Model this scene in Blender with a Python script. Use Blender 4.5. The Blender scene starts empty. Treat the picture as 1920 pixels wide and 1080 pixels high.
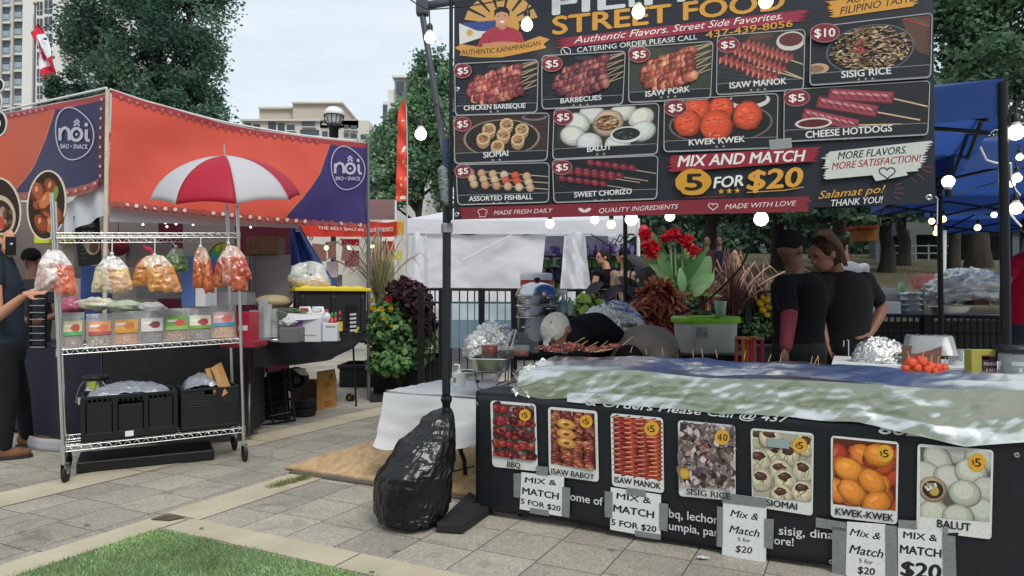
import bpy, bmesh, math, random
from mathutils import Vector as V, Matrix, noise as NZ
random.seed(11)
S = bpy.context.scene
C = S.collection
PI = math.pi
# ---------------------------------------------------------------- camera
CAMH = 1.3
PITCH = math.radians(1.03)
cd = bpy.data.cameras.new('camera'); cam = bpy.data.objects.new('camera', cd); C.objects.link(cam)
cd.sensor_width = 36; cd.lens = 24.0; cd.clip_end = 2000; cd.clip_start = 0.05
cam.location = (0, 0, CAMH); cam.rotation_euler = (PI/2 + PITCH, 0, 0)
S.camera = cam
S.view_settings.view_transform = 'Standard'; S.view_settings.look = 'None'
S.view_settings.gamma = 1; S.view_settings.exposure = 0.6
S.cycles.max_bounces = 8; S.cycles.transparent_max_bounces = 24; S.cycles.use_denoising = True
# ---------------------------------------------------------------- sky and sun (overcast)
W = bpy.data.worlds.new('World'); S.world = W; W.use_nodes = True
nt = W.node_tree; nt.nodes.clear()
SUN_EL, SUN_AZ = math.radians(46), math.radians(155)
sk = nt.nodes.new('ShaderNodeTexSky'); sk.sky_type = 'NISHITA'; sk.sun_disc = False
sk.sun_elevation = SUN_EL; sk.sun_rotation = SUN_AZ; sk.air_density = 1.0; sk.dust_density = 2.0
tc = nt.nodes.new('ShaderNodeTexCoord')
mp = nt.nodes.new('ShaderNodeMapping'); mp.inputs['Scale'].default_value = (1.0, 1.0, 3.2); mp.inputs['Location'].default_value = (.35, .1, .2)
n1 = nt.nodes.new('ShaderNodeTexNoise'); n1.inputs['Scale'].default_value = 2.1; n1.inputs['Detail'].default_value = 6; n1.inputs['Roughness'].default_value = .52
cr = nt.nodes.new('ShaderNodeValToRGB')
cr.color_ramp.elements[0].position = .34; cr.color_ramp.elements[0].color = (5.7, 6.7, 7.5, 1)
cr.color_ramp.elements[1].position = .66; cr.color_ramp.elements[1].color = (7.9, 8.4, 8.8, 1)
mx = nt.nodes.new('ShaderNodeMix'); mx.data_type = 'RGBA'; mx.inputs['Factor'].default_value = .86
bg = nt.nodes.new('ShaderNodeBackground'); bg.inputs['Strength'].default_value = .083
wo = nt.nodes.new('ShaderNodeOutputWorld')
L = nt.links.new
L(tc.outputs['Generated'], mp.inputs['Vector']); L(mp.outputs[0], n1.inputs['Vector']); L(n1.outputs['Fac'], cr.inputs[0])
L(sk.outputs[0], mx.inputs[6]); L(cr.outputs[0], mx.inputs[7]); L(mx.outputs[2], bg.inputs['Color']); L(bg.outputs[0], wo.inputs[0])
sd = bpy.data.lights.new('sun', 'SUN'); sd.energy = 1.45; sd.angle = math.radians(22); sd.color = (1, .96, .89)
sun = bpy.data.objects.new('sun', sd); C.objects.link(sun)
sun.rotation_euler = (PI/2 - SUN_EL, 0, PI - SUN_AZ)
sun.location = (0, 0, 20)

# ---------------------------------------------------------------- projection helpers: where a sight line meets a real surface
cp, sp_ = math.cos(PITCH), math.sin(PITCH)
CAM = V((0, 0, CAMH))
def ray(px, py):
    x = (px-960)/1280; z = (540-py)/1280
    return V((x, cp - z*sp_, sp_ + z*cp))
def P(px, py, Y):
    r = ray(px, py); return CAM + r*(Y/r.y)
def G(px, py, z=0):
    r = ray(px, py); return CAM + r*((z-CAMH)/r.z)
def srgb(h):
    h = h.lstrip('#'); o = []
    for i in (0, 2, 4):
        c = int(h[i:i+2], 16)/255
        o.append(c/12.92 if c <= .04045 else ((c+.055)/1.055)**2.4)
    return tuple(o)
def col(c): return srgb(c) if isinstance(c, str) else tuple(c)
def rnd(a=0, b=1): return random.uniform(a, b)
def jit(c, s=.15):
    k = 1 + rnd(-s, s); return tuple(max(0, min(1, x*k*(1+rnd(-s, s)*.25))) for x in col(c))
def lerp(a, b, t): return a + (b-a)*t

# ---------------------------------------------------------------- materials
def mat(name, c='#808080', rough=.6, metal=0, var=0, vs=6, bump=0, bs=30, spec=.5, emit=0, ecol=None, trans=0, alpha=1, vc=False,
        coat=0, bump2=0, bs2=200, two=None, ior=1.45, stretch=None, subsurf=0):
    m = bpy.data.materials.new(name); m.use_nodes = True
    N = m.node_tree.nodes; LK = m.node_tree.links.new; b = N['Principled BSDF']
    c = col(c)
    b.inputs['Base Color'].default_value = (*c, 1); b.inputs['Roughness'].default_value = rough
    b.inputs['Metallic'].default_value = metal; b.inputs['Specular IOR Level'].default_value = spec
    b.inputs['IOR'].default_value = ior
    if trans: b.inputs['Transmission Weight'].default_value = trans
    if alpha < 1: b.inputs['Alpha'].default_value = alpha
    if coat: b.inputs['Coat Weight'].default_value = coat; b.inputs['Coat Roughness'].default_value = .1
    if subsurf: b.inputs['Subsurface Weight'].default_value = subsurf; b.inputs['Subsurface Radius'].default_value = (.02, .008, .004)
    if emit:
        b.inputs['Emission Color'].default_value = (*(col(ecol) if ecol else c), 1); b.inputs['Emission Strength'].default_value = emit
    t = N.new('ShaderNodeTexCoord'); vec = t.outputs['Object']
    if stretch:
        mpn = N.new('ShaderNodeMapping'); mpn.inputs['Scale'].default_value = stretch; LK(vec, mpn.inputs[0]); vec = mpn.outputs[0]
    src = None
    if vc:
        a = N.new('ShaderNodeVertexColor'); a.layer_name = 'Col'; src = a.outputs[0]
    if var or two:
        n = N.new('ShaderNodeTexNoise'); n.inputs['Scale'].default_value = vs; n.inputs['Detail'].default_value = 7; n.inputs['Roughness'].default_value = .62
        LK(vec, n.inputs['Vector'])
        r = N.new('ShaderNodeValToRGB'); LK(n.outputs['Fac'], r.inputs[0])
        r.color_ramp.elements[0].position = .3; r.color_ramp.elements[1].position = .7
        if two and not vc:
            r.color_ramp.elements[0].color = (*c, 1); r.color_ramp.elements[1].color = (*col(two), 1); src = r.outputs[0]
        else:
            r.color_ramp.elements[0].color = (1-var,)*3 + (1,); r.color_ramp.elements[1].color = (1+var,)*3 + (1,)
            mm = N.new('ShaderNodeMix'); mm.data_type = 'RGBA'; mm.blend_type = 'MULTIPLY'; mm.inputs[0].default_value = 1
            if src: LK(src, mm.inputs[6])
            else: mm.inputs[6].default_value = (*c, 1)
            LK(r.outputs[0], mm.inputs[7]); src = mm.outputs[2]
    if src: LK(src, b.inputs['Base Color'])
    last = None
    for st, sc in ((bump, bs), (bump2, bs2)):
        if st:
            n = N.new('ShaderNodeTexNoise'); n.inputs['Scale'].default_value = sc; n.inputs['Detail'].default_value = 5
            LK(vec, n.inputs['Vector'])
            bn = N.new('ShaderNodeBump'); bn.inputs['Strength'].default_value = st; bn.inputs['Distance'].default_value = .02 if sc < 100 else .005
            LK(n.outputs['Fac'], bn.inputs['Height'])
            if last: LK(last, bn.inputs['Normal'])
            last = bn.outputs[0]
    if last: LK(last, b.inputs['Normal'])
    return m
def translucent(m, fac):
    N = m.node_tree.nodes; LK = m.node_tree.links.new; b = N['Principled BSDF']; o = N['Material Output']
    t = N.new('ShaderNodeBsdfTranslucent'); x = N.new('ShaderNodeMixShader'); x.inputs[0].default_value = fac
    bc = b.inputs['Base Color']
    if bc.is_linked: LK(bc.links[0].from_socket, t.inputs[0])
    else: t.inputs[0].default_value = bc.default_value
    LK(b.outputs[0], x.inputs[1]); LK(t.outputs[0], x.inputs[2]); LK(x.outputs[0], o.inputs[0]); return m
M = {}
def mt(name, *a, **k):
    if name not in M: M[name] = mat(name, *a, **k)
    return M[name]

# ---------------------------------------------------------------- mesh builder
INV = {}
class MB:
    def __init__(s, c='#ffffff'): s.v = []; s.f = []; s.c = []; s.sm = []; s.col = col(c); s.smooth = False
    def add(s, vs, fs, c=None, sm=None):
        k = len(s.v); s.v.extend(vs); c = col(c) if c is not None else s.col; sm = s.smooth if sm is None else sm
        for f in fs: s.f.append([i+k for i in f]); s.c.append(c); s.sm.append(sm)
    def box(s, c, d, rot=0, c_=None, mtx=None):
        c = V(c); R = mtx if mtx else Matrix.Rotation(rot, 3, 'Z')
        q = [c + R @ V((x*d[0]/2, y*d[1]/2, z*d[2]/2)) for z in (-1, 1) for x, y in ((-1, -1), (1, -1), (1, 1), (-1, 1))]
        s.add(q, [(3, 2, 1, 0), (4, 5, 6, 7), (0, 1, 5, 4), (1, 2, 6, 5), (2, 3, 7, 6), (3, 0, 4, 7)], c_, False)
    def quad(s, a, b, c, d, c_=None): s.add([V(a), V(b), V(c), V(d)], [(0, 1, 2, 3)], c_)
    def prism(s, pts, ext, c_=None, sm=False):
        n = len(pts); e = V(ext); p = [V(q) for q in pts]
        s.add(p + [q+e for q in p], [tuple(range(n))[::-1], tuple(range(n, 2*n))] + [(i, (i+1) % n, n+(i+1) % n, n+i) for i in range(n)], c_, sm)
    def tube(s, pts, r, n=8, c_=None, cap=True, flat=None):
        pts = [V(p) for p in pts]; k = len(pts); rs = r if isinstance(r, (list, tuple)) else [r]*k
        t0 = (pts[1]-pts[0]).normalized(); a = t0.orthogonal().normalized(); vs = []
        for i, p in enumerate(pts):
            t = (pts[min(i+1, k-1)] - pts[max(i-1, 0)]).normalized()
            a = (a - t*a.dot(t)); a = a.normalized() if a.length > 1e-6 else t.orthogonal().normalized(); b = t.cross(a)
            for j in range(n):
                w = 2*PI*j/n; vs.append(p + (a*math.cos(w) + b*math.sin(w))*rs[i])
        fs = [(i*n+j, i*n+(j+1) % n, (i+1)*n+(j+1) % n, (i+1)*n+j) for i in range(k-1) for j in range(n)]
        s.add(vs, fs, c_, True)
        if cap: s.add([vs[j] for j in range(n)], [tuple(range(n))[::-1]], c_, False); s.add(vs[-n:], [tuple(range(n))], c_, False)
    def lathe(s, prof, c, n=24, c_=None, mtx=None, sm=True, ph=0):
        c = V(c); vs = []; R = mtx or Matrix.Identity(3)
        for r, z in prof:
            for j in range(n):
                w = 2*PI*j/n + ph; vs.append(c + R @ V((r*math.cos(w), r*math.sin(w), z)))
        k = len(prof)
        s.add(vs, [(i*n+j, i*n+(j+1) % n, (i+1)*n+(j+1) % n, (i+1)*n+j) for i in range(k-1) for j in range(n)], c_, sm)
    def ball(s, c, r, n=12, m=8, c_=None, mtx=None, wob=0, ws=6):
        c = V(c); r = (r,)*3 if isinstance(r, (int, float)) else r; vs = []; R = mtx or Matrix.Identity(3); o = rnd(0, 50)
        for i in range(m+1):
            th = PI*i/m
            for j in range(n):
                w = 2*PI*j/n; d = V((math.sin(th)*math.cos(w), math.sin(th)*math.sin(w), math.cos(th)))
                k = 1 + wob*NZ.noise(d*ws/3+V((o, o, 0))) if wob else 1
                vs.append(c + R @ V((d.x*r[0]*k, d.y*r[1]*k, d.z*r[2]*k)))
        s.add(vs, [(i*n+j, (i+1)*n+j, (i+1)*n+(j+1) % n, i*n+(j+1) % n) for i in range(m) for j in range(n)], c_, True)
    def grid(s, fn, nu, nv, cf=None, sm=True, c_=None):
        vs = [fn(i/nu, j/nv) for j in range(nv+1) for i in range(nu+1)]
        if cf:
            k = len(s.v); s.v.extend(vs)
            for j in range(nv):
                for i in range(nu):
                    q = j*(nu+1)+i; s.f.append([k+q, k+q+1, k+q+nu+2, k+q+nu+1]); s.c.append(col(cf((i+.5)/nu, (j+.5)/nv))); s.sm.append(sm)
        else:
            s.add(vs, [(j*(nu+1)+i, j*(nu+1)+i+1, (j+1)*(nu+1)+i+1, (j+1)*(nu+1)+i) for j in range(nv) for i in range(nu)], c_, sm)
    def leaf(s, p, d, up, ln, w, c_, bend=.25, seg=3, fold=.15):
        p = V(p); d = V(d).normalized(); sd_ = d.cross(V(up)); sd_ = sd_.normalized() if sd_.length > 1e-4 else d.orthogonal().normalized(); u = sd_.cross(d)
        vs = []
        for i in range(seg+1):
            t = i/seg; ww = w*math.sin(PI*min(1, max(.04, t*.92+.06)))**.8
            q = p + d*(ln*t) - u*(bend*ln*t*t) ; vs += [q - sd_*ww/2 + u*fold*ww, q, q + sd_*ww/2 + u*fold*ww]
        fs = []
        for i in range(seg): k = 3*i; fs += [(k, k+1, k+4, k+3), (k+1, k+2, k+5, k+4)]
        s.add(vs, fs, c_, True)
    def merge(s, o):
        k = len(s.v); s.v.extend(o.v); s.f.extend([[i+k for i in f] for f in o.f]); s.c.extend(o.c); s.sm.extend(o.sm); return s
    def build(s, name, m, parent=None, label=None, cat=None, group=None, kind=None, bev=0, sub=0, thick=0, remesh=0, smooth=0, vcol=False, keep=False):
        me = bpy.data.meshes.new(name)
        o = bpy.data.objects.new(name, me); C.objects.link(o); vs = s.v
        if parent is not None:
            inv = INV[parent.name]; vs = [inv @ V(v) for v in vs]; o.parent = parent; INV[o.name] = inv
        elif vs and not keep:
            xs = [v[0] for v in vs]; ys = [v[1] for v in vs]; zs = [v[2] for v in vs]
            b = V(((min(xs)+max(xs))/2, (min(ys)+max(ys))/2, min(zs))); vs = [V(v)-b for v in vs]; o.location = b
            INV[o.name] = Matrix.Translation(-b)
        else: INV[o.name] = Matrix.Identity(4)
        me.from_pydata([tuple(v) for v in vs], [], s.f)
        me.polygons.foreach_set('use_smooth', s.sm)
        if vcol:
            ca = me.color_attributes.new('Col', 'FLOAT_COLOR', 'CORNER'); buf = []
            for f, c in zip(s.f, s.c): buf.extend((*c, 1.0)*len(f))
            ca.data.foreach_set('color', buf)
        me.materials.append(m); me.update()
        if remesh:
            md = o.modifiers.new('remesh', 'REMESH'); md.mode = 'VOXEL'; md.voxel_size = remesh; md.use_smooth_shade = True
        if smooth:
            md = o.modifiers.new('smooth', 'SMOOTH'); md.iterations = smooth; md.factor = .5
        if thick:
            md = o.modifiers.new('thick', 'SOLIDIFY'); md.thickness = thick; md.offset = 0
        if bev:
            md = o.modifiers.new('bevel', 'BEVEL'); md.width = bev; md.segments = 2; md.limit_method = 'ANGLE'
        if sub:
            md = o.modifiers.new('sub', 'SUBSURF'); md.levels = sub; md.render_levels = sub
        return tag(o, label, cat, group, kind)
def tag(o, label=None, cat=None, group=None, kind=None):
    if label: o['label'] = label
    if cat: o['category'] = cat
    if group: o['group'] = group
    if kind: o['kind'] = kind
    return o
def thing(name, label, cat, loc=(0, 0, 0), group=None, kind=None):
    o = bpy.data.objects.new(name, None); C.objects.link(o); o.location = loc; o.empty_display_size = .1
    INV[o.name] = Matrix.Translation(-V(loc)); return tag(o, label, cat, group, kind)
def dup(root, off, rot=0, label=None, scale=1):
    def cpy(o, par):
        c = o.copy(); C.objects.link(c)
        if par is not None: c.parent = par
        for ch in list(o.children): cpy(ch, c)
        return c
    r = cpy(root, None); r.location = V(root.location) + V(off); r.rotation_euler.z += rot; r.scale = (scale,)*3
    if label: r['label'] = label
    return r

# ---------------------------------------------------------------- flat lettering
_tc = {}
def glyphs(s, bold=0, shear=0):
    k = (s, bold, shear)
    if k in _tc: return _tc[k]
    cu = bpy.data.curves.new('lettering', 'FONT'); cu.body = s; cu.size = 1; cu.offset = bold; cu.resolution_u = 3; cu.shear = shear; cu.fill_mode = 'FRONT'
    cu.space_character = 1 + bold*1.6
    o = bpy.data.objects.new('lettering', cu); C.objects.link(o)
    me = bpy.data.meshes.new_from_object(o)
    vs = [(v.co.x, v.co.y) for v in me.vertices]; fs = [tuple(p.vertices) for p in me.polygons]
    bpy.data.objects.remove(o); bpy.data.curves.remove(cu); bpy.data.meshes.remove(me)
    x0 = min(v[0] for v in vs); x1 = max(v[0] for v in vs)
    _tc[k] = ([((x-x0)/(x1-x0), y) for x, y in vs], fs, x1-x0)
    return _tc[k]
CAPH = .694
class Surf:
    """a plane (with an optional gentle wave) that printed things lie on"""
    def __init__(s, o, u, v, wave=None):
        s.o = V(o); s.u = V(u).normalized(); s.v = V(v).normalized(); s.n = s.u.cross(s.v).normalized(); s.wave = wave
    def ab(s, px, py):
        r = ray(px, py); p = CAM + r*((s.o-CAM).dot(s.n)/r.dot(s.n)) - s.o
        return p.dot(s.u), p.dot(s.v)
    def pt(s, a, b, h=0):
        return s.o + s.u*a + s.v*b + s.n*(h + (s.wave(a, b) if s.wave else 0))
class Print(MB):
    def __init__(s, surf, h0=.001): super().__init__(); s.sf = surf; s.h = h0; s.q = None; s.dh = 3e-5
    def frame(s, q=None): s.q = q; return s
    def w(s, x, y):
        if s.q:
            a, b, c, d = s.q
            px = (a[0]*(1-x)+b[0]*x)*(1-y) + (d[0]*(1-x)+c[0]*x)*y; py = (a[1]*(1-x)+b[1]*x)*(1-y) + (d[1]*(1-x)+c[1]*x)*y
        else: px, py = x, y
        return s.sf.pt(*s.sf.ab(px, py), s.h)
    def poly(s, pts, c):
        s.h += s.dh; s.add([s.w(*p) for p in pts], [tuple(range(len(pts)))[::-1]], c, False)
    def quadg(s, q, c, nu=8, nv=4):
        s.h += s.dh; o = s.q; s.q = q
        s.grid(lambda u, v: s.w(u, 1-v), nu, nv, c_=c, sm=True); s.q = o
    def ell(s, cx, cy, rx, ry, c, rot=0, n=18, jt=0):
        ca, sa = math.cos(rot), math.sin(rot); pts = []
        for i in range(n):
            w = 2*PI*i/n; k = 1+rnd(-jt, jt); x, y = math.cos(w)*rx*k, math.sin(w)*ry*k
            pts.append((cx+x*ca-y*sa, cy+x*sa+y*ca))
        s.poly(pts, c)
    def line(s, pts, wd, c, asp=1, close=False):
        s.h += s.dh; k = len(pts); vs = []
        for i, p in enumerate(pts):
            a = pts[(i-1) % k] if (i or close) else p; b = pts[(i+1) % k] if (i < k-1 or close) else p
            tx, ty = (b[0]-a[0])*asp, b[1]-a[1]; l = math.hypot(tx, ty) or 1; nx, ny = -ty/l*wd/2/asp, tx/l*wd/2
            vs += [s.w(p[0]+nx, p[1]+ny), s.w(p[0]-nx, p[1]-ny)]
        fs = [(2*i, 2*i+1, 2*i+3, 2*i+2) for i in range(k-1)]
        if close: fs.append((2*k-2, 2*k-1, 1, 0))
        s.add(vs, fs, c, False)
    def rpts(s, q, rad, n=5):
        """rounded corners of a picture-space quad"""
        out = []
        for i in range(4):
            p, a, b = V(q[i]), V(q[i-1]), V(q[(i+1) % 4])
            e0 = p + (a-p).normalized()*rad; e1 = p + (b-p).normalized()*rad
            for j in range(n+1):
                t = j/n; out.append(tuple(e0*(1-t)**2 + p*2*t*(1-t) + e1*t*t))
        return out
    def rrect(s, q, rad, c=None, line=0, lc=None):
        p = s.rpts(q, rad)
        if c is not None: s.poly(p, c)
        if line: s.line(p, line, lc, close=True)
    def text(s, t, bl, br, hh, c, bold=.02, shear=0, arc=0, dx=0):
        b0 = 0; vs, fs, w = glyphs(t, b0, shear); L0, L1 = V(bl), V(br); e = (bold-b0)*hh/CAPH*.8; d = (L1-L0).normalized()
        for ox, oy in (((0, 0),) if bold < .003 else ((-e, 0), (e, 0), (0, -e*.6), (0, e*.6))):
            out = []; s.h += s.dh
            for x, y in vs:
                yy = y/CAPH*hh; p = L0.lerp(L1, x) + d*ox; out.append(s.w(p.x, p.y - yy + oy + arc*4*x*(1-x)))
            s.add(out, fs, c, False)
    def star(s, cx, cy, r, c, n=5):
        s.poly([(cx+math.sin(PI*i/n)*(r if i % 2 == 0 else r*.42), cy-math.cos(PI*i/n)*(r if i % 2 == 0 else r*.42)) for i in range(2*n)], c)
    def heart(s, cx, cy, r, c, wd=2):
        pts = []
        for i in range(24):
            t = 2*PI*i/24; pts.append((cx + r*math.sin(t)**3, cy - r*.8*(.81*math.cos(t)-.31*math.cos(2*t)-.12*math.cos(3*t)-.06*math.cos(4*t))))
        s.line(pts, wd, c, close=True)
    def brush(s, q, c, teeth=.06, n=7):
        """a ragged paint stroke filling a quad"""
        o = s.q; s.q = q; pts = []
        for i in range(n+1):
            pts += [(1 + rnd(-teeth, teeth), i/n)] if i in (0, n) else [(1+rnd(0, teeth), (i-.25)/n), (1-rnd(0, teeth), (i+.25)/n)]
        for i in range(n, -1, -1):
            pts += [(rnd(-teeth, teeth), i/n)] if i in (0, n) else [(-rnd(0, teeth), (i+.25)/n), (rnd(0, teeth), (i-.25)/n)]
        s.poly(pts, c); s.q = o
PRT = mat('printed_vinyl', rough=.38, vc=True, spec=.5, var=.1, vs=70, bump=.06, bs=3)
PAPER = mat('printed_paper', rough=.6, vc=True, spec=.3, var=.13, vs=110)
VC = mat('painted_mixed', rough=.55, vc=True, var=.08, vs=20)
LEAF = translucent(mat('leaf', rough=.5, vc=True, spec=.3), .42)
def folds(a, b, k=0, sc=1.0, dirs=7, along=.0, oct_=(1.6, 3.4, 7.0, 14.0), wt=(1, .6, .3, .16)):
    """sharp straight creases between flat facets, as in crumpled film or foil"""
    f = 0; R = random.Random(k*77+5)
    for o, w in zip(oct_, wt):
        for i in range(dirs):
            th = R.uniform(0, PI); x = (math.cos(th)*a*(1-along) + math.sin(th)*b)*o*sc*R.uniform(.7, 1.3) + R.uniform(0, 9) + .55*NZ.noise(V((a*o*.5*sc+i, b*o*.5*sc, k+o)))
            f += w*(abs(x-math.floor(x)-.5)*4-1)/dirs**.5
    return f*.5
BLK = mat('black_metal', '#15171b', .42, .3, var=.15)
STEEL = mat('steel', '#b9bcc0', .22, 1, var=.08, vs=14)
CHROME = mat('chrome_wire', '#dcdcdb', .28, 1, var=.05)
BPLAS = mat('black_plastic', '#14151a', .45, var=.12, spec=.5)
WHT = mat('white_plastic', '#dcdedf', .5, var=.05)
RDIR = V((.447, .894, 0)).normalized(); LDIR = V((-.894, .447, 0)).normalized()
UP = V((0, 0, 1))
# ================================================================ THE SETTING
def paver_mat():
    m = bpy.data.materials.new('granite_pavers'); m.use_nodes = True
    N = m.node_tree.nodes; LK = m.node_tree.links.new; b = N['Principled BSDF']; b.inputs['Roughness'].default_value = .8
    t = N.new('ShaderNodeTexCoord'); mp = N.new('ShaderNodeMapping'); mp.inputs['Rotation'].default_value = (0, 0, -math.atan2(.894, .447))
    o = G(950, 993); ca, sa = math.cos(-math.atan2(.894, .447)), math.sin(-math.atan2(.894, .447))
    mp.inputs['Location'].default_value = (-(o.x*ca-o.y*sa), -(o.x*sa+o.y*ca), 0)
    LK(t.outputs['Object'], mp.inputs[0])
    br = N.new('ShaderNodeTexBrick'); LK(mp.outputs[0], br.inputs['Vector']); br.offset = .08; br.offset_frequency = 2
    br.inputs['Scale'].default_value = 1; br.inputs['Brick Width'].default_value = .345; br.inputs['Row Height'].default_value = .345
    br.inputs['Mortar Size'].default_value = .0035; br.inputs['Mortar Smooth'].default_value = .25; br.inputs['Bias'].default_value = -.1
    br.inputs['Color1'].default_value = (*srgb('#aaa59a'), 1); br.inputs['Color2'].default_value = (*srgb('#948f86'), 1); br.inputs['Mortar'].default_value = (*srgb('#4a4640'), 1)
    sp = N.new('ShaderNodeTexVoronoi'); sp.inputs['Scale'].default_value = 110; LK(t.outputs['Object'], sp.inputs['Vector'])
    r = N.new('ShaderNodeValToRGB'); LK(sp.outputs['Color'], r.inputs[0]); e = r.color_ramp.elements
    e[0].position = .1; e[0].color = (.74, .74, .74, 1); e[1].position = .95; e[1].color = (1.26, 1.25, 1.21, 1)
    n = N.new('ShaderNodeTexNoise'); n.inputs['Scale'].default_value = .9; n.inputs['Detail'].default_value = 8; n.inputs['Roughness'].default_value = .65; LK(t.outputs['Object'], n.inputs['Vector'])
    r2 = N.new('ShaderNodeValToRGB'); LK(n.outputs['Fac'], r2.inputs[0]); e = r2.color_ramp.elements
    e[0].position = .3; e[0].color = (.74, .73, .72, 1); e[1].position = .65; e[1].color = (1.08, 1.06, 1.02, 1)
    gv = N.new('ShaderNodeTexVoronoi'); gv.inputs['Scale'].default_value = 2.6; LK(t.outputs['Object'], gv.inputs['Vector'])
    r3 = N.new('ShaderNodeValToRGB'); LK(gv.outputs['Distance'], r3.inputs[0]); e = r3.color_ramp.elements
    e[0].position = .035; e[0].color = (.5, .49, .48, 1); e[1].position = .07; e[1].color = (1, 1, 1, 1)
    n4 = N.new('ShaderNodeTexNoise'); n4.inputs['Scale'].default_value = 3.2; n4.inputs['Detail'].default_value = 5; n4.inputs['Distortion'].default_value = 1.2; LK(t.outputs['Object'], n4.inputs['Vector'])
    r4 = N.new('ShaderNodeValToRGB'); LK(n4.outputs['Fac'], r4.inputs[0]); e = r4.color_ramp.elements
    e[0].position = .27; e[0].color = (.66, .64, .62, 1); e[1].position = .42; e[1].color = (1, 1, 1, 1)
    a = None
    for x in (r, r2, r3, r4):
        mm = N.new('ShaderNodeMix'); mm.data_type = 'RGBA'; mm.blend_type = 'MULTIPLY'; mm.inputs[0].default_value = 1
        LK(a or br.outputs['Color'], mm.inputs[6]); LK(x.outputs[0], mm.inputs[7]); a = mm.outputs[2]
    # the long strip of ground by the snack stall is a warmer, sandier stone
    LK(a, b.inputs['Base Color'])
    bp = N.new('ShaderNodeBump'); bp.inputs['Strength'].default_value = .5; bp.inputs['Distance'].default_value = .004; bp.invert = True; LK(br.outputs['Fac'], bp.inputs['Height'])
    b2 = N.new('ShaderNodeBump'); b2.inputs['Strength'].default_value = .35; b2.inputs['Distance'].default_value = .003; LK(sp.outputs['Distance'], b2.inputs['Height']); LK(bp.outputs[0], b2.inputs['Normal'])
    LK(b2.outputs[0], b.inputs['Normal'])
    return m
g = MB(); g.grid(lambda u, v: V((lerp(-220, 220, u), lerp(-8, 400, v), 0)), 4, 4)
g.build('ground', paver_mat(), kind='structure', keep=True)
CONC = mat('pale_concrete_strip', '#b5ab94', .85, var=.16, vs=2.5, bump=.25, bs=60, bump2=.3, bs2=300)
GC = G(300, 994); GC.z = 0
def strip(name, a, b, wdir, w, z=.004, seg=1.25):
    m = MB(); a = V((a.x, a.y, z)); b = V((b.x, b.y, z)); n = max(1, round((b-a).length/seg))
    for i in range(n):
        p = a.lerp(b, i/n); q = a.lerp(b, (i+1)/n); e = (q-p).normalized()*.005
        m.quad(p+e, q-e, q-e+wdir*w, p+e+wdir*w)
    return m.build(name, CONC, kind='structure')
strip('kerb_strip', GC - RDIR*4 + LDIR*.02, GC + RDIR*.19 + LDIR*.02, LDIR, .21)
strip('kerb_strip', GC + RDIR*.02 - LDIR*5, GC + RDIR*.02, RDIR, .2)
K0 = G(372, 976)
strip('kerb_strip', K0, K0 + RDIR*7, LDIR, .30, .0045)
K1 = G(100, 928)
strip('kerb_strip', K1 - RDIR*3, K1 + RDIR*8, LDIR, .36, .005)
# artificial grass: a mat with blades
TB = mat('turf_backing', '#56704a', .9, var=.3, vs=40)
m = MB(); c0 = GC.copy(); c0.z = .006
m.quad(c0, c0 - LDIR*4.2, c0 - LDIR*4.2 - RDIR*3.2, c0 - RDIR*3.2); m.build('artificial_turf', TB, kind='structure')
m = MB()
for i in range(52000):
    a, b = rnd(0, 3.2)**1.0, rnd(0, 2.2)
    a = a*rnd(.55, 1) if rnd() < .5 else a
    p = c0 - LDIR*(a - .02 + rnd(-.02, .012)*(a < .05)) - RDIR*(b + rnd(-.025, .01)*(b < .05))
    if p.y < 2.7: continue
    d = V((rnd(-1, 1), rnd(-1, 1), rnd(.7, 1.6))).normalized(); s_ = d.orthogonal().normalized()*.0022; h = rnd(.012, .024); kk = .95 + .55*NZ.noise(V((p.x*1.6, p.y*1.6, 0))) + .25*NZ.noise(V((p.x*7, p.y*7, 5)))
    m.add([p-s_, p+s_, p+d*h], [(0, 1, 2)], tuple(c_*kk for c_ in jit(random.choice(['#94b072', '#84a266', '#a6bd88', '#75925c', '#9ca874']), .2)))
m.build('turf_blades', mat('turf_blade', rough=.6, vc=True, spec=.2), kind='stuff', vcol=True)
# tuft of weeds in the kerb joint, scraps on the paving
m = MB(); q0, q1 = G(505, 916), G(578, 897)
for i in range(420):
    p = q0.lerp(q1, rnd()**.7) + V((rnd(-.03, .03), rnd(-.03, .03), .005)); d = V((rnd(-1, 1), rnd(-1, 1), rnd(.2, .8))).normalized(); s_ = d.orthogonal().normalized()*.0025
    m.add([p-s_, p+s_, p+d*rnd(.03, .07)], [(0, 1, 2)], jit(random.choice(['#8f9468', '#a39d70', '#6f7d4c']), .2))
m.build('weeds', LEAF, kind='stuff', vcol=True)
# rusty drain cover where the kerb strips meet
m = MB(); a = G(278, 974); 
q = [G(283, 974, .009), G(310, 965, .009), G(348, 970, .009), G(318, 976, .009)]
m.prism(q, (0, 0, .004)); m.build('drain_cover', mat('rusty_iron', '#5d5247', .8, .3, var=.4, vs=40), label='small rusty iron plate set where the pale kerb strips meet', cat='drain cover')
for i, (px, py, sz, c, lb) in enumerate([(163, 983, .018, '#6b5f55', 'brown scrap of paper lying on the grey paving by the rolling rack'), (378, 990, .012, '#3a2f28', 'dark dry leaf scrap on the pale kerb near the turf corner'), (697, 1072, .012, '#2d2824', 'dark pebble lying on the pale kerb strip'), (1318, 1045, .03, '#b9bbbb', 'crumpled white tissue on the paving under the black banner')]):
    m = MB(); p = G(px, py, .012); m.grid(lambda u, v: p + V(((u-.5)*sz*2, (v-.5)*sz, NZ.noise(V((u*3, v*3, i)))*sz*.4)), 5, 4)
    m.build('litter_scrap', mat('scrap', c, .8, var=.2), label=lb, cat='litter')

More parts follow.
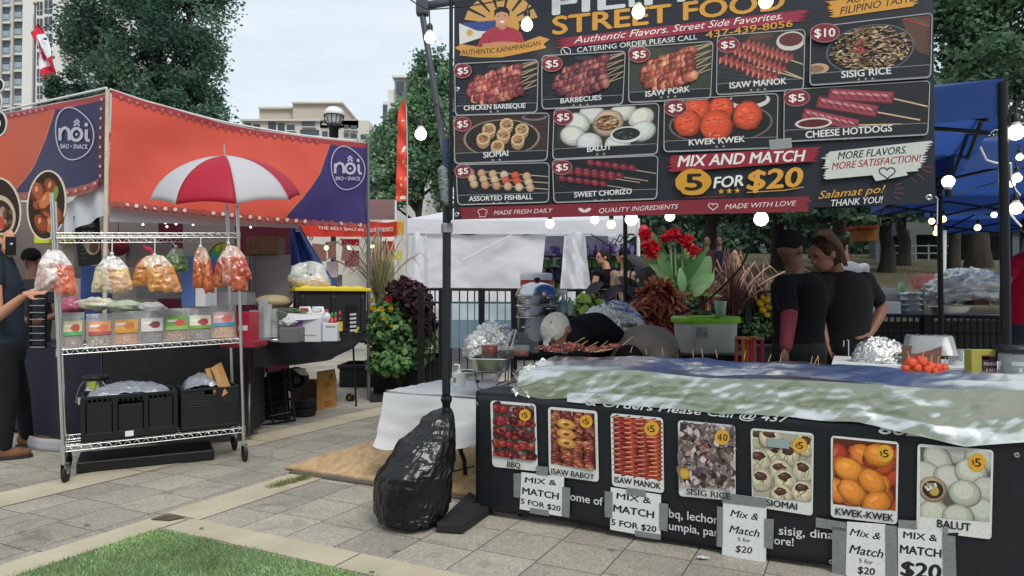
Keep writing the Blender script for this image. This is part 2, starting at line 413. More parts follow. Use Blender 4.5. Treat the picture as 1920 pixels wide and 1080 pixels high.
# ---------------------------------------------------------------- rising lawn beyond the fence
LAWN = mat('lawn', '#3b3a28', .95, two='#585238', vs=1.6, bump=.6, bs=30)
def lawn_z(x, y): return max(0, min(1, (x-1.2)/2.4))*(.98 + (max(y, 8.9)-8.9)*.094 + .06*NZ.noise(V((x*.4, y*.4, 0))))
m = MB(); m.grid(lambda u, v: V((lerp(1.2, 34, u), lerp(9.3, 46, v), lawn_z(lerp(1.2, 34, u), lerp(9.3, 46, v)))), 40, 40)
m.grid(lambda u, v: V((lerp(1.2, 34, u), 9.3, lawn_z(lerp(1.2, 34, u), 9.3)*v)), 40, 1)
m.grid(lambda u, v: V((1.2, lerp(9.3, 46, u), lawn_z(1.2, lerp(9.3, 46, u))*v)), 20, 1)
m.build('lawn', LAWN, kind='structure')
m = MB()
for i in range(4200):
    x, y = rnd(2.2, 22), rnd(9.4, 30); p = V((x, y, lawn_z(x, y)+.012)); a = rnd(0, 6.3); s_ = rnd(.025, .06)
    d = V((math.cos(a), math.sin(a), rnd(-.2, .4)))*s_; e = V((-math.sin(a), math.cos(a), rnd(-.2, .4)))*s_*.6
    m.add([p-d, p-e, p+d, p+e], [(0, 1, 2, 3)], jit(random.choice(['#8d7a4a', '#a38f5c', '#6b5a36', '#7d7c4a']), .2))
m.build('fallen_leaves', LEAF, kind='stuff', vcol=True)

# ---------------------------------------------------------------- buildings
GLS = mat('window_glass', '#3b4650', .12, 0, spec=.8, var=.25, vs=.35)
TOWER = mat('tower_concrete', '#b4b2ac', .85, var=.08, vs=.4)
TOWERW = mat('tower_white', '#cfcdc8', .8, var=.05, vs=.3)
PANEL = mat('spandrel_panel', '#8fa0ab', .5, var=.1, vs=1)
Y = 72
def pbox(m, x0, y0, x1, y1, Yd, dep, c_=None, out=0):
    """a box whose front face fills a picture rectangle at distance Yd, going back dep metres"""
    a, b = P(x0, y1, Yd-out), P(x1, y0, Yd-out)
    m.box(((a.x+b.x)/2, Yd-out+dep/2, (a.z+b.z)/2), (abs(b.x-a.x), dep, abs(b.z-a.z)), c_=c_)
t = thing('apartment_tower', 'tall grey concrete apartment tower behind the flag', 'building', P(70, 563, Y) * V((1, 1, 0)) if False else V((-50, Y, 0)))
m = MB(); a = P(-260, 700, Y); m.box((( P(-260, 0, Y).x + P(62, 0, Y).x)/2, Y+7, 33), (P(62, 0, Y).x-P(-260, 0, Y).x, 14, 66)); m.build('wall', TOWER, t)
m = MB(); m.box(((P(62, 0, Y).x+P(136, 0, Y).x)/2, Y+6, 33), (P(136, 0, Y).x-P(62, 0, Y).x, 15, 66)); m.build('corner_wall', TOWERW, t)
pr = MB()
for k, x in enumerate((-24, 0, 22, 47)):
    pbox(pr, x-1.3, -120, x+1.3, 330, Y, .5, out=.3)
pr.build('pilaster', TOWER, t)
for k in range(-2, 11):
    y0 = 8 + 31.5*k
    for (xa, xb, dy) in ((-14, -2, 2), (5, 17, 4), (27, 40, 0)):
        w = MB(); pbox(w, xa, y0+dy, xb, y0+dy+13, Y, .2, out=.08); wn = w.build('window', GLS, t)
        w = MB(); pbox(w, xa-1, y0+dy-2.2, xb+1, y0+dy, Y, .4, out=.35); w.build('lintel', TOWERW, wn)
        w = MB(); pbox(w, xa, y0+dy+14, xb, y0+dy+24, Y, .2, out=.1); w.build('spandrel', PANEL, t)
    for (xa, xb, dy) in ((69, 79, -5), (83, 97, -8)):
        w = MB(); pbox(w, xa, y0+dy, xb, y0+dy+24, Y, .3, out=1.6); wn = w.build('window', GLS, t)
        w = MB(); pbox(w, xa, y0+dy+16, xb, y0+dy+17, Y, .3, out=1.65); pbox(w, (xa+xb)/2-.4, y0+dy, (xa+xb)/2+.4, y0+dy+24, Y, .3, out=1.65); w.build('mullion', TOWERW, wn)
# tan stepped block
Y = 110
t = thing('stepped_apartment_block', 'tan stepped apartment block seen above the orange stall banner', 'building', (-33, Y, 0))
TAN = mat('tan_precast', '#b5ab9e', .85, var=.07, vs=.2); TAN2 = mat('pale_precast', '#c4bfb6', .85, var=.05, vs=.3)
m = MB(); pbox(m, 452, 226, 692, 600, Y, 20); m.build('wall', TAN2, t)
m = MB(); pbox(m, 486, 203, 556, 240, Y+2, 14); pbox(m, 549, 193, 640, 236, Y+2, 14, out=1); pbox(m, 600, 224, 672, 240, Y+2, 9, out=2); m.build('penthouse', TAN, t)
m = MB(); pbox(m, 484, 200, 557, 203.5, Y+2, 15, out=.6); pbox(m, 547, 190.5, 642, 193.5, Y+2, 15, out=1.6); pbox(m, 450, 223, 600, 226.5, Y, 3, out=.6); m.build('parapet', TAN2, t)
for xa, xb, y0, y1 in ((459, 470, 231, 262), (475, 487, 233, 250), (503, 517, 229, 246), (521, 533, 231, 252), (563, 598, 243, 254), (604, 614, 246, 262), (566, 590, 226, 237), (617, 634, 246, 262), (645, 654, 234, 242), (657, 669, 235, 243), (645, 654, 250, 258), (657, 669, 251, 260), (604, 640, 227, 232), (462, 500, 266, 276), (520, 560, 262, 273), (676, 688, 252, 262), (643, 654, 266, 276), (657, 669, 266, 276), (505, 516, 262, 274), (566, 598, 258, 270), (538, 552, 234, 244), (459, 472, 268, 280)):
    w = MB(); pbox(w, xa, y0, xb, y1, Y, .4, out=.15); wn = w.build('window', GLS, t)
    w = MB(); pbox(w, xa-1, y1, xb+1, y1+1.6, Y, .8, out=.6); w.build('sill', TAN2, wn)
# grey block behind the tree
Y = 85
t = thing('grey_apartment_block', 'grey glassy apartment block half hidden by the light green tree', 'building', (-15, Y, 0))
m = MB(); pbox(m, 738, 144, 800, 600, Y, 15); m.build('wall', TOWER, t)
m = MB(); pbox(m, 716, 190, 740, 600, Y, 12, out=.5); pbox(m, 727, 168, 739, 195, Y, 6); m.build('wing', TOWERW, t)
m = MB(); pbox(m, 735, 141, 803, 145, Y, 16, out=.6); m.build('parapet', TOWERW, t)
for i, (xa, xb, y0, y1) in enumerate(((743, 757, 153, 176), (762, 776, 152, 180), (743, 757, 182, 206), (762, 776, 184, 208), (743, 757, 214, 238), (762, 776, 214, 240), (718, 726, 196, 240), (729, 736, 205, 250), (743, 757, 246, 270), (720, 735, 258, 300), (743, 757, 280, 310))):
    w = MB(); pbox(w, xa, y0, xb, y1, Y, .4, out=.6); w.build('window', GLS, t)
# park pavilion beyond the lawn
Y = 33
t = thing('park_pavilion', 'low concrete park pavilion in deep shade beyond the lawn', 'building', (19, Y, 3))
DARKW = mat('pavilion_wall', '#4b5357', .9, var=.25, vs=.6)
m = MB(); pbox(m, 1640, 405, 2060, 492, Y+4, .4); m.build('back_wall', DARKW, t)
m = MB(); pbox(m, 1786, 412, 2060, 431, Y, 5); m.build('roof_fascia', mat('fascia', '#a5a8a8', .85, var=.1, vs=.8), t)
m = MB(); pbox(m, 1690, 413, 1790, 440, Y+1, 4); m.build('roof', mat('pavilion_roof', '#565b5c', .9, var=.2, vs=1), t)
for x in (1647, 1712, 1795, 1850, 1905, 1980):
    w = MB(); pbox(w, x-6, 430, x+6, 494, Y+.3, .6); w.build('column', DARKW, t)
m = MB()
for y in (460, 474): pbox(m, 1640, y, 1790, y+1.6, Y-1, .06)
for x in range(1645, 1790, 24): pbox(m, x, 458, x+1.5, 492, Y-1, .06)
m.build('railing', mat('grey_rail', '#7d868a', .6), t)

# ---------------------------------------------------------------- trees
BARK = mat('bark', '#211d1a', .95, two='#38322c', vs=5, bump=.7, bs=12, stretch=(1, 1, .25))
def tree(name, label, base, trunk, blobs, n, size, cols, tr=.25, clumps=26, group=None, sig=.2, flat=.35):
    t = thing(name, label, 'tree', base, group)
    b = V(base); top = V(trunk); m = MB()
    k = 7; m.tube([b.lerp(top, i/k) + V((rnd(-1, 1), rnd(-1, 1), 0))*tr*.35*(i > 0) for i in range(k+1)], [tr*(1.25-.8*i/k) if i else tr*1.6 for i in range(k+1)], 10)
    for c, r in blobs:
        c = V(c); s0 = b.lerp(top, rnd(.55, .95)); mid = s0.lerp(c, .5) + V((rnd(-.3, .3), rnd(-.3, .3), rnd(0, .5)))
        m.tube([s0, mid, c], [tr*.45, tr*.3, tr*.1], 6)
        for q in range(4):
            e = c + V((rnd(-1, 1), rnd(-1, 1), rnd(-.6, 1)))*r[0]*.75; m.tube([mid.lerp(c, rnd(.3, 1)), c.lerp(e, .5)+V((0, 0, .1)), e], [tr*.16, tr*.1, tr*.03], 5)
    m.build('trunk', BARK, t)
    m = MB(); tot = sum(r[0]*r[1]*r[2] for c, r in blobs)
    for c, r in blobs:
        c = V(c); nb = int(n*r[0]*r[1]*r[2]/tot); cl = []
        for i in range(clumps):
            d = V((rnd(-1, 1), rnd(-1, 1), rnd(-1, 1)))
            while d.length > 1 or d.length < .1: d = V((rnd(-1, 1), rnd(-1, 1), rnd(-1, 1)))
            d = d.normalized()*(d.length**.45); cl.append((c+V((d.x*r[0], d.y*r[1], d.z*r[2])), rnd(.6, 1.35), jit(random.choice(cols), .22)))
        for i in range(nb):
            cc, kk, co = random.choice(cl); p = cc + V((random.gauss(0, 1)*r[0], random.gauss(0, 1)*r[1], random.gauss(0, 1)*r[2]*.8))*sig*kk
            s_ = size*rnd(.6, 1.35); a = V((rnd(-1, 1), rnd(-1, 1), rnd(-.7, .5))).normalized(); e = a.cross(V((rnd(-1, 1), rnd(-1, 1), rnd(.2, 1)))).normalized()
            m.add([p, p+a*s_*.45+e*s_*.32, p+a*s_, p+a*s_*.45-e*s_*.32], [(0, 1, 2, 3)], jit(co, .18), False)
    m.build('crown', LEAF, t, vcol=True)
    return t
def bl(px, py, Yd, rx, rz, ry=None):
    c = P(px, py, Yd); k = Yd/1280; return (c, (rx*k, (ry or rx)*k, rz*k))
D = 40
elm = [bl(300, -60, D, 120, 90), bl(215, 40, D, 85, 90), bl(360, 30, D, 70, 100), bl(290, 110, D-1, 90, 100), bl(190, 150, D, 58, 80), bl(380, 150, D, 46, 85), bl(330, 210, D-1, 85, 70),
       bl(245, 215, D, 80, 75), bl(400, 232, D, 34, 55), bl(165, 60, D+1, 45, 70), bl(135, 75, D, 24, 16), bl(330, -200, D, 130, 110), bl(240, -170, D, 110, 100)]
tree('elm_tree', 'huge dense dark green tree rising behind the orange stall', (P(290, 563, D).x, D, 0), P(290, 40, D), elm, 120000, .23, ['#4d6a5a', '#5f7d69', '#456052', '#6f8d76', '#55735f'], .55, 44, sig=.15)
tree('young_maple_tree', 'small dark leafy tree beside the flagpole above the stall roof', (P(120, 563, 30).x, 30, 0), P(120, 215, 30), [bl(118, 175, 30, 26, 34), bl(140, 150, 30, 18, 22), bl(100, 200, 30, 20, 20), bl(160, 200, 30, 26, 24)], 5200, .19, ['#4a6656', '#5a7764', '#506c5a'], .12, 16)
D = 27
loc = [bl(815, 150, D, 38, 55), bl(790, 220, D, 45, 60), bl(840, 240, D, 55, 70), bl(730, 290, D, 38, 50), bl(790, 320, D, 55, 55), bl(700, 300, D+1, 22, 55), bl(745, 350, D, 40, 34), bl(850, 340, D, 40, 60), bl(735, 235, D, 18, 22), bl(705, 350, D+1, 24, 36), bl(760, 260, D, 34, 44)]
tree('honey_locust_tree', 'light green feathery tree behind the red feather flag', (P(775, 563, D).x, D, 0), P(790, 330, D), loc, 34000, .18, ['#6f8f70', '#82a283', '#648566', '#98b496', '#789a74'], .14, 26, sig=.2)
pal = ['#40574a', '#506a56', '#384e40', '#627d64', '#48614e']
D = 25
tree('shade_tree', 'dark leafy park tree standing over the blue canopies', (P(1835, 520, D).x, D, 2.4), P(1840, 230, D), [bl(1800, 60, D, 90, 80), bl(1900, 30, D, 95, 90), bl(1850, 130, D-2, 80, 50), bl(1960, 120, D, 70, 70), bl(1780, -40, D, 80, 60)], 24000, .22, ['#4f6a52', '#5c7860', '#455e4c', '#6a8668'], .32, 28)
tr = [(1575, 19, .2, 'dark tree trunk and low boughs straight behind the ponytailed vendor'), (1662, 22, .2, 'dark shade tree beside the orange stall across the lawn'), (1693, 27, .2, 'slimmer dark tree in front of the park pavilion'), (1460, 24, .22, 'dark tree behind the vendor with the red sleeve'), (1330, 21, .22, 'dark tree behind the red canna flowers'), (1790, 21, .16, 'dark tree trunk at the corner of the pavilion fascia')]
for i, (px, D, r, lb) in enumerate(tr):
    z0 = lawn_z(P(px, 500, D).x, D) - .1
    bs = [bl(px+dx, y, D+rnd(-1.5, 1.5), w, h) for dx, y, w, h in ((-70, 330, 80, 50), (60, 320, 80, 60), (0, 250, 110, 70), (-40, 395, 60, 25), (50, 392, 60, 22))]
    if i == 5: bs = [bl(px-90, 300, D, 60, 50), bl(px-60, 250, D, 60, 50)]
    tree('shade_tree', lb, (P(px, 500, D).x, D, z0), P(px, 330, D), bs, 9000, .2, pal, r, 22, 'dark trees on the lawn')
m = MB()
for i in range(42000):
    x, z = rnd(3, 44), rnd(2.0, 17); y = 47 + rnd(-2.5, 2.5) + 2*math.sin(x*.5)
    if NZ.noise(V((x*.35, z*.45, 3))) > .34: continue
    a = V((rnd(-1, 1), rnd(-1, 1), rnd(-1, 1))).normalized(); e = a.orthogonal(); s_ = rnd(.22, .55); p = V((x, y, z))
    m.add([p, p+a*s_*.5+e*s_*.4, p+a*s_, p+a*s_*.5-e*s_*.4], [(0, 1, 2, 3)], jit(random.choice(pal), .35))
m.build('far_woods', LEAF, kind='stuff', vcol=True)
m = MB(); m.grid(lambda u, v: V((lerp(-2, 60, u), 52+3*math.sin(u*9), lerp(0, 9+2.5*NZ.noise(V((u*9, 1, 1))), v)*min(1, u*9))), 60, 3); m.grid(lambda u, v: V((lerp(-2, 60, u), lerp(52, 90, v)+3*math.sin(u*9)*(1-v), (9+2.5*NZ.noise(V((u*9, 1, 1))))*min(1, u*9)*(1-v*.5))), 60, 3); m.build('added_hill', mat('added_hill', '#1d2720', .95, two='#2d3a2c', vs=.8, bump=.8, bs=2), kind='structure')  # dark backing added behind the woods to close bright sky gaps
# bare understorey: trunks glimpsed in the dark
# ---------------------------------------------------------------- flag, street lamp, feather flag
D = 45
t = thing('flagpole', 'tall grey flagpole rising in front of the apartment tower', 'flagpole', (P(66, 563, D).x, D, 0))
m = MB(); a = P(66, 10, D); b = V((a.x, D, 0)); m.tube([b, a], [.11, .06], 10); m.build('pole', mat('pole_grey', '#6c6a6b', .5, .4), t)
m = MB(); m.ball(a+V((0, 0, .12)), .13); m.build('finial', mat('gold', '#9a8a5a', .3, 1), t)
m = MB(); m.tube([a+V((-.12, 0, -.6)), V((a.x-.16, D, 4))], .015, 5); m.build('halyard', mat('cord', '#7a7672', .8), t)
def flag_pt(u, v):
    h0 = V((63.5, 34)).lerp(V((65, 78)), v); f = V((109, 134)).lerp(V((85, 156)), v)
    q = h0.lerp(f, u) + V((math.sin(u*PI)*3*(1-v) - 3*math.sin(u*PI)*v, math.sin(u*PI)*-6))
    p = P(q.x, q.y, D-.05); return p + V((0, .28*math.sin(v*7+u*5) + .1*math.sin(v*15), 0))
m = MB(); m.grid(flag_pt, 32, 16, lambda u, v: '#c8233f' if (u < .25 or u > .75) else '#d9dcdf')
lf = [(0, -.42), (.1, -.25), (.22, -.3), (.18, -.05), (.36, -.16), (.42, -.04), (.5, 0), (.3, .2), (.33, .28), (.04, .22), (.04, .45)]
lf = lf + [(-x, y) for x, y in lf[::-1]][:-1]
pts = [flag_pt(.5+y*.5, .5+x*.75) + V((0, -.06, 0)) for x, y in lf]; m.add(pts + [flag_pt(.5, .5)+V((0, -.06, 0))], [(i, (i+1) % len(pts), len(pts)) for i in range(len(pts))], '#c8233f')
m.build('flag', mat('flag_cloth', rough=.8, vc=True), label='red and white maple leaf flag hanging limp from the pole', cat='flag', vcol=True)
D = 22
t = thing('street_lamp', 'street lamp with white dome and dark wire basket above the stall', 'street lamp', (P(626, 563, D).x, D, 0))
k = D/1280; c = P(626, 236, D)
m = MB(); m.tube([V((c.x, D, 0)), V((c.x, D, 1)), c+V((0, 0, .02))], [.14, .09, .075], 12); m.lathe([(.075, -.5), (.14, -.42), (.15, -.1), (.2, -.05), (.2, .02), (0, .04)], c, 16); m.build('post', BLK, t)
m = MB()
for i in range(12):
    w = 2*PI*i/12; m.tube([c+V((math.cos(w)*r, math.sin(w)*r, z)) for r, z in ((.16, 0), (.25, .08), (.3, .2), (.315, .32))], .014, 5)
m.tube([c+V((math.cos(2*PI*i/24)*.32, math.sin(2*PI*i/24)*.32, .32)) for i in range(25)], .018, 6); m.build('basket', BLK, t)
m = MB(); m.lathe([(0, .02), (.14, .03), (.22, .12), (.27, .3), (.33, .33), (.3, .47), (.2, .58), (0, .64)], c, 24); m.build('globe', mat('opal_globe', '#dfe2e4', .25, trans=.0), t)
D = 13.5
t = thing('feather_flag', 'tall red feather flag beside the light green tree', 'feather flag', (P(765, 563, D).x, D, 0))
def ff(u, v):
    y = lerp(376, 187, v); xl = 742 + 5*v + (10*((v-.85)/.15)**2 if v > .85 else 0); xr = 763 - 2*v
    return P(lerp(xl, xr, u), y, D) + V((0, .03*math.sin(v*22+u*2), 0))
def ffc(u, v):
    n = NZ.noise(V((u*2.2, v*16, 2))); return '#e8e0d0' if n > .38 and .1 < u < .9 and v < .8 else ('#d9a04a' if n < -.47 and v < .4 else '#d8402f')
m = MB(); m.grid(ff, 14, 120, ffc); m.build('cloth', mat('feather_cloth', rough=.7, vc=True), t, vcol=True)
m = MB(); m.tube([V((P(764, 0, D).x, D, 0)), P(764, 300, D), P(762, 200, D), P(757, 187, D)], [.02, .015, .01, .006], 6); m.build('pole', mat('pole_white', '#b9bcbd', .4, .5), t)
# ================================================================ PRINTED FOOD PICTURES (flat shapes in a picture frame, s to the right, t down)
BS = 1.18
def blob(pr, x, y, rx, ry, c, asp, rot=0, hi=.35, jt=.12, n=12):
    def e(x, y, rx, ry, c, rot, n): 
        ca, sa = math.cos(rot), math.sin(rot); pts = []
        for i in range(n):
            w = 2*PI*i/n; k = 1+rnd(-jt, jt); a, b = math.cos(w)*rx*k, math.sin(w)*ry*k
            X, Y_ = x+(a*ca-b*sa)/asp, y+a*sa+b*ca; pts.append((min(1, max(0, X)), min(1, max(0, Y_))))
        pr.poly(pts, c)
    rx *= BS; ry *= BS; c = col(c); e(x, y, rx, ry, tuple(v*.4 for v in c), rot, n)
    for k_, off, br in ((.92, .05, .72), (.8, .12, .92), (.62, .2, 1.12)): e(x-off*.5*rx/asp, y-off*ry, rx*k_, ry*k_, tuple(min(1, v*br*rnd(.93, 1.07)) for v in c), rot, n)
    if hi: e(x-.2*rx/asp, y-.36*ry, rx*.34, ry*.2, tuple(min(1, v*(1+hi)+hi*.12) for v in c), rot, 8)
def bars(pr, asp, n, ang, c, wd=.02):
    for i in range(n):
        y = (i+.5)/n; pr.line([(0, min(1, max(0, y+ang))), (1, min(1, max(0, y-ang)))], wd, c, asp)
def skewers(pr, asp, sks, cols, r=.07, nb=7, stick='#c9a878', sw=.025, ratio=1.0, tail=1):
    for (x0, y0, x1, y1) in sks:
        if tail: pr.line([(x0, y0), (x1, y1)], sw, stick, asp)
        dx, dy = (x1-x0), (y1-y0); a = math.atan2(dy, dx*asp)
        for i in range(nb):
            t = (i+.4)/nb*.74 if tail else (i+.5)/nb
            blob(pr, x0+dx*t+rnd(-.008, .008), y0+dy*t+rnd(-.012, .012), r*ratio*rnd(.85, 1.15), r*rnd(.85, 1.2), jit(random.choice(cols), .25), asp, a+rnd(-.4, .4), .5, .22)
def squig(pr, asp, x0, y0, x1, y1, amp, n, cols, wd=.03):
    dx, dy = x1-x0, y1-y0; l = math.hypot(dx*asp, dy); ux, uy = dx*asp/l, dy/l
    for lay in range(2):
        pts = []
        for i in range(n*4+1):
            t = i/(n*4); k = amp*math.sin(t*n*2*PI)*(1+rnd(-.35, .3)); pts.append((min(1, max(0, x0+dx*t-uy*k/asp)), min(1, max(0, y0+dy*t+ux*k))))
        pr.line(pts, wd*(1.7 if lay == 0 else .9), cols[lay], asp)
    for i in range(0, len(pts)-1, 4): pr.line(pts[i:i+2], wd*.4, cols[2], asp)
def specks(pr, n, fn, cols, r, asp):
    for i in range(n):
        x, y = fn(); 
        if not (0 <= x <= 1 and 0 <= y <= 1): continue
        pr.ell(x, y, r*rnd(.5, 1.2)/asp, r*rnd(.5, 1.1), jit(random.choice(cols), .3), rnd(0, 3), 6, .3)
def indisc(cx, cy, rx, ry):
    def f():
        a, k = rnd(0, 2*PI), rnd()**.5; return cx+math.cos(a)*rx*k, cy+math.sin(a)*ry*k
    return f
def clipx(v): return min(1, max(0, v))
def oval(pr, cx, cy, rx, ry, c, asp=1, n=28):
    pr.poly([(clipx(cx+math.cos(2*PI*i/n)*rx), clipx(cy+math.sin(2*PI*i/n)*ry)) for i in range(n)], c)
def food(pr, kind, q, asp):
    pr.frame(q)
    if kind in ('chicken', 'bbq', 'pork'):
        bgc = {'chicken': '#22262f', 'bbq': '#1d1f29', 'pork': '#3a4038'}[kind]; pr.poly([(0, 0), (1, 0), (1, 1), (0, 1)], bgc)
        for i in range(9): pr.line([(clipx(-.1+i*.12), 1), (clipx(.2+i*.12), .55)], .012, '#3d424c', asp)
        for i in range(4): pr.line([(0, .66+i*.09), (.5, .8+i*.05)], .01, '#454a55', asp)
        oval(pr, .5, .06, .12, .05, '#383d48')
        cs = {'chicken': ['#a85350', '#8e4045', '#c07466', '#7a3a3c'], 'bbq': ['#6f3740', '#8d4a4c', '#4d2c36', '#a66862'], 'pork': ['#9c4f3e', '#b96a52', '#7d3c35', '#c98468']}[kind]
        for i in range(5): pr.line([(.62+i*.05, .1+i*.14), (1, clipx(-.12+i*.14))], .022, '#b9a184', asp)
        skewers(pr, asp, [(.26, .4, .98, .02), (.18, .55, .98, .17), (.15, .7, 1, .3), (.2, .85, 1, .45), (.32, .98, 1, .58)], cs, .1, 10, '#b9a184', .018)
    elif kind == 'manok':
        pr.poly([(0, 0), (1, 0), (1, 1), (0, 1)], '#2c2f33')
        for i in range(6): pr.line([(0, .5+i*.12), (.7, 1)], .01, '#4a4f55', asp)
        oval(pr, .85, .2, .17, .2, '#c9c3bb'); oval(pr, .85, .17, .14, .14, '#5d2f33'); oval(pr, .5, .06, .15, .06, '#4f3a38')
        for k, (x0, y0, x1, y1) in enumerate([(.3, .18, .86, .6), (.2, .32, .78, .82), (.03, .45, .68, .98)]):
            pr.line([(x0, y0), (1, clipx(y1+(y1-y0)*(1-x1)/(x1-x0)))], .022, '#c9b090', asp); squig(pr, asp, x0, y0, x1, y1, .1, 10, ['#5f2c31', '#9a4a48', '#c9857a'], .075)
    elif kind == 'sisig':
        pr.poly([(0, 0), (1, 0), (1, 1), (0, 1)], '#23252c'); pr.poly([(.75, .0), (1, 0), (1, .8), (.9, .7)], '#5b4034')
        for i in range(3): pr.line([(.78+i*.06, 0), (1, .22-i*.05)], .03, ['#a83a4c', '#4c6b48', '#8c3040'][i], asp)
        oval(pr, .5, .56, .375, .52, '#5b6068'); oval(pr, .5, .56, .36, .5, '#26282d')
        specks(pr, 560, indisc(.5, .56, .33, .46), ['#a98f72', '#8a6c50', '#c2ab8c', '#735640', '#b79e80', '#5e4a39'], .035, asp)
        for i in range(9): pr.ell(.4+rnd(-.03, .03), .5+rnd(-.13, .13), .03/asp, .05, jit('#b04a4f', .2), rnd(0, 3), 8)
        oval(pr, .05, .9, .1, .12, '#b99a80'); oval(pr, .04, .9, .07, .08, '#8c6a55')
    elif kind == 'siomai':
        pr.poly([(0, 0), (1, 0), (1, 1), (0, 1)], '#3c2c2b')
        for i in range(7): pr.line([(0, i*.15), (1, i*.17)], .01, '#52403c', asp)
        oval(pr, .5, .62, .42, .52, '#8c7d70'); oval(pr, .5, .62, .395, .49, '#2b2524'); oval(pr, .85, .07, .14, .1, '#6d6a6c'); oval(pr, .85, .05, .11, .06, '#3b2226')
        for x, y in ((.36, .36), (.55, .24), (.72, .4), (.3, .62), (.52, .52), (.68, .68), (.46, .84)):
            R = .185
            pr.poly([(clipx(x+math.cos(2*PI*i/32)*R*(1.06 if i % 2 else .92)/asp), clipx(y+.07+math.sin(2*PI*i/32)*R*(1.2 if i % 2 else 1.05))) for i in range(32)], '#9c7f60')
            pr.poly([(clipx(x+math.cos(2*PI*i/32)*R*(1.06 if i % 2 else .92)/asp), clipx(y+math.sin(2*PI*i/32)*R*(.95 if i % 2 else .82))) for i in range(32)], '#d2b48e')
            oval(pr, x, y, R*.74/asp, R*.62, '#a9805c')
            specks(pr, 26, indisc(x, y, R*.68/asp, R*.58), ['#7b4f38', '#c9a077', '#5f3f30', '#b58a62'], .026, asp)
    elif kind == 'balut':
        pr.poly([(0, 0), (1, 0), (1, 1), (0, 1)], '#2b292c'); oval(pr, .5, .6, .48, .55, '#3a3638')
        for x, y, a in ((.36, .14, .2), (.66, .12, -.2), (.84, .32, -.3), (.86, .66, -.2), (.22, .36, .4), (.18, .68, .3), (.34, .88, .1), (.62, .95, 0)):
            blob(pr, x, y, .29, .22, '#c9cbc5', asp, a, .12, .0, 22)
        blob(pr, .52, .4, .34, .29, '#c4a893', asp, -.15, 0, .02, 24); oval(pr, .51, .4, .115, .2, '#3f2a24'); specks(pr, 80, indisc(.51, .4, .1, .17), ['#a97f5e', '#d0b18c', '#5a3a2f', '#8a5f48'], .05, asp)
        oval(pr, .7, .73, .155, .21, '#cfd2cf'); oval(pr, .7, .71, .135, .16, '#23282b'); specks(pr, 20, indisc(.7, .72, .1, .1), ['#5c6a64', '#39454a'], .03, asp)
    elif kind == 'kwek':
        pr.poly([(0, 0), (1, 0), (1, 1), (0, 1)], '#2a2626'); oval(pr, .5, .62, .47, .5, '#63605e'); oval(pr, .5, .62, .45, .46, '#1f1e20')
        oval(pr, .75, .1, .19, .2, '#c9c8c4'); oval(pr, .75, .06, .16, .14, '#2a2524')
        for x, y, r in ((.28, .26, .3), (.5, .26, .26), (.74, .46, .3), (.2, .58, .28), (.46, .68, .34)):
            blob(pr, x, y, r*1.05, r, '#cf4f32', asp, .2, .25, .05, 22); specks(pr, 30, indisc(x, y, r*.8/asp, r*.75), ['#e07a50', '#b03c28', '#d8603c'], .03, asp)
    elif kind == 'hotdog':
        pr.poly([(0, 0), (1, 0), (1, 1), (0, 1)], '#22232a')
        for x0, y0, x1, y1 in ((.3, .14, .76, .34), (.22, .32, .65, .66), (.12, .6, .52, .98)):
            pr.line([(x1-.04, y1-.02), (clipx(x1+.3), clipx(y1+.26))], .035, '#c9a888', asp)
            pr.line([(x0, y0), (x1, y1)], .3, '#5c2230', asp); pr.line([(x0+.01, y0), (x1-.01, y1-.02)], .25, '#96404f', asp); pr.line([(x0+.03, y0-.035), (x1-.03, y1-.06)], .06, '#c9808a', asp)
            for i in range(8):
                t = (i+.5)/8; x, y = lerp(x0, x1, t), lerp(y0, y1, t); pr.line([(x-.02, y-.1), (x+.03, y+.09)], .022, '#4a1826', asp)
        oval(pr, .2, .86, .13, .14, '#cfc8c4'); oval(pr, .2, .86, .11, .1, '#5a2028')
    elif kind == 'fish':
        pr.poly([(0, 0), (1, 0), (1, 1), (0, 1)], '#1f2129'); pr.line([(.05, .5), (.1, .85), (.3, 1)], .012, '#55585f', asp)
        for k, y0 in enumerate((.24, .46, .68)):
            pr.line([(.3, y0-.02), (1, y0+.2)], .03, '#b5a48c', asp)
            for i in range(6):
                c = random.choice(['#b99d7c', '#a9885f', '#c2ab8d', '#b98a6a']) if (i, k) not in ((4, 0), (3, 1), (4, 1)) else '#c0503c'
                blob(pr, .14+.125*i+.02*k, y0+.035*i-.02*k, .125, .125, c, asp, 0, .2, .03, 16)
    elif kind == 'chorizo':
        pr.poly([(0, 0), (1, 0), (1, 1), (0, 1)], '#1c1d25'); pr.line([(.02, .45), (.06, .8), (.22, .98)], .012, '#4d5058', asp)
        for k, (x, y) in enumerate(((.36, .1), (.24, .32), (.16, .36), (.08, .56))):
            pr.line([(x, y), (clipx(x+.68), clipx(y+.42))], .025, '#b59c88', asp)
            for i in range(6): blob(pr, x+.08*i, y+.045*i, .115, .085, jit('#7d2a3a', .15), asp, .4, .5, .03, 14)
    elif kind == 'p_bbq':
        pr.poly([(0, 0), (1, 0), (1, 1), (0, 1)], '#4a4443'); specks(pr, 60, lambda: (rnd(), rnd()), ['#6a6260', '#37302f', '#857b76'], .06, asp)
        for y in (.1, .33, .55, .76, .97):
            pr.line([(0, y), (1, y+.04)], .02, '#b59c88', asp)
            for i in range(6): 
                if (y, i) in ((.1, 2), (.33, 2)): continue
                for q in range(3): blob(pr, clipx(.05+i*.17+rnd(-.05, .05)), clipx(y+rnd(-.035, .035)), rnd(.05, .09), rnd(.035, .06), jit(random.choice(['#8d2f33', '#9c4038', '#5f1c22', '#b35848', '#742428']), .2), asp, rnd(-.9, .9), .6, .3)
    elif kind == 'p_baboy':
        pr.poly([(0, 0), (1, 0), (1, 1), (0, 1)], '#4c2422')
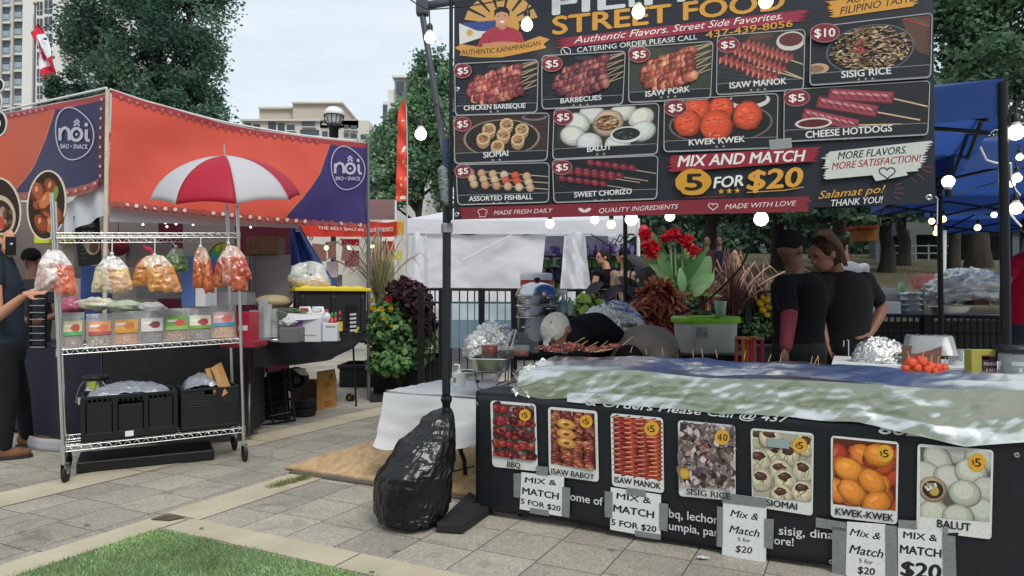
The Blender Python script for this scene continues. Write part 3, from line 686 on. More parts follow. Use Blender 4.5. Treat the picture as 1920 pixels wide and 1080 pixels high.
        for i in range(9): pr.line([(.1*i+.08, 0), (.1*i+.1, .16)], .02, '#c9b096', asp)
        for x in (.1, .36, .62, .88):
            for i in range(20): blob(pr, clipx(x+rnd(-.06, .06)), .06+.05*i, rnd(.06, .1), rnd(.04, .06), jit(random.choice(['#7d3a30', '#94503d', '#6a2c28', '#a8664a']), .2), asp, rnd(-.4, .4), .6, .15)
        for y in (.24, .42, .58): blob(pr, .37, y, .16, .085, '#c9954f', asp, .1, .5, .1); oval(pr, .37, y, .07, .03, '#7a4a2c')
    elif kind == 'p_manok':
        pr.poly([(0, 0), (1, 0), (1, 1), (0, 1)], '#5a241f')
        for i, x in enumerate((.13, .38, .64, .9)): squig(pr, asp, x+rnd(-.02, .02), .0, x+.02, 1, .14, 11+i, ['#6f2320', '#b34a35', '#e09a78'] if i % 2 else ['#6a201f', '#9e3d35', '#d4907c'], .045)
    elif kind == 'p_sisig':
        pr.poly([(0, 0), (1, 0), (1, 1), (0, 1)], '#4d4241')
        specks(pr, 620, lambda: (rnd(), rnd()), ['#8a7878', '#a8979a', '#5f4d4d', '#6f5f60', '#c2b4b4', '#3f3433', '#7d6a66'], .055, asp)
        for i in range(8): pr.ell(.5+rnd(-.1, .1), .4+rnd(-.1, .1), .02, .015, '#a8323c', 0, 8)
        oval(pr, .1, .82, .1, .09, '#b8912c'); oval(pr, .1, .82, .07, .06, '#c9a545')
    elif kind == 'p_siomai':
        pr.poly([(0, 0), (1, 0), (1, 1), (0, 1)], '#a9a595')
        for x, y in ((.08, .1), (.4, .3), (.62, .32), (.1, .45), (.48, .58), (.88, .55), (.15, .75), (.55, .72), (.5, .95), (.85, .86), (.9, .15), (.3, .08)):
            blob(pr, x, y, .16, .15, jit('#c9c1a5', .08), asp, rnd(-1, 1), .2, .1, 14)
            for k in range(4): pr.line([(clipx(x+rnd(-.1, .1)), clipx(y+.1)), (clipx(x+rnd(-.1, .1)), clipx(y-.02))], .014, '#8f876c', asp)
            blob(pr, clipx(x-.02), clipx(y-.06), .085, .055, '#54382f', asp, 0, .5, .3, 10)
    elif kind == 'p_kwek':
        pr.poly([(0, 0), (1, 0), (1, 1), (0, 1)], '#5a2a22')
        for i in range(26): blob(pr, rnd(.02, .98), rnd(.02, .98), .17, .14, jit(random.choice(['#c9622c', '#b94f2a', '#d87c34', '#a8402c']), .12), asp, rnd(0, 3), .3, .06, 18)
        for x, y in ((.25, .45), (.62, .6), (.72, .2), (.3, .78), (.7, .92)): blob(pr, x, y, .2, .15, jit('#d98836', .08), asp, rnd(-.6, .6), .3, .08, 18)
    elif kind == 'p_balut':
        pr.poly([(0, 0), (1, 0), (1, 1), (0, 1)], '#5c5a50'); 
        for x, y, a in ((.55, .02, .2), (.85, .1, .3), (.25, .17, .9), (.08, .4, .2), (.1, .78, .3), (.42, .42, .2), (.72, .3, .0), (.96, .55, .2), (.2, .95, .1), (.9, .86, .4), (.64, .62, .1), (.55, .98, .0)):
            blob(pr, x, y, .21, .17, jit('#b7b8ae', .05), asp, a, .15, .0, 24)
        blob(pr, .18, .6, .18, .16, '#b59c86', asp, 0, 0, .02, 22); oval(pr, .18, .6, .15, .13, '#332a24'); oval(pr, .2, .62, .07, .07, '#b59a4c'); specks(pr, 14, indisc(.15, .55, .08, .06), ['#cfc9bc', '#8a8478'], .03, asp)
    pr.frame(None)

# ================================================================ THE BIG HANGING MENU SIGN
SL = P(851, 412, 4.17); SR_ = P(1754, 382, 3.46); SR_.z = SL.z
SU = (SR_-SL); SW = SU.length; SU.normalize()
sign = Surf(SL, SU, UP)
tsg = thing('menu_sign', 'large black street food menu banner hung between the tent poles', 'menu sign', SL + SU*SW/2)
pr = Print(sign, 0); pr.grid(lambda u, v: sign.pt(u*SW, v*1.62, 0), 40, 24, c_='#232732'); 
pr.h = .002
GOLD, WT, RED = '#d19a3c', '#d9dadb', '#7c2634'
# maker's badge with a man in a red shirt
for i in range(7):
    a0 = PI*(1.05 + i*.13); a1 = a0+.1*PI
    pr.poly([(940+math.cos(a0)*32, 46+math.sin(a0)*26), (940+math.cos(a0)*70, 46+math.sin(a0)*58), (940+math.cos(a1)*70, 46+math.sin(a1)*58), (940+math.cos(a1)*32, 46+math.sin(a1)*26)], '#c99b5c')
pr.ell(940, 48, 34, 34, '#cf9a4f'); pr.poly([(861, 44), (925, 40), (930, 62), (862, 84)], '#d4d4d0'); pr.poly([(861, 44), (930, 38), (930, 60), (895, 58)], '#3a4a8c'); pr.star(881, 62, 9, '#cf7a42', 8); pr.ell(881, 62, 4, 4, '#d8a04a')
pr.poly([(895, 86), (905, 64), (918, 55), (932, 50), (952, 50), (968, 55), (978, 62), (985, 84), (940, 92)], '#a83a4c')
pr.poly([(915, 84), (918, 70), (922, 84)], '#8a2c3c'); pr.poly([(966, 84), (970, 70), (973, 82)], '#8a2c3c')
pr.poly([(905, 82), (940, 78), (975, 80), (978, 88), (940, 90), (905, 90)], '#c48a6c')
pr.poly([(933, 52), (934, 44), (949, 44), (950, 52), (942, 57)], '#bf866a'); pr.ell(941, 34, 12.5, 15, '#cb9579'); pr.poly([(927, 33), (927, 20), (935, 13), (949, 13), (956, 21), (955, 33), (952, 25), (941, 22), (931, 25)], '#22201f')
pr.poly([(935, 40), (948, 39), (942, 44)], '#e8e4e0'); pr.line([(933, 31), (938, 30)], 1.3, '#33241f'); pr.line([(944, 30), (949, 30)], 1.3, '#33241f')
pr.poly([(853, 90), (866, 83), (900, 88), (940, 88), (980, 80), (1012, 68), (1031, 74), (1019, 83), (1025, 90), (985, 99), (940, 108), (895, 108), (862, 104), (865, 97)], '#c9924a')
pr.text('AUTHENTIC KAPAMPANGAN', (866, 103), (1013, 85), 9.5, '#2b221c', .012, 0, 4)
pr.text('FILIPINO', (1037, 28), (1478, -19), 40, '#c9ced2', .045)
pr.text('STREET FOOD', (1037, 65), (1470, 17), 33, '#cf963e', .045)
pr.brush([(1052, 72), (1512, 18), (1508, 40), (1050, 90)], '#8f2d44', .03, 6)
pr.text('Authentic Flavors. Street Side Favorites.', (1076, 82), (1467, 36), 13, '#e3dcdc', .004, .32)
pr.line([(1061+9*math.cos(i*PI/8), 97+8*math.sin(i*PI/8)) for i in range(16)], 1.4, WT, close=True); pr.line([(1057, 93), (1060, 99), (1065, 101)], 2, WT)
pr.text('CATERING ORDER PLEASE CALL', (1082, 99), (1307, 74), 9.5, WT, .012)
pr.text('437-439-8056', (1323, 72), (1486, 50), 12.5, '#cf963e', .02)
pr.brush([(1552, 3), (1722, -18), (1714, 12), (1560, 34)], '#cf963e', .05, 7); pr.text('FILIPINO TASTE', (1575, 28), (1716, 2), 13.5, '#2b211b', .015, .2); pr.text('AUTHENTIC', (1586, 8), (1700, -12), 13, '#2b211b', .015, .2)
FR = [('chicken', [(854, 121), (1010, 113), (1008, 212), (855, 218)], 'CHICKEN BARBEQUE', (871, 208), (986, 203), 9, (869, 134, 17, 14), '$5', 2, (928, 210)),
      ('bbq', [(1017, 106), (1173, 97), (1168, 197), (1017, 206)], 'BARBECUES', (1052, 195), (1128, 188), 9, (1036, 121, 20, 15), '$5', 3, (1089, 198)),
      ('pork', [(1180, 90), (1337, 79), (1332, 187), (1179, 194)], 'ISAW PORK', (1211, 183), (1293, 173), 10.5, (1199, 104, 21, 15), '$5', 3, (1253, 183)),
      ('manok', [(1345, 68), (1509, 56), (1506, 169), (1343, 179)], 'ISAW MANOK', (1368, 167), (1474, 158), 11.5, (1365, 85, 22, 15), '$5', 3, (1421, 169)),
      ('sisig', [(1519, 55), (1745, 28), (1742, 148), (1517, 163)], 'SISIG RICE', (1576, 149), (1668, 141), 12.5, (1545, 65, 28, 18), '$10', 3, (1621, 151)),
      ('siomai', [(854, 218), (1031, 213), (1027, 302), (854, 308)], 'SIOMAI', (908, 297), (954, 293), 10.5, (869, 234, 17, 14), '$5', 2, (932, 301)),
      ('balut', [(1040, 206), (1236, 195), (1233, 290), (1037, 300)], 'BALUT', (1102, 286), (1147, 281), 10.5, (1057, 221, 19, 15), '$5', 2, (1127, 290)),
      ('kwek', [(1246, 189), (1458, 177), (1456, 279), (1245, 286)], 'KWEK KWEK', (1292, 274), (1396, 267), 11, (1267, 204, 22, 16), '$5', 2, (1350, 276)),
      ('hotdog', [(1470, 170), (1742, 153), (1738, 254), (1469, 267)], 'CHEESE HOTDOGS', (1510, 260), (1671, 247), 12.5, (1493, 185, 25, 16), '$5', 2, (1590, 261)),
      ('fish', [(857, 310), (1031, 306), (1030, 380), (860, 385)], 'ASSORTED FISHBALL', (881, 378), (1000, 374), 9, (870, 322, 16, 13), '$5', 3, (940, 381)),
      ('chorizo', [(1037, 301), (1234, 293), (1232, 374), (1040, 381)], 'SWEET CHORIZO', (1078, 371), (1185, 364), 9.5, (1055, 315, 19, 14), '$5', 3, (1130, 376))]
for k, q, tx, a, b, hh, bd, pc, ns, sc in FR:
    h0 = pr.h
    pr.rrect(q, 9, '#20242e'); tl, tr_, br, bl_ = [V(p) for p in q]; f = 1 - (hh+9)/((bl_-tl).length)
    qi = [tl+V((2, 2)), tr_+V((-2, 2)), tr_.lerp(br, f)+V((-2, 0)), tl.lerp(bl_, f)+V((2, 0))]
    food(pr, k, [tuple(p) for p in qi], (tr_-tl).length/((bl_-tl).length*f))
    pr.rrect([tuple(tl.lerp(bl_, f)), tuple(tr_.lerp(br, f)), tuple(tr_.lerp(br, .985)-V((2, 0))), tuple(tl.lerp(bl_, .985)+V((2, 0)))], 6, '#20242e', 1, '#8b8c90')
    pr.rrect(q, 9, None, 1.6, '#a5a6a8'); pr.text(tx, a, b, hh, '#d6d7d8', .035)
    for i in range(ns): x = sc[0]+(i-(ns-1)/2)*13; pr.star(x, sc[1]-(x-sc[0])*.06, 3, '#a9a69c')
    pr.ell(bd[0], bd[1], bd[2], bd[3], '#a87a80', -.06); pr.ell(bd[0], bd[1], bd[2]-1.3, bd[3]-1.3, '#7a2737', -.06)
    w = bd[2]*1.35 if pc == '$10' else bd[2]*1.15; pr.text(pc, (bd[0]-w/2, bd[1]+bd[3]*.42+.5), (bd[0]+w/2, bd[1]+bd[3]*.42-1), bd[3]*.85, '#e6e3df', .03)
    pr.h = h0 + .0012
pr.h += .006
pr.brush([(866, 390), (1518, 369), (1512, 398), (868, 412)], '#7c2634', .012, 5)
pr.text('MADE FRESH DAILY', (928, 404), (1038, 399), 8, '#d9c9cb', .006, .25); pr.text('QUALITY INGREDIENTS', (1124, 400), (1272, 392), 8.5, '#d9c9cb', .006, .25); pr.text('MADE WITH LOVE', (1359, 393), (1492, 386), 9, '#d9c9cb', .006, .25)
pr.line([(901, 407), (901, 401), (898, 398), (900, 394), (904, 394), (907, 392), (911, 394), (915, 395), (916, 399), (913, 401), (913, 407)], 1.3, '#d9c9cb', close=True)
pr.ell(1092, 395, 7, 3.2, '#d9c9cb', .5); pr.ell(1103, 395, 7, 3.2, '#d9c9cb', -.5); pr.heart(1337, 388, 9, '#d9c9cb', 1.5)
pr.brush([(1256, 294), (1532, 277), (1528, 304), (1258, 324)], '#8d2636', .03, 5); pr.text('MIX AND MATCH', (1271, 314), (1509, 303), 20, '#dcdddd', .035, .22)
pr.ell(1300, 343, 33, 25, '#c9902f', 0, 26, .04); pr.text('5', (1286, 358), (1316, 357), 30, '#1b1a1c', .05); pr.text('FOR', (1338, 354), (1393, 349), 20, '#dcdddd', .035, .15); pr.text('$20', (1401, 357), (1503, 350), 35, '#cf963e', .05, .1)
for i in range(3): pr.star(1352+15*i, 360-i*.7, 6, '#cf963e')
pr.line([(1400, 362), (1470, 358), (1506, 352)], 1.5, '#cf963e'); pr.line([(1285, 372), (1360, 369)], 1.2, '#8d2636')
pr.brush([(1546, 287), (1740, 266), (1720, 322), (1546, 338)], '#c2c6c2', .05, 11); pr.poly([(1628, 320), (1690, 312), (1700, 330), (1640, 341)], '#c2c6c2')
pr.text('MORE FLAVORS.', (1569, 301), (1697, 289), 13.5, '#1e1d20', .02, .25); pr.text('MORE SATISFACTION!', (1558, 320), (1724, 304), 13, '#9c2b3c', .02, .25); pr.heart(1661, 325, 15, '#1e1d20', 2.4)
pr.text('Salamat po!', (1533, 374), (1658, 362), 14, '#cf963e', .008, .35); pr.text('THANK YOU!', (1557, 388), (1653, 381), 12, '#d6d7d8', .012, .22)
for x0, y0, x1, y1 in ((1675, 350, 1688, 344), (1674, 357, 1693, 353), (1674, 363, 1694, 364), (1675, 370, 1686, 375), (1706, 334, 1714, 343), (1717, 327, 1730, 337), (1726, 320, 1743, 325), (1727, 314, 1746, 314)): pr.line([(x0, y0), (x1, y1)], 1.3, '#7c3a55')
pr.build('printed_panel', PRT, tsg, vcol=True)
for a, b in ((.02, .03), (SW-.03, .03), (SW-.03, .8), (.02, .8), (SW*.5, .03)):
    m = MB(); c = sign.pt(a, b, .004); m.lathe([(.006, 0), (.012, .003), (.016, 0)], c, 12, mtx=Matrix((SU, UP, -SU.cross(UP)*-1)).transposed()); m.build('eyelet', STEEL, tsg)
m = MB(); m.tube([sign.pt(-.02, 0, 0), sign.pt(-.02, 1.62, 0)], .012, 8); m.tube([sign.pt(-.02, 1.62, -.02), sign.pt(SW+.02, 1.62, -.02)], .018, 8); m.build('hanging_rail', BLK, tsg)
m = MB(); pts = [sign.ab(1441, 264), sign.ab(1483, 260), sign.ab(1484, 279), sign.ab(1443, 283)]; m.prism([sign.pt(a, b, .022) for a, b in pts], sign.n*.001); m.build('tape_piece', mat('duct_tape', '#8b9191', .5, .2, var=.1), label='grey duct tape stuck on the menu sign above mix and match', cat='tape')
# ================================================================ FRONT TABLE, ITS BANNER AND THE FOIL-COVERED GRILL
BO = G(892, 955, .03); BU = -LDIR
tb = Surf(BO, BU, UP)
TL_ = V(tb.ab(890, 737)); TW = 2.80; TH = tb.ab(890, 737)[1]   # banner height
TABLE_Z = BO.z + TH
tt = thing('folding_table', 'long folding table behind the black food banner', 'table', BO + BU*TW/2 + RDIR*.38)
m = MB(); c = BO + BU*TW/2 + RDIR*.4; rz = math.atan2(BU.y, BU.x); m.box((c.x, c.y, TABLE_Z-.025), (TW-.06, .74, .04), rz); m.build('tabletop', mat('table_grey', '#8c8f91', .6, var=.1), tt, bev=.008)
for a in (.25, TW-.25):
    for b in (.1, .7):
        m = MB(); q = BO + BU*a + RDIR*b; m.tube([V((q.x, q.y, 0)), V((q.x, q.y, TABLE_Z-.04))], .014, 8); m.build('leg', BLK, tt)
ban = thing('table_banner', 'black vinyl banner with white lettering hung along the front of the table', 'banner', BO + BU*TW/2)
BB = mat('black_vinyl', '#17191e', .42, vc=True, var=.1, vs=3, bump=.35, bs=5, spec=.45)
def bw(a, b):  # soft folds, strongest at the hem and the ends
    return 0
vin = m = MB('#1b1e25')
m.grid(lambda u, v: tb.pt(u*TW, v*(TH-.004), -.002) + UP*(.012*math.sin(u*9)*(1-v)) + tb.n*(.005*(1-v)**3*math.sin(u*23)), 90, 16)
def over(u, v):   # the banner's top edge rolls back over the table edge
    a = v*PI/2; return tb.pt(u*TW, TH-.004+.018*math.sin(a), -.002 - .018*(1-math.cos(a)))
m.grid(over, 60, 5); m.grid(lambda u, v: tb.pt(u*TW, TH+.014+.003*NZ.noise(V((u*30, v*3, 1))), -.02-v*.26), 60, 4)
m.grid(lambda u, v: tb.pt(0, lerp(.0, TH-.004, v), -.002-u*.035), 2, 10)
m.grid(lambda u, v: tb.pt(TW, lerp(.0, TH-.004, v), -.002-u*.05), 2, 10)
pr = Print(tb, .024); pr.dh = 1e-5
def bt(t, a, b, h, bold=.012): pr.text(t, a, b, h, '#c9ccd0', bold)
pr.h = .007
bt('ome of the', (1070, 937), (1163, 953), 15); bt('bq, lechon', (1255, 969), (1348, 982), 16); bt('umpia, pancit', (1255, 992), (1372, 1009), 15)
bt(', sisig, dina', (1447, 1000), (1563, 1010), 16); bt('ore!', (1452, 1019), (1488, 1023), 15)
pr.text('& Orders Please Call @ 437', (1100, 759), (1480, 792), 13, '#d5d8da', .02, .3); pr.text('8025', (1648, 812), (1747, 819), 17, '#d5d8da', .05, .1)
vin.merge(pr).build('vinyl', BB, ban, thick=.0015, vcol=True)
def eyelet(px, py):
    m = MB(); a, b = tb.ab(px, py); c = tb.pt(a, b, .006); w = V((-BU.y, BU.x, 0))
    m.lathe([(.004, .0), (.0075, .002), (.011, 0)], c, 14, mtx=Matrix((BU, UP, tb.n)).transposed()); m.build('eyelet', STEEL, ban)
for q in ((896, 946), (895, 757), (1559, 1053), (1906, 853)): eyelet(*q)
def lift(z): return .012
def poster(kind, q, ph, tx, a, b, hh, bd, price, label, badw=None):
    pr = Print(tb, .012); pr.rrect(q, 8, '#d3d5d3'); food(pr, kind, ph, (V(ph[1])-V(ph[0])).length/(V(ph[3])-V(ph[0])).length)
    pr.text(tx, a, b, hh, '#23252a', .035); r = bd[2]
    pr.ell(bd[0], bd[1], r, r, '#d5a038', 0, 24); pr.text('$', (bd[0]-r*.6, bd[1]+r*.2), (bd[0]-r*.3, bd[1]+r*.22), r*.5, '#2a2621', .02); pr.text(price, (bd[0]-r*.25, bd[1]+r*.42), (bd[0]+r*(.42 if price == '5' else .7), bd[1]+r*.47), r*.9, '#2a2621', .03)
    back = MB(); p = pr.rpts(q, 8); back.prism([tb.pt(*tb.ab(*k), .0085) for k in p], tb.n*.003); k = len(pr.v)
    pr.add(back.v, back.f, '#c9cbc9', False)
    return pr.build('food_poster', PAPER, label=label, cat='poster', group='food posters on the black banner', vcol=True)
poster('p_bbq', [(921, 750), (1006, 757), (1010, 883), (925, 874)], [(926, 755), (1003, 762), (1006, 862), (928, 853)], 'BBQ', (955, 873), (979, 876), 10, (988, 777, 11), '5', 'white bordered food poster of red grilled meat lettered BBQ')
poster('p_baboy', [(1029, 762), (1121, 770), (1124, 903), (1031, 890)], [(1034, 767), (1116, 775), (1119, 880), (1035, 868)], 'ISAW BABOY', (1037, 886), (1117, 897), 10, (1102, 789, 12), '5', 'white bordered poster of brown glazed skewers lettered ISAW BABOY')
poster('p_manok', [(1146, 774), (1244, 783), (1246, 924), (1149, 910)], [(1151, 779), (1240, 788), (1241, 899), (1153, 887)], 'ISAW MANOK', (1154, 903), (1240, 916), 11, (1223, 803, 14), '5', 'white bordered poster of red zigzag skewers lettered ISAW MANOK')
poster('p_sisig', [(1272, 787), (1379, 797), (1380, 938), (1274, 929)], [(1276, 791), (1376, 801), (1376, 915), (1276, 905)], 'SISIG RICE', (1289, 924), (1371, 933), 11, (1356, 818, 14), '10', 'white bordered poster of chopped grey meat with a lime lettered SISIG RICE')
poster('p_siomai', [(1408, 802), (1526, 812), (1524, 966), (1411, 948)], [(1412, 806), (1523, 816), (1521, 940), (1412, 928)], 'SIOMAI', (1438, 946), (1495, 954), 12, (1500, 834, 14), '5', 'white bordered poster of pale dumplings lettered SIOMAI')
poster('p_kwek', [(1558, 816), (1685, 828), (1682, 982), (1558, 968)], [(1562, 820), (1681, 832), (1679, 956), (1562, 944)], 'KWEK-KWEK', (1567, 963), (1675, 976), 13, (1659, 849, 16), '5', 'white bordered poster of orange fried eggs lettered KWEK-KWEK')
poster('p_balut', [(1720, 831), (1862, 843), (1858, 1010), (1718, 993)], [(1725, 837), (1858, 848), (1854, 977), (1725, 966)], 'BALUT', (1757, 986), (1819, 994), 14, (1831, 866, 17), '5', 'white bordered poster of grey duck eggs lettered BALUT')
TAPE = mat('grey_duct_tape', '#83888a', .45, .25, var=.12, vs=30, bump=.2, bs=60)
def paper(q, lines, tapes, label):
    b = [tb.pt(*tb.ab(*k), 0) for k in q]; c = sum(b, V())/4
    t = thing('price_sheet', label, 'paper sign', V((c.x, c.y, min(k.z for k in b))), 'paper price sheets taped to the banner')
    pr = Print(tb, .0185); pr.quadg(q, '#d6d9da', 6, 6)
    bk = MB(); bk.prism([tb.pt(*tb.ab(*k), .0165) for k in q], tb.n*.0015); pr.add(bk.v, bk.f, '#cfd2d3', False)
    for tx, a, bb, h, bo, sh in lines: pr.text(tx, a, bb, h, '#24272b', bo, sh)
    pr.build('sheet', PAPER, t, vcol=True)
    for k in tapes:
        m = MB(); m.prism([tb.pt(*tb.ab(*z), .0205) for z in k], tb.n*.0008); m.build('tape', TAPE, t)
paper([(980, 884), (1060, 893), (1058, 967), (977, 953)], [('MIX &', (987, 903), (1045, 909), 10, .05, .05), ('MATCH', (982, 924), (1050, 935), 12, .055, .05), ('5 FOR $20', (979, 942), (1053, 957), 9.5, .05, .05)],
      [[(966, 886), (980, 886), (977, 932), (966, 930)], [(1008, 872), (1030, 874), (1030, 891), (1008, 888)], [(1057, 911), (1072, 913), (1070, 969), (1056, 966)], [(997, 950), (1031, 955), (1033, 966), (996, 960)]], 'white paper MIX & MATCH 5 FOR $20 taped under the BBQ poster')
paper([(1147, 912), (1241, 926), (1240, 1008), (1146, 991)], [('MIX &', (1158, 933), (1222, 943), 11, .05, .05), ('MATCH', (1152, 957), (1228, 970), 13, .055, .05), ('5 FOR $20', (1148, 982), (1232, 996), 11, .05, .05)],
      [[(1136, 919), (1151, 921), (1150, 970), (1136, 967)], [(1238, 941), (1255, 943), (1253, 994), (1238, 991)], [(1176, 912), (1212, 917), (1213, 930), (1177, 925)], [(1192, 992), (1240, 1000), (1240, 1010), (1193, 1003)]], 'white paper MIX & MATCH 5 FOR $20 taped under the ISAW MANOK poster')
paper([(1357, 930), (1438, 948), (1437, 1055), (1355, 1038)], [('Mix &', (1370, 966), (1423, 974), 13, .03, .3), ('Match', (1368, 996), (1425, 1005), 14, .03, .3), ('5 for', (1384, 1012), (1408, 1015), 7, .03, .1), ('$20', (1380, 1032), (1411, 1036), 12, .03, .15)],
      [[(1356, 922), (1438, 932), (1437, 950), (1355, 940)], [(1346, 947), (1357, 949), (1356, 1024), (1345, 1022)], [(1434, 970), (1452, 971), (1450, 1027), (1434, 1024)]], 'white paper with slanted Mix & Match 5 for $20 taped by the SISIG RICE poster')
paper([(1588, 976), (1660, 981), (1660, 1094), (1585, 1086)], [('Mix &', (1593, 1001), (1651, 1010), 13, .03, .3), ('Match', (1592, 1034), (1656, 1044), 16, .03, .3), ('5 for', (1610, 1052), (1637, 1056), 8, .03, .1), ('$20', (1608, 1072), (1640, 1076), 13, .04, .1)],
      [[(1530, 968), (1586, 977), (1587, 994), (1530, 986)], [(1561, 985), (1587, 988), (1584, 1090), (1560, 1086)], [(1660, 982), (1681, 984), (1683, 1096), (1661, 1093)]], 'white paper with slanted Mix & Match 5 for $20 taped under the KWEK-KWEK poster')
paper([(1683, 986), (1766, 994), (1769, 1105), (1684, 1095)], [('MIX &', (1693, 1006), (1756, 1013), 12, .05, .05), ('MATCH', (1687, 1034), (1764, 1043), 15, .055, .05), ('$20', (1689, 1076), (1763, 1084), 27, .06, .08)],
      [[(1684, 972), (1718, 974), (1718, 990), (1684, 986)], [(1766, 1000), (1790, 1003), (1793, 1106), (1768, 1103)], [(1768, 984), (1776, 985), (1776, 1000), (1768, 1000)]], 'white paper with big bold MIX & MATCH $20 taped beside the BALUT poster')
m = MB(); m.prism([tb.pt(*tb.ab(*z), .02) for z in ((1441, 820), (1481, 824), (1480, 840), (1440, 836))], tb.n*.001); m.build('tape_piece', mat('tape_pale', '#8fa0a0', .5), label='pale grey tape stuck across the SIOMAI poster picture', cat='tape')
m = MB(); m.prism([tb.pt(*tb.ab(*z), .02) for z in ((1776, 997), (1796, 996), (1793, 1027), (1776, 1028))], tb.n*.001); m.build('tape_piece', BPLAS, label='black tape patch just under the BALUT poster', cat='tape')

# foil-covered grill: a long tray wrapped in crumpled foil
FOIL = mat('aluminium_foil', '#dcdedb', .3, 1, var=.04, vs=6, bump2=.03, bs2=60)
FOILC = mat('crumpled_foil', '#d8d9d8', .32, 1, bump=.9, bs=45, bump2=.4, bs2=120)
F0 = tb.pt(.30, TH+.016, -.03); FL = 2.60; FD = .55; FH = .155
def crease(a, b, k=0):
    f = 0
    for i, (s_, w) in enumerate(((1.6, 1.0), (3.7, .55), (8.5, .28), (18, .14))):
        q = V((a*s_*1.0+7*i+k, b*s_*2.3, i*3.1)); f += w*(1-2*abs(NZ.noise(q)))
    return f
def foil_edge(a): return FH*(1-.12*max(0, 1-a/.14)) + .018*NZ.noise(V((a*2.2, 0, 9)))
def foil_front(u, v):
    a = u*FL; h = foil_edge(a); z = lerp(-.024 - .012*max(0, NZ.noise(V((a*4, 5, 1)))) - .07*max(0, 1-abs(a-2.2)/.42), h, v)
    out = .026 + .010*math.sin(min(1, v)*PI)*(.6+.6*NZ.noise(V((a*1.4, 2, 2)))) + .019*folds(a, v*.24, 3, .95, 6, .3, (1.6, 3.4, 7.0, 15.0), (1, .6, .35, .2))*(.25+.75*math.sin(PI*min(1, v*.9+.08))) + .05*max(0, .3-v)*(a > .3)
    out = max(out + .03*max(0, 1-abs(a-2.2)/.5)*(1-v), .0125 + .004*folds(a, v, 6))
    return F0 + BU*(a + .018*folds(v*.3, a, 8)*max(0, 1-a/.2)) + tb.n*out + UP*z
def foil_top(u, v):
    a = u*FL; b = v*FD; k = min(1, v*5)
    z = foil_edge(a) + k*(.018*folds(a, b, 4, 1.0, 6, .5) + .012*math.sin(PI*v) + .016*(abs((b*5.5+1.2*NZ.noise(V((a*1.1, b*2, 8)))) % 1-.5)*4-1)) + .02*v
    p = F0 + BU*a - tb.n*b + UP*z; return foil_front(u, 1.0).lerp(p, min(1, v*9))
m = MB(); m.grid(foil_front, 520, 44); m.grid(foil_top, 520, 90)
m.grid(lambda u, v: F0 + BU*(-.012 + .02*crease(u*.5, v*.3, 9) - .03*math.sin(v*PI)) - tb.n*(u*FD) + UP*lerp(-.01, FH*.9+.05*u, v), 60, 24)
m.grid(lambda u, v: F0 + BU*FL - tb.n*(u*FD) + UP*lerp(-.0, FH+.05*u, v), 10, 5)
m.grid(lambda u, v: foil_top(u, 1) + UP*(-v*.2) - tb.n*.005, 160, 3)
m.build('foil_covered_grill', FOIL, label='long grill wrapped in shiny crumpled foil on the bannered table', cat='grill')
# crumpled hem of the foil
m = MB()
for i in range(150):
    a = rnd(0, .10); c = F0 + BU*(rnd(-.03, .05)) + tb.n*rnd(-.3, .06) + UP*rnd(0, .15); 
    s_ = rnd(.02, .05); u1 = V((rnd(-1, 1), rnd(-1, 1), rnd(-1, 1))).normalized()*s_; u2 = V((rnd(-1, 1), rnd(-1, 1), rnd(-1, 1))).normalized()*s_
    m.add([c, c+u1, c+u1+u2, c+u2], [(0, 1, 2), (0, 2, 3)], None, False)
m.build('crumpled_foil_end', FOILC, label='scrunched foil wrapped over the short end of the grill', cat='foil')

# ---------------------------------------------------------------- sign frame pole, its base plate, the tent frame
GREYP = mat('grey_pole', '#4a4f57', .45, .4, var=.12)
PB = G(836, 958); PB.z = 0
tp = thing('sign_pole', 'dark upright tent pole with a leaning upper bar carrying the menu sign', 'pole', PB)
m = MB(); a = P(838, 330, PB.y); m.tube([PB+V((0, 0, .06)), a], .026, 10); m.build('lower_pole', mat('dark_pole', '#25282d', .45, .3, var=.15), tp)
m = MB(); b = P(792, 28, PB.y); m.tube([a+V((.0, 0, -.12)), P(836, 300, PB.y), P(826, 240, PB.y), b], [.022, .022, .02, .019], 10); m.build('upper_pole', GREYP, tp)
m = MB(); m.box(P(792, 14, PB.y), (.075, .06, .1), 0); m.tube([P(788, 12, PB.y), P(850, 2, PB.y-.02)], .026, 10); m.build('elbow', GREYP, tp, bev=.008)
m = MB(); m.tube([P(800, 12, PB.y), P(850, 4, PB.y-.05), P(1250, -70, PB.y-.4), P(1765, -160, 3.45)], .02, 8); m.build('top_beam', GREYP, tp)
m = MB()
for i in range(26): 
    t_ = i/25; m.ball(P(lerp(831, 838, t_)+rnd(-3, 3), lerp(318, 380, t_), PB.y-.02), (.03, .03, .022), 7, 5, wob=.5)
m.build('plastic_wrap', mat('clear_film', '#8e979c', .15, alpha=.55), tp)
m = MB(); m.box(P(838, 428, PB.y), (.062, .062, .06), .3); m.build('duct_tape', TAPE, tp, bev=.005)
m = MB(); m.prism([P(828, 258, PB.y-.03), P(845, 256, PB.y-.03), P(846, 322, PB.y-.03), P(832, 318, PB.y-.03)], (0, .04, 0)); m.build('canopy_corner', mat('navy_corner', '#22345c', .6), tp, bev=.01)
t = thing('pole_base', 'heavy black rubber base plate under the sign pole', 'pole base', PB)
m = MB(); q = [G(818, 1000), G(868, 1003), G(925, 962), G(880, 938)]
m.prism([V((k.x, k.y, .004)) for k in q], (0, 0, .055)); m.build('base_plate', mat('rubber', '#1c1e20', .7, var=.3, vs=8), t, bev=.008)
m = MB(); m.tube([V((PB.x, PB.y, .055)), V((PB.x, PB.y, .16))], .035, 10); m.build('socket', BLK, t)
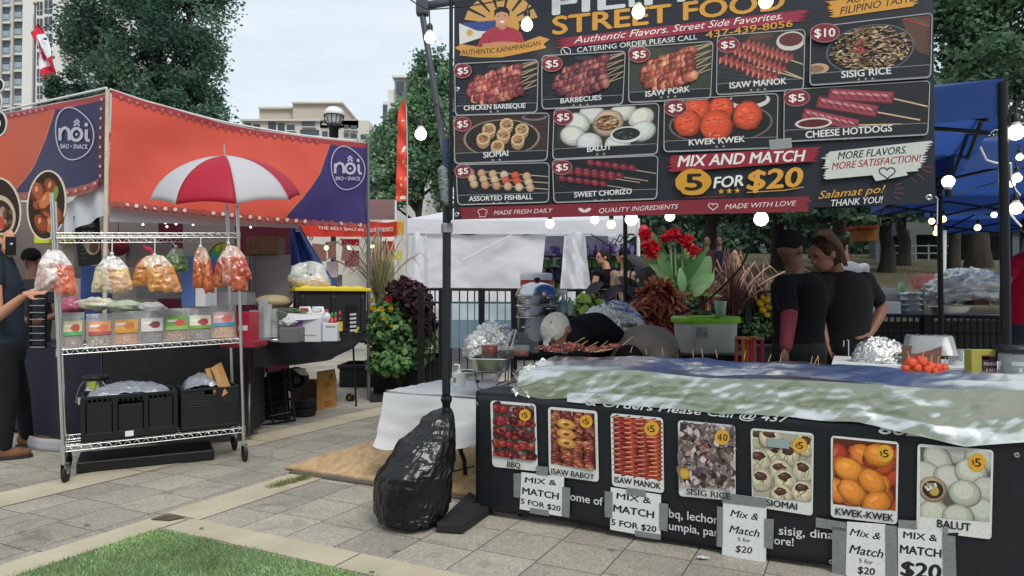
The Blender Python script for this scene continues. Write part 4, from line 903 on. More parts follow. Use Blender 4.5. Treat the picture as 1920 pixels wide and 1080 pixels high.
# black garbage bag tied to the pole
BAG = mat('black_bag_film', '#08080a', .27, spec=.6, bump2=.06, bs2=90)
gb = G(775, 1000); gy = PB.y-.07
prof = [(987, 728, 806), (982, 710, 828), (966, 704, 836), (940, 699, 843), (905, 701, 846), (885, 706, 848), (868, 722, 850), (845, 737, 851), (826, 752, 852), (812, 772, 852), (800, 785, 852), (786, 790, 851), (775, 806, 849), (768, 822, 846), (765, 831, 843), (757, 829, 845), (750, 826, 848), (742, 828, 846)]
def bag_pt(u, v):
    f = v*(len(prof)-1); i = min(len(prof)-2, int(f)); t_ = f-i; y, xl, xr = [lerp(prof[i][k], prof[i+1][k], t_) for k in range(3)]
    yy = lerp(3.92, gy, min(1, v*1.3)); a = P(xl, y, yy); b = P(xr, y, yy); c = (a+b)/2; r = (b-a).length/2; w = u*2*PI
    aa = (w if w < PI else 2*PI-w)*.42
    k = 1 + .075*folds(aa+.4*v, v*1.4, 4, 1.15, 5, .0, (1.3, 2.7, 5.6, 11), (1, .7, .45, .25)) + .09*NZ.noise(V((aa*2.2, v*3.5, 1))) + .035*math.sin(w*3+v*4)*(1-v) + (.07*(abs((w*3.5/PI+v) % 1-.5)*4-1)*max(0, v-.55) if v > .55 else 0)
    return c + V((math.cos(w)*r*k, math.sin(w)*min(r, .24)*.85*k, .02*crease(w*.4, v*3, 5)*(1-v)))
m = MB(); m.grid(bag_pt, 260, 220); m.add([bag_pt(i/40, 0) for i in range(40)], [tuple(range(40))])
m.build('garbage_bag', BAG, label='bulging shiny black garbage bag tied to the sign pole', cat='garbage bag')
# plywood sheet
PW = G(533, 881); PW.z = .012
OSB = mat('strand_board', '#a8865c', .8, two='#cdb189', vs=22, bump=.3, bs=60, stretch=(1, .35, 1))
m = MB(); e = 1.9; q = [PW, PW - LDIR*2.5, PW - LDIR*2.5 + RDIR*1.35, PW + RDIR*1.35]; m.prism(q, (0, 0, .014)); m.build('plywood_sheet', OSB, label='sheet of strand board laid flat on the paving under the tables', cat='plywood')
m = MB(); w = PW - LDIR*.02 - RDIR*.075; m.prism([V((k.x, k.y, .005)) for k in (w - LDIR*.1, w - LDIR*2.3, w - LDIR*2.3 + RDIR*.06, w - LDIR*.1+RDIR*.06)], (0, 0, .012)); m.build('timber_batten', mat('grey_timber', '#5d5850', .9, var=.2), label='thin grey timber batten lying along the edge of the strand board', cat='batten')
# white film-covered table behind the pole
WZ = .63
wt = thing('side_table', 'low folding table draped in thin white plastic film behind the pole', 'table', G(800, 850))
c1 = P(722, 742, 4.95); c1.z = WZ; c2 = c1 - LDIR*1.15; c3 = c2 + RDIR*.9; c4 = c1 + RDIR*.9
m = MB(); m.prism([c1+V((.03, .03, -.03)), c2+V((0, .03, -.03)), c3+V((0, 0, -.03)), c4+V((.03, 0, -.03))], (0, 0, .022)); m.build('tabletop', WHT, wt)
FILM = translucent(mat('white_film', '#e4e6e8', .35, bump=.2, bs=9), .3)
m = MB()
m.grid(lambda u, v: (c1.lerp(c2, u)).lerp(c4.lerp(c3, u), v) + UP*(.006+.008*crease(u*1.5, v*1.5, 1)), 40, 30)
def drape(a, b, dep, nn, k):
    def f(u, v):
        p = a.lerp(b, u); s_ = 1-v; w = .05*s_*math.sin(u*11+k) + .02*crease(u*1.3, v*.8, k)
        return p + nn*(.012+w*s_+.05*s_) + UP*(.004 - dep(u)*s_)
    return f
m.grid(drape(c1, c2, lambda u: .36*(1-.35*u)*(1+.1*math.sin(u*13)), tb.n, 1), 50, 18)
m.grid(drape(c4, c1, lambda u: .4*(1+.12*math.sin(u*9)), LDIR, 4), 40, 18)
m.build('plastic_film', FILM, wt)
for q in (c1+V((.12, .1, 0)), c4+V((.1, -.1, 0)), c2+V((-.1, .1, 0)), c3+V((-.1, -.1, 0))):
    m = MB(); m.tube([V((q.x, q.y, WZ-.03)), V((q.x, q.y, .03))], .013, 8); m.build('leg', BLK, wt)
t = thing('folding_chair_leg', 'bent dark metal trestle leg standing on the strand board by the bag', 'trestle', G(870, 893))
m = MB(); D = 5.0; m.tube([P(855, 800, D), P(858, 830, D), P(870, 862, D), P(873, 893, D)], .016, 8); m.tube([P(832, 845, D), P(862, 836, D)], .011, 8); m.tube([P(850, 884, D+.02), P(890, 874, D)], .006, 6); m.build('frame', mat('dark_brown_metal', '#2a2422', .5, .5), t)
# ---------------------------------------------------------------- vendor's blue canopy
BLUE = translucent(mat('blue_canopy', '#37599f', .5, var=.08, vs=1.5, bump=.3, bs=3), .46)
e1 = V((SU.x, SU.y, 0)).normalized(); e2 = V((-e1.y, e1.x, 0))
def canopy(name, label, o, e1, e2, w, d, ze, zv, zp, m_, poles, group=None, leg=.02, sides=0):
    t = thing(name, label, 'canopy tent', V((o.x, o.y, 0)), group)
    c = [o, o+e1*w, o+e1*w+e2*d, o+e2*d]; c = [V((k.x, k.y, ze)) for k in c]; top = sum(c, V())/4; top.z = zp
    m = MB()
    for i in range(4):
        a, b = c[i], c[(i+1) % 4]; nn = ((a+b)/2-top); nn.z = 0; nn.normalize()
        m.grid(lambda u, v: a.lerp(b, u).lerp(top.lerp(top+(b-a)*.001, u), v) - UP*(.09*math.sin(PI*v)*(1-.3*math.sin(PI*u)) + .05*math.sin(PI*u)*(1-v)), 16, 10)
        m.grid(lambda u, v: a.lerp(b, u) - UP*(v*zv + .015*math.sin(PI*u)) + nn*(.01*math.sin(u*25)*v+.004), 40, 3)
    m.build('canopy', m_, t)
    m = MB(); ci = [k.lerp(V((top.x, top.y, k.z)), .04) for k in c]
    for i in range(4):
        a, b = ci[i], ci[(i+1) % 4]; m.tube([a-UP*.12, a.lerp(b, .25)-UP*.27, a.lerp(b, .5)-UP*.12, a.lerp(b, .75)-UP*.27, b-UP*.12], .012, 6); m.tube([a-UP*.27, a.lerp(b, .25)-UP*.12, a.lerp(b, .5)-UP*.27, a.lerp(b, .75)-UP*.12, b-UP*.27], .012, 6)
        m.tube([a-UP*.2, top-UP*.12], .012, 6)
    m.build('truss', BLK, t)
    for i in poles:
        m = MB(); p = c[i]; m.tube([V((p.x, p.y, 0)), V((p.x, p.y, ze-.02))], leg, 8); m.box((p.x, p.y, .004), (.1, .1, .008)); m.build('leg', BLK, t)
    return t
FRc = P(1873, 280, 3.62)
vo = V((FRc.x, FRc.y, 0)) - e1*2.98
e1, e2 = -LDIR, RDIR; vo = V((FRc.x, FRc.y, 0)) - e1*2.98
canopy('vendor_canopy', 'blue pop-up canopy sheltering the skewer vendors behind the menu sign', vo, e1, e2, 3.0, 3.0, 2.48, .2, 3.2, BLUE, (1, 2, 3), leg=.024)
# ================================================================ THE ORANGE SNACK STALL
def curve(pts):
    def f(x):
        if x <= pts[0][0]: (a, b), (c, d) = pts[0], pts[1]
        else:
            for i in range(len(pts)-1):
                if x <= pts[i+1][0] or i == len(pts)-2: (a, b), (c, d) = pts[i], pts[i+1]; break
        return b + (d-b)*(x-a)/(c-a)
    return f
NA = P(205, 400, 6.5); NB = P(690, 400, 8.9); NA.z = NB.z = 0
nd = (NB-NA).normalized()
wv = lambda a, b: .05*NZ.noise(V((a*.8, b*1.1, 4))) + .028*math.sin(a*2.2-b*3.3+2*NZ.noise(V((a, b, 2)))) + .02*NZ.noise(V((a*3+b*2, b*2-a, 7)))
noi = Surf(NA, nd, UP, wv)
top = curve([(205, 168), (240, 180), (270, 190), (350, 212), (415, 229), (480, 241), (560, 254), (640, 263), (690, 267)])
bot = curve([(205, 387), (300, 397), (400, 407), (480, 415), (560, 421), (690, 429)])
divx = curve([(240, 622), (274, 615), (300, 606), (325, 597), (350, 582), (375, 564), (402, 540), (430, 520)])
STALL = translucent(mat('glossy_banner_cloth', rough=.38, vc=True, spec=.6, bump=.25, bs=5), .35)
MARO, ORG, NAVY = '#b84248', '#ee6450', '#443874'
ns = thing('snack_stall_tent', 'orange and navy printed snack stall tent with marquee dot borders', 'stall', (NA+NB)/2)
def panel(name, surf, x0, x1, top, bot, divx, flip, bt, bb, side, nu=46, nv=40, skip=()):
    m = MB(); rows = [0, .01] + [bt*i/2 for i in (1, 2)] + [bt + (1-bt-bb)*i/nv for i in range(1, nv+1)] + [1-bb*i/2 for i in (1, 0)]
    def pt(x, t):
        return surf.pt(*surf.ab(x, lerp(top(x), bot(x), t)))
    cols = []
    for t in rows:
        y = lerp(top((x0+x1)/2), bot((x0+x1)/2), t); xd = divx(lerp(top(lerp(x0, x1, .8 if not flip else .5)), bot(lerp(x0, x1, .8 if not flip else .5)), t))
        cols.append([lerp(x0, xd-1.2, i/nu) for i in range(nu+1)] + [xd+1.2] + [lerp(xd+1.2, x1-side, i/12) for i in range(1, 13)] + [x1])
    n = len(cols[0]); k = len(m.v)
    for r, t in enumerate(rows): m.v.extend(pt(x, t) for x in cols[r])
    for r in range(len(rows)-1):
        tm = (rows[r]+rows[r+1])/2
        for i in range(n-1):
            c = ('#d8c4bc' if tm < .01 else MARO) if tm < bt else ('#b5605a' if tm > 1-bb else (ORG if i < nu else '#e2793f' if i == nu else NAVY))
            if i == n-2 and side > 1 and bt <= tm: c = '#5a2530'
            m.f.append([k+r*n+i, k+r*n+i+1, k+(r+1)*n+i+1, k+(r+1)*n+i]); m.c.append(col(c)); m.sm.append(True)
    return m
def mark(pr, cx, cy, k, kx=1.0):
    f = lambda pts: [(cx+x*k*kx, cy+y*k) for x, y in pts]
    n = 40; sh = []
    for i in range(n):
        w = 2*PI*i/n; r = 1 + .07*math.sin(2*w+.6) + .05*math.sin(3*w+1.5); sh.append((math.cos(w)*r*.88, math.sin(w)*r*1.12))
    pr.line(f(sh), 2.2*k/45, '#d9d8e6', close=True); W_ = '#dcdbe8'; lw = .13*k
    pr.line(f([(-.66, .26), (-.66, -.24)]), lw, W_); pr.line(f([(-.66, -.04), (-.56, -.2), (-.42, -.27), (-.28, -.2), (-.22, -.04), (-.2, .26)]), lw, W_)
    pr.line(f([(.13+.25*math.cos(2*PI*i/20), .01+.25*math.sin(2*PI*i/20)) for i in range(20)]), lw, W_, close=True); pr.ell(*f([(.13, .01)])[0], .06*k*kx, .06*k, W_)
    for dy in (-.34, -.48): pr.line(f([(0, dy), (.13, dy-.13), (.26, dy)]), lw*.62, W_)
    pr.line(f([(.6, -.2), (.6, .16), (.66, .26), (.78, .25)]), lw, W_); pr.ell(*f([(.58, -.4)])[0], .085*k*kx, .085*k, W_)
    a, b = f([(-.62, .6), (.7, .62)]); pr.text('BAO • SNACK', a, b, .19*k, W_, .018)
def dots(pr, fx, n, x0, x1, fy, r, c):
    for i in range(n):
        x = lerp(x0, x1, (i+.5)/n); pr.h = .02; pr.ell(x, fy(x), r*1.5*(lerp(1.1, .8, (x-x0)/(x1-x0))), r*1.4, '#b0605a', 0, 10); pr.ell(x, fy(x), r*lerp(1.1, .8, (x-x0)/(x1-x0)), r, c, 0, 10)
fbm = panel('front_banner', noi, 206, 688, top, bot, divx, False, .065, .055, 1)
pr = Print(noi, .007)
dots(pr, 0, 27, 212, 684, lambda x: bot(x)-6.5, 3.7, '#ffe9e0'); dots(pr, 0, 25, 214, 600, lambda x: top(x)+7+4*(1-(x-205)/480), 2.6, '#d08a82')
pr.h = .02; mark(pr, 649, 316, 37, .96); fbm.merge(pr).build('front_banner', STALL, ns, vcol=True)
NC = P(-60, 400, 7.95); NC.z = 0; nl = Surf(NC, (NA-NC).normalized(), UP, lambda a, b: .02*NZ.noise(V((a*1.1, b*1.3, 9)))+.01*math.sin(a*4+b*2))
t2 = curve([(-60, 226), (0, 213), (60, 203), (100, 195), (150, 184), (197, 172)]); b2 = curve([(-60, 378), (40, 376), (100, 372), (140, 369), (170, 360), (197, 342)])
d2 = curve([(190, 108), (216, 104), (262, 86), (312, 60), (350, 30), (380, 8)])
sv = (ORG, NAVY); ORG, NAVY = '#d65a30', '#2f2956'
fbm = panel('side_banner', nl, -60, 197, t2, b2, d2, True, .07, .09, 13, 26)
ORG, NAVY = sv
pr = Print(nl, .007); dots(pr, 0, 11, -40, 92, lambda x: t2(x)+8, 2.4, '#e0b8b0'); dots(pr, 0, 9, 40, 190, lambda x: b2(x)-8, 2.8, '#f0c9b8')
for i in range(9): pr.h = .016; pr.ell(190, 186+i*18, 2.2, 2.8, '#e8c0b4', 0, 10)
pr.h = .012; mark(pr, 141, 252, 45, .84); fbm.merge(pr).build('side_banner', STALL, ns, vcol=True)
POST = mat('pale_post', '#c4b5a2', .6, var=.2, vs=10); ALU = mat('dull_aluminium', '#7d7f82', .4, .8, var=.1)
m = MB(); m.tube([V((NA.x-.02, NA.y-.03, 0)), P(202, 168, NA.y-.03)], .02, 8); m.build('corner_post', POST, ns)
m = MB(); m.tube([V((NB.x+.02, NB.y, 0)), P(690, 262, NB.y)], .024, 8); m.build('corner_post', ALU, ns)
m = MB(); m.tube([P(200, 165, NA.y), P(-60, 222, NC.y)], .012, 6); m.tube([P(x_, top(x_)-1.2, lerp(NA.y, NB.y, (x_-205)/485*.72+.28*((x_-205)/485)**2)) for x_ in range(206, 690, 22)], .012, 6); m.build('top_rail', WHT, ns)
m = MB(); q = [P(200, 172, 6.58), P(688, 270, 8.95), P(560, 300, 10.9), P(150, 235, 8.6)]   # white inside of the roof
m.grid(lambda u, v: q[0].lerp(q[1], u).lerp(q[3].lerp(q[2], u), v)-UP*(.10*math.sin(u*PI)+.05*math.sin(v*PI)), 10, 8); m.build('roof', translucent(mat('white_canvas', '#d8dadf', .8, var=.04), .5), ns)
m = MB()
for a_, b_, y0, y1, yy0, yy1 in ((205, 560, 388, 420, 415, 428), (120, 205, 350, 345, 440, 400)):
    A, B = P(a_, yy0, 6.62 if a_ == 205 else 7.0), P(b_, yy1, 8.3 if a_ == 205 else 6.6)
    m.grid(lambda u, v: A.lerp(B, u) + UP*(v*.32) + V((0, .03*math.sin(u*14), 0)), 24, 3)
m.build('inner_valance', mat('white_canvas_valance', '#c5c8d0', .8), ns)
bk0, bk1 = P(-90, 560, 8.6), P(545, 560, 11.0)
m = MB(); m.grid(lambda u, v: V((lerp(bk0.x, bk1.x, u), lerp(bk0.y, bk1.y, u)+.04*math.sin(u*30), lerp(0, 2.6, v))), 40, 2, cf=lambda u, v: '#6b2436' if .8 < u < .99 or .55 < u < .63 else ('#77716e' if u < .3 else '#9a928c'))
m.build('back_curtain', mat('curtain', rough=.85, vc=True), ns, vcol=True)
def item_at(px, py, z): p = G(px, py, z); return p

# oval food pictures hanging at the stall's side
def oval_sign(cx, cy, rx, ry, rot, D, label, kind):
    n = V((.25, -1, 0)).normalized(); sf = Surf(P(cx, cy, D), V((1, .25, 0)), UP); pr = Print(sf, .01)
    pr.ell(cx, cy, rx, ry, '#cfc4b4', rot, 40); pr.ell(cx, cy, rx-3, ry-3, '#2f241d', rot, 40)
    if kind == 'roll':
        for i in range(11):
            a = rnd(0, 6.3); k = rnd(.1, .62); x, y = cx+math.cos(a)*rx*k, cy+math.sin(a)*ry*k
            pr.ell(x, y, 12, 19, '#5f2f20', rnd(-.6, .6), 14); pr.ell(x-1, y-2, 10, 17, jit(random.choice(['#9c5434', '#b56c44', '#8a452b']), .1), rnd(-.6, .6), 14); pr.ell(x-3, y-6, 3, 6, '#c99068', .2, 8)
        pr.ell(cx+17, cy-22, 5, 14, '#6f8a3c', .2, 10)
    else:
        pr.ell(cx, cy+12, rx-10, ry-22, '#b8a98f', rot, 30); pr.ell(cx, cy+14, rx-15, ry-29, '#33271f', rot, 30)
        for i in range(40):
            a = rnd(0, 6.3); k = rnd(0, .6); pr.ell(cx+math.cos(a)*rx*k, cy+14+math.sin(a)*ry*k*.7, 4, 5, jit(random.choice(['#8a7a66', '#5a4636', '#a3937c', '#6f3f30']), .2), 0, 8)
        pr.ell(cx+1, cy+26, 6, 12, '#b04a38')
    bk = MB(); pts = [sf.pt(*sf.ab(cx+math.cos(2*PI*i/40)*rx*math.cos(rot)-math.sin(2*PI*i/40)*ry*math.sin(rot), cy+math.cos(2*PI*i/40)*rx*math.sin(rot)+math.sin(2*PI*i/40)*ry*math.cos(rot)), -.012) for i in range(40)]
    bk.prism(pts, sf.n*.02); pr.add(bk.v, bk.f, '#cfc4b4', False)
    pr.build('oval_food_sign', PAPER, label=label, cat='sign', group='oval food signs', vcol=True)
oval_sign(88, 385, 37, 66, .08, 6.3, 'oval sign picturing golden fried rolls above the wire rack', 'roll')
oval_sign(2, 392, 38, 60, -.15, 6.6, 'oval sign picturing a round bowl of soup, cut by the picture edge', 'bowl')
m = MB(); sf = Surf(P(0, 200, 6.7), V((1, .2, 0)), UP); pr = Print(sf, .0)
for (cx, cy, rx, ry) in ((-2, 160, 11, 13), (-6, 192, 11, 20), (-2, 232, 16, 24)):
    pr.ell(cx, cy, rx, ry, '#d0cdc8', 0, 24); pr.ell(cx, cy, rx-2.5, ry-2.5, '#17151a', 0, 24); pr.ell(cx-1, cy, rx*.35, ry*.35, '#d0cdc8', 0, 14)
for v_ in list(pr.v): pass
pr.build('scroll_sign', PRT, label='black scrolled cut-out sign with white outline at the stall roof edge', cat='sign', vcol=True, thick=.02)
# small red lantern and the dark menu board
t = thing('paper_lantern', 'small red paper lantern hanging under the side banner', 'lantern', P(158, 395, 7.0))
m = MB(); m.ball(P(158, 381, 7.0), (.055, .055, .06), 14, 10); m.build('shade', mat('red_paper', '#a82434', .5), t)
m = MB(); m.tube([P(158, 370, 7), P(160, 352, 7)], .004, 5); m.tube([P(158, 392, 7), P(163, 402, 7)], .006, 5); m.build('cord', BLK, t)
t = thing('paper_lantern', 'large dark red lantern behind the wire rack rail', 'lantern', P(222, 480, 8.2))
m = MB(); m.ball(P(222, 460, 8.2), (.11, .11, .13), 16, 10); m.build('shade', mat('maroon_paper', '#7a1f30', .6), t); m = MB(); m.tube([P(222, 440, 8.2), P(222, 405, 8.2)], .004, 5); m.build('cord', BLK, t)
sf = Surf(P(165, 500, 6.9), V((1, .1, 0)), UP); pr = Print(sf, .0); pr.poly([(138, 405), (186, 402), (191, 495), (148, 500)], '#17181d'); pr.text('STEAMED', (146, 428), (178, 426), 8, '#a8a5a0', .01); pr.text('BUN', (155, 441), (174, 440), 8, '#a8a5a0', .01)
pr.ell(174, 461, 14, 17, '#8a7a6a'); pr.ell(176, 462, 9, 13, '#4a3128'); pr.ell(163, 456, 6, 10, '#7a6a5c')
for i in range(5): pr.line([(152, 452+i*8), (163, 451+i*8)], 1, '#55504c')
pr.build('menu_board', PRT, label='dark STEAMED BUN menu board hanging behind the wire rack', cat='menu board', vcol=True, thick=.01)

# ---------------------------------------------------------------- stall tables
CLOTH = mat('black_tablecloth', '#17181c', .7, var=.12, vs=3, bump=.3, bs=8); NAVYC = mat('navy_tablecloth', '#14152a', .75, var=.15, vs=3, bump=.3, bs=6)
TZ = .9
def draped(name, label, a, b, bk, z, hem, mat_, legs=(), k=0, fold=.02):
    t = thing(name, label, 'table', V(((a.x+b.x)/2, (a.y+b.y)/2, 0))); a = V((a.x, a.y, z)); b = V((b.x, b.y, z)); bk = V((bk.x, bk.y, 0)); nn = -bk.normalized()
    m = MB(); m.grid(lambda u, v: a.lerp(b, u) + bk*v + UP*.004*crease(u*2, v, k), 40, 12)
    def f(u, v): s_ = 1-v; return a.lerp(b, u) + nn*(.01+fold*s_*math.sin(u*26+k)+.02*s_+.02*s_*NZ.noise(V((u*8, v*2, k)))) - UP*(hem(u)*s_)
    m.grid(f, 80, 12)
    m.grid(lambda u, v: b + bk*u + (b-a).normalized()*(.01+.02*(1-v)*math.sin(u*14)) - UP*(hem(1)*(1-v)), 16, 8); m.grid(lambda u, v: a + bk*u - (b-a).normalized()*(.01+.02*(1-v)*math.sin(u*14)) - UP*(hem(0)*(1-v)), 16, 8)
    m.build('cloth', mat_, t)
    for px, py in legs:
        m = MB(); q = G(px, py); m.tube([q, V((q.x-.06, q.y+.05, z-.02))], .012, 7); m.build('leg', BLK, t)
    return t
tA = V((-2.39, 6.24, 0)); tB = V((-1.79, 8.5, 0)); tC = V((-3.62, 6.06, 0)); tD = V((-2.42, 6.30, 0))
draped('stall_table', 'stall table under a sagging black cloth with boxes stored beneath', tA, tB, V((-.72, .19, 0)), TZ, lambda u: .21*(1-max(0, u-.6)*1.9) + .05*math.sin(u*PI), CLOTH, [(668, 762)])
draped('stall_table', 'stall table with black cloth to the ground behind the wire rack', tC, tD, V((-.1, .6, 0)), .87, lambda u: .80, CLOTH, k=3)
draped('stall_table', 'stall table with dark navy cloth beside the customer with the bracelet', V((-3.62, 6.06, 0)) + LDIR*2.6, V((-3.64, 6.08, 0)), V((.3, .6, 0)), .87, lambda u: .83, NAVYC, k=5)
m = MB(); q = [G(36, 836), G(118, 850), G(120, 800), G(40, 800)]; a, b = G(34, 838), G(118, 851)
m.grid(lambda u, v: a.lerp(b, u) + UP*(v*.11) + V((0, .02*math.sin(u*9), 0)), 20, 3); m.build('white_skirting_sheet', mat('dull_white_cloth', '#a9abb0', .8), label='pale sheet showing under the navy tablecloth beside the brown shoes', cat='cloth', thick=.004)
# ---------------------------------------------------------------- chrome wire rack
dv = V((-.25, .41, 0)); rFL, rFR = (122, 905, 4.87), (458, 865, 5.51)
def rk(front, side, py, px):  # point on a post: side 0 left, 1 right
    return P(px, py, 4.87 if side == 0 else 5.51) + (dv if not front else V())
rt = thing('wire_shelf_rack', 'tall chrome wire shelf rack on casters loaded with snack pouches', 'rack', G(290, 885))
posts = {0: [(97, 362), (120, 872)], 1: [(445, 374), (457, 832)]}
def post_pt(side, fr, z):
    a, b = [P(*q, 4.87 if side == 0 else 5.51) for q in posts[side]]; t_ = (z-b.z)/(a.z-b.z); return b.lerp(a, t_) + (V() if fr else dv)
for side in (0, 1):
    for fr in (True, False):
        a, b = [P(*q, 4.87 if side == 0 else 5.51) + (V() if fr else dv) for q in posts[side]]
        m = MB(); m.tube([b, a], .0125, 10)
        for i in range(60): m.tube([b.lerp(a, (i+.3)/60), b.lerp(a, (i+.45)/60)], .0133, 10)
        m.build('post', CHROME, rt)
        c = V((b.x, b.y, 0)); m = MB(); w = .7 if side else .2
        for s_ in (-1, 1): m.box(c+V((.016*s_, .01, .10)), (.004, .05, .075), 0)
        m.box(c+V((0, .01, .137)), (.036, .05, .006)); m.tube([c+UP*.137, b], .011, 8); cs = m.build('caster', STEEL, rt)
        m = MB(); R = Matrix.Rotation(PI/2, 3, 'Y') @ Matrix.Rotation(0, 3, 'X'); m.lathe([(0, -.014), (.045, -.014), (.058, -.009), (.062, 0), (.058, .009), (.045, .014), (0, .014)], c+V((0, .02, .062)), 20, mtx=Matrix.Rotation(w, 3, 'Z') @ R); m.build('wheel', mat('dark_rubber', '#1f2022', .7), cs)
def shelf(zl, zr, name='shelf'):
    m = MB(); A, B = post_pt(0, True, zl), post_pt(1, True, zr); C_, D_ = post_pt(0, False, zl), post_pt(1, False, zr); h = UP*.036
    for p, q, n in ((A, B, 20), (C_, D_, 20), (A, C_, 8), (B, D_, 8)):
        m.tube([p, q], .0038, 6); m.tube([p-h, q-h], .0038, 6)
        for i in range(n):
            m.tube([p.lerp(q, (i+.15)/n)-h, p.lerp(q, (i+.6)/n), p.lerp(q, (i+1.05)/n)-h][:3], .0026, 5)
    for i in range(1, 34): m.tube([A.lerp(B, i/34)-h*.1, C_.lerp(D_, i/34)-h*.1], .0022, 4)
    for i in range(1, 4): m.tube([A.lerp(C_, i/4)-h*.3, B.lerp(D_, i/4)-h*.3], .0032, 5)
    for p in (A, B, C_, D_): m.tube([p-h*1.3, p+UP*.01], .018, 8)
    m.build('shelf', CHROME, rt); return A, B, C_, D_
zt = (P(100, 437, 4.87).z, P(450, 437, 5.51).z); zm = (P(112, 656, 4.87).z, P(457, 634, 5.51).z); zb = (P(120, 838, 4.87).z, P(457, 802, 5.51).z)
sT = shelf(*zt); sM = shelf(*zm); sB = shelf(*zb)
def along(sh, px, back=.25):
    """point on a shelf where its front rail crosses a picture column, moved back by a share of the depth"""
    A, B = sh[0], sh[1]; r = ray(px, 540); k = r.x/r.y
    t_ = (k*A.y - A.x)/((B.x-A.x) - k*(B.y-A.y)); return A.lerp(B, t_) + dv*back
# snack pouches standing on the middle shelf
FILMC = mat('clear_pouch', '#c3c8ca', .14, alpha=.32, spec=.7, bump=.3, bs=25)
CONT = mat('snack_bits', rough=.5, vc=True, bump=.6, bs=90); LBL = mat('label_print', rough=.45, vc=True)
fdir = (sM[1]-sM[0]).normalized(); fn_ = V((fdir.y, -fdir.x, 0)).normalized()
def pouch(x0, x1, ytop, cont, lab, label):
    a = along(sM, x0-4, .3)+UP*.006; b = along(sM, x1+4, .3)+UP*.006; w = (b-a).length; h = (P(0, 632 if x0 > 300 else 645, a.y).z*0 + (P((x0+x1)/2, ytop, (a.y+b.y)/2).z - (a.z+b.z)/2)); c = (a+b)/2
    t = thing('snack_pouch', label, 'snack pouch', c, 'snack pouches on the rack shelf'); ln = V((0, 0, 1)) + dv.normalized()*.12
    def shape(u, v, k, ins=1.0):
        bul = .038*math.sin(PI*u)**.6*(1-v)**.8*ins + .004; return c + (b-a)*((u-.5)*(.97-.06*v*(1-v))*ins) + ln*(h*v) + fn_*(bul*k)
    m = MB(); m.grid(lambda u, v: shape(u, v, 1)+fn_*.004*NZ.noise(V((u*5, v*7, x0))), 12, 14); m.grid(lambda u, v: shape(1-u, v, -1), 12, 14); pf = m.build('pouch_film', FILMC, t)
    m = MB(); hi = .74
    cf = lambda u, v: jit(random.choice(cont), .25)
    m.grid(lambda u, v: shape(u, v*hi, .9+.12*NZ.noise(V((u*14, v*14, x0))), .86), 18, 16, cf); m.grid(lambda u, v: shape(1-u, v*hi, -.9, .86), 6, 6, cf); m.build('contents', CONT, t, vcol=True)
    m = MB(); base, acc, sp = lab
    def lc(u, v):
        d = math.hypot((u-.62)*1.1, v-.5)
        return acc if d < .26 else (sp if v < .28 else ('#dfe0da' if (.1 < u < .55 and .62 < v < .78) else base))
    y0, y1 = sp_y.get(x0, (.34, .76)); m.grid(lambda u, v: shape(lerp(.08, .92, u), lerp(y0, y1, v), 1.02)+fn_*.006, 14, 12, lc); m.build('label_sticker', LBL, pf, vcol=True)
sp_y = {}
pouch(118, 155, 586, ['#8f6a5c', '#7a564a', '#a0786a'], ('#d8c9a0', '#c2502e', '#57a868'), 'clear snack pouch with a green and cream label next to the rack post')
pouch(165, 211, 588, ['#8a6a4c', '#b9a07a', '#5c4030', '#c9b694', '#7a4a3c'], ('#d6906a', '#c96a3c', '#a8464c'), 'clear snack pouch of mixed brown pieces with an orange pink label')
pouch(215, 262, 584, ['#c97a3c', '#b9603a', '#d89a5c'], ('#dba25c', '#c9762c', '#c98a2e'), 'clear snack pouch with a golden orange label and orange rings')
pouch(266, 310, 582, ['#6a5450', '#5a4644', '#7d6662'], ('#c9c5c4', '#7a2630', '#c9c5bf'), 'clear snack pouch of dark brown powder with a red and white label')
pouch(314, 357, 578, ['#a8704e', '#bf8a66', '#94603f'], ('#6fa04c', '#c9543c', '#8fb85c'), 'clear snack pouch with a bright green label picturing red fruit')
pouch(359, 402, 577, ['#6f5a5c', '#8a7272', '#594648'], ('#d5cfc0', '#a8343c', '#6a9c3c'), 'clear snack pouch with a white label over a green band')
pouch(404, 447, 569, ['#c98a4c', '#d8a468', '#b97838'], ('#cfa7b0', '#d8705c', '#3f8fb5'), 'tall clear snack pouch with a blue and pink label at the end of the shelf')
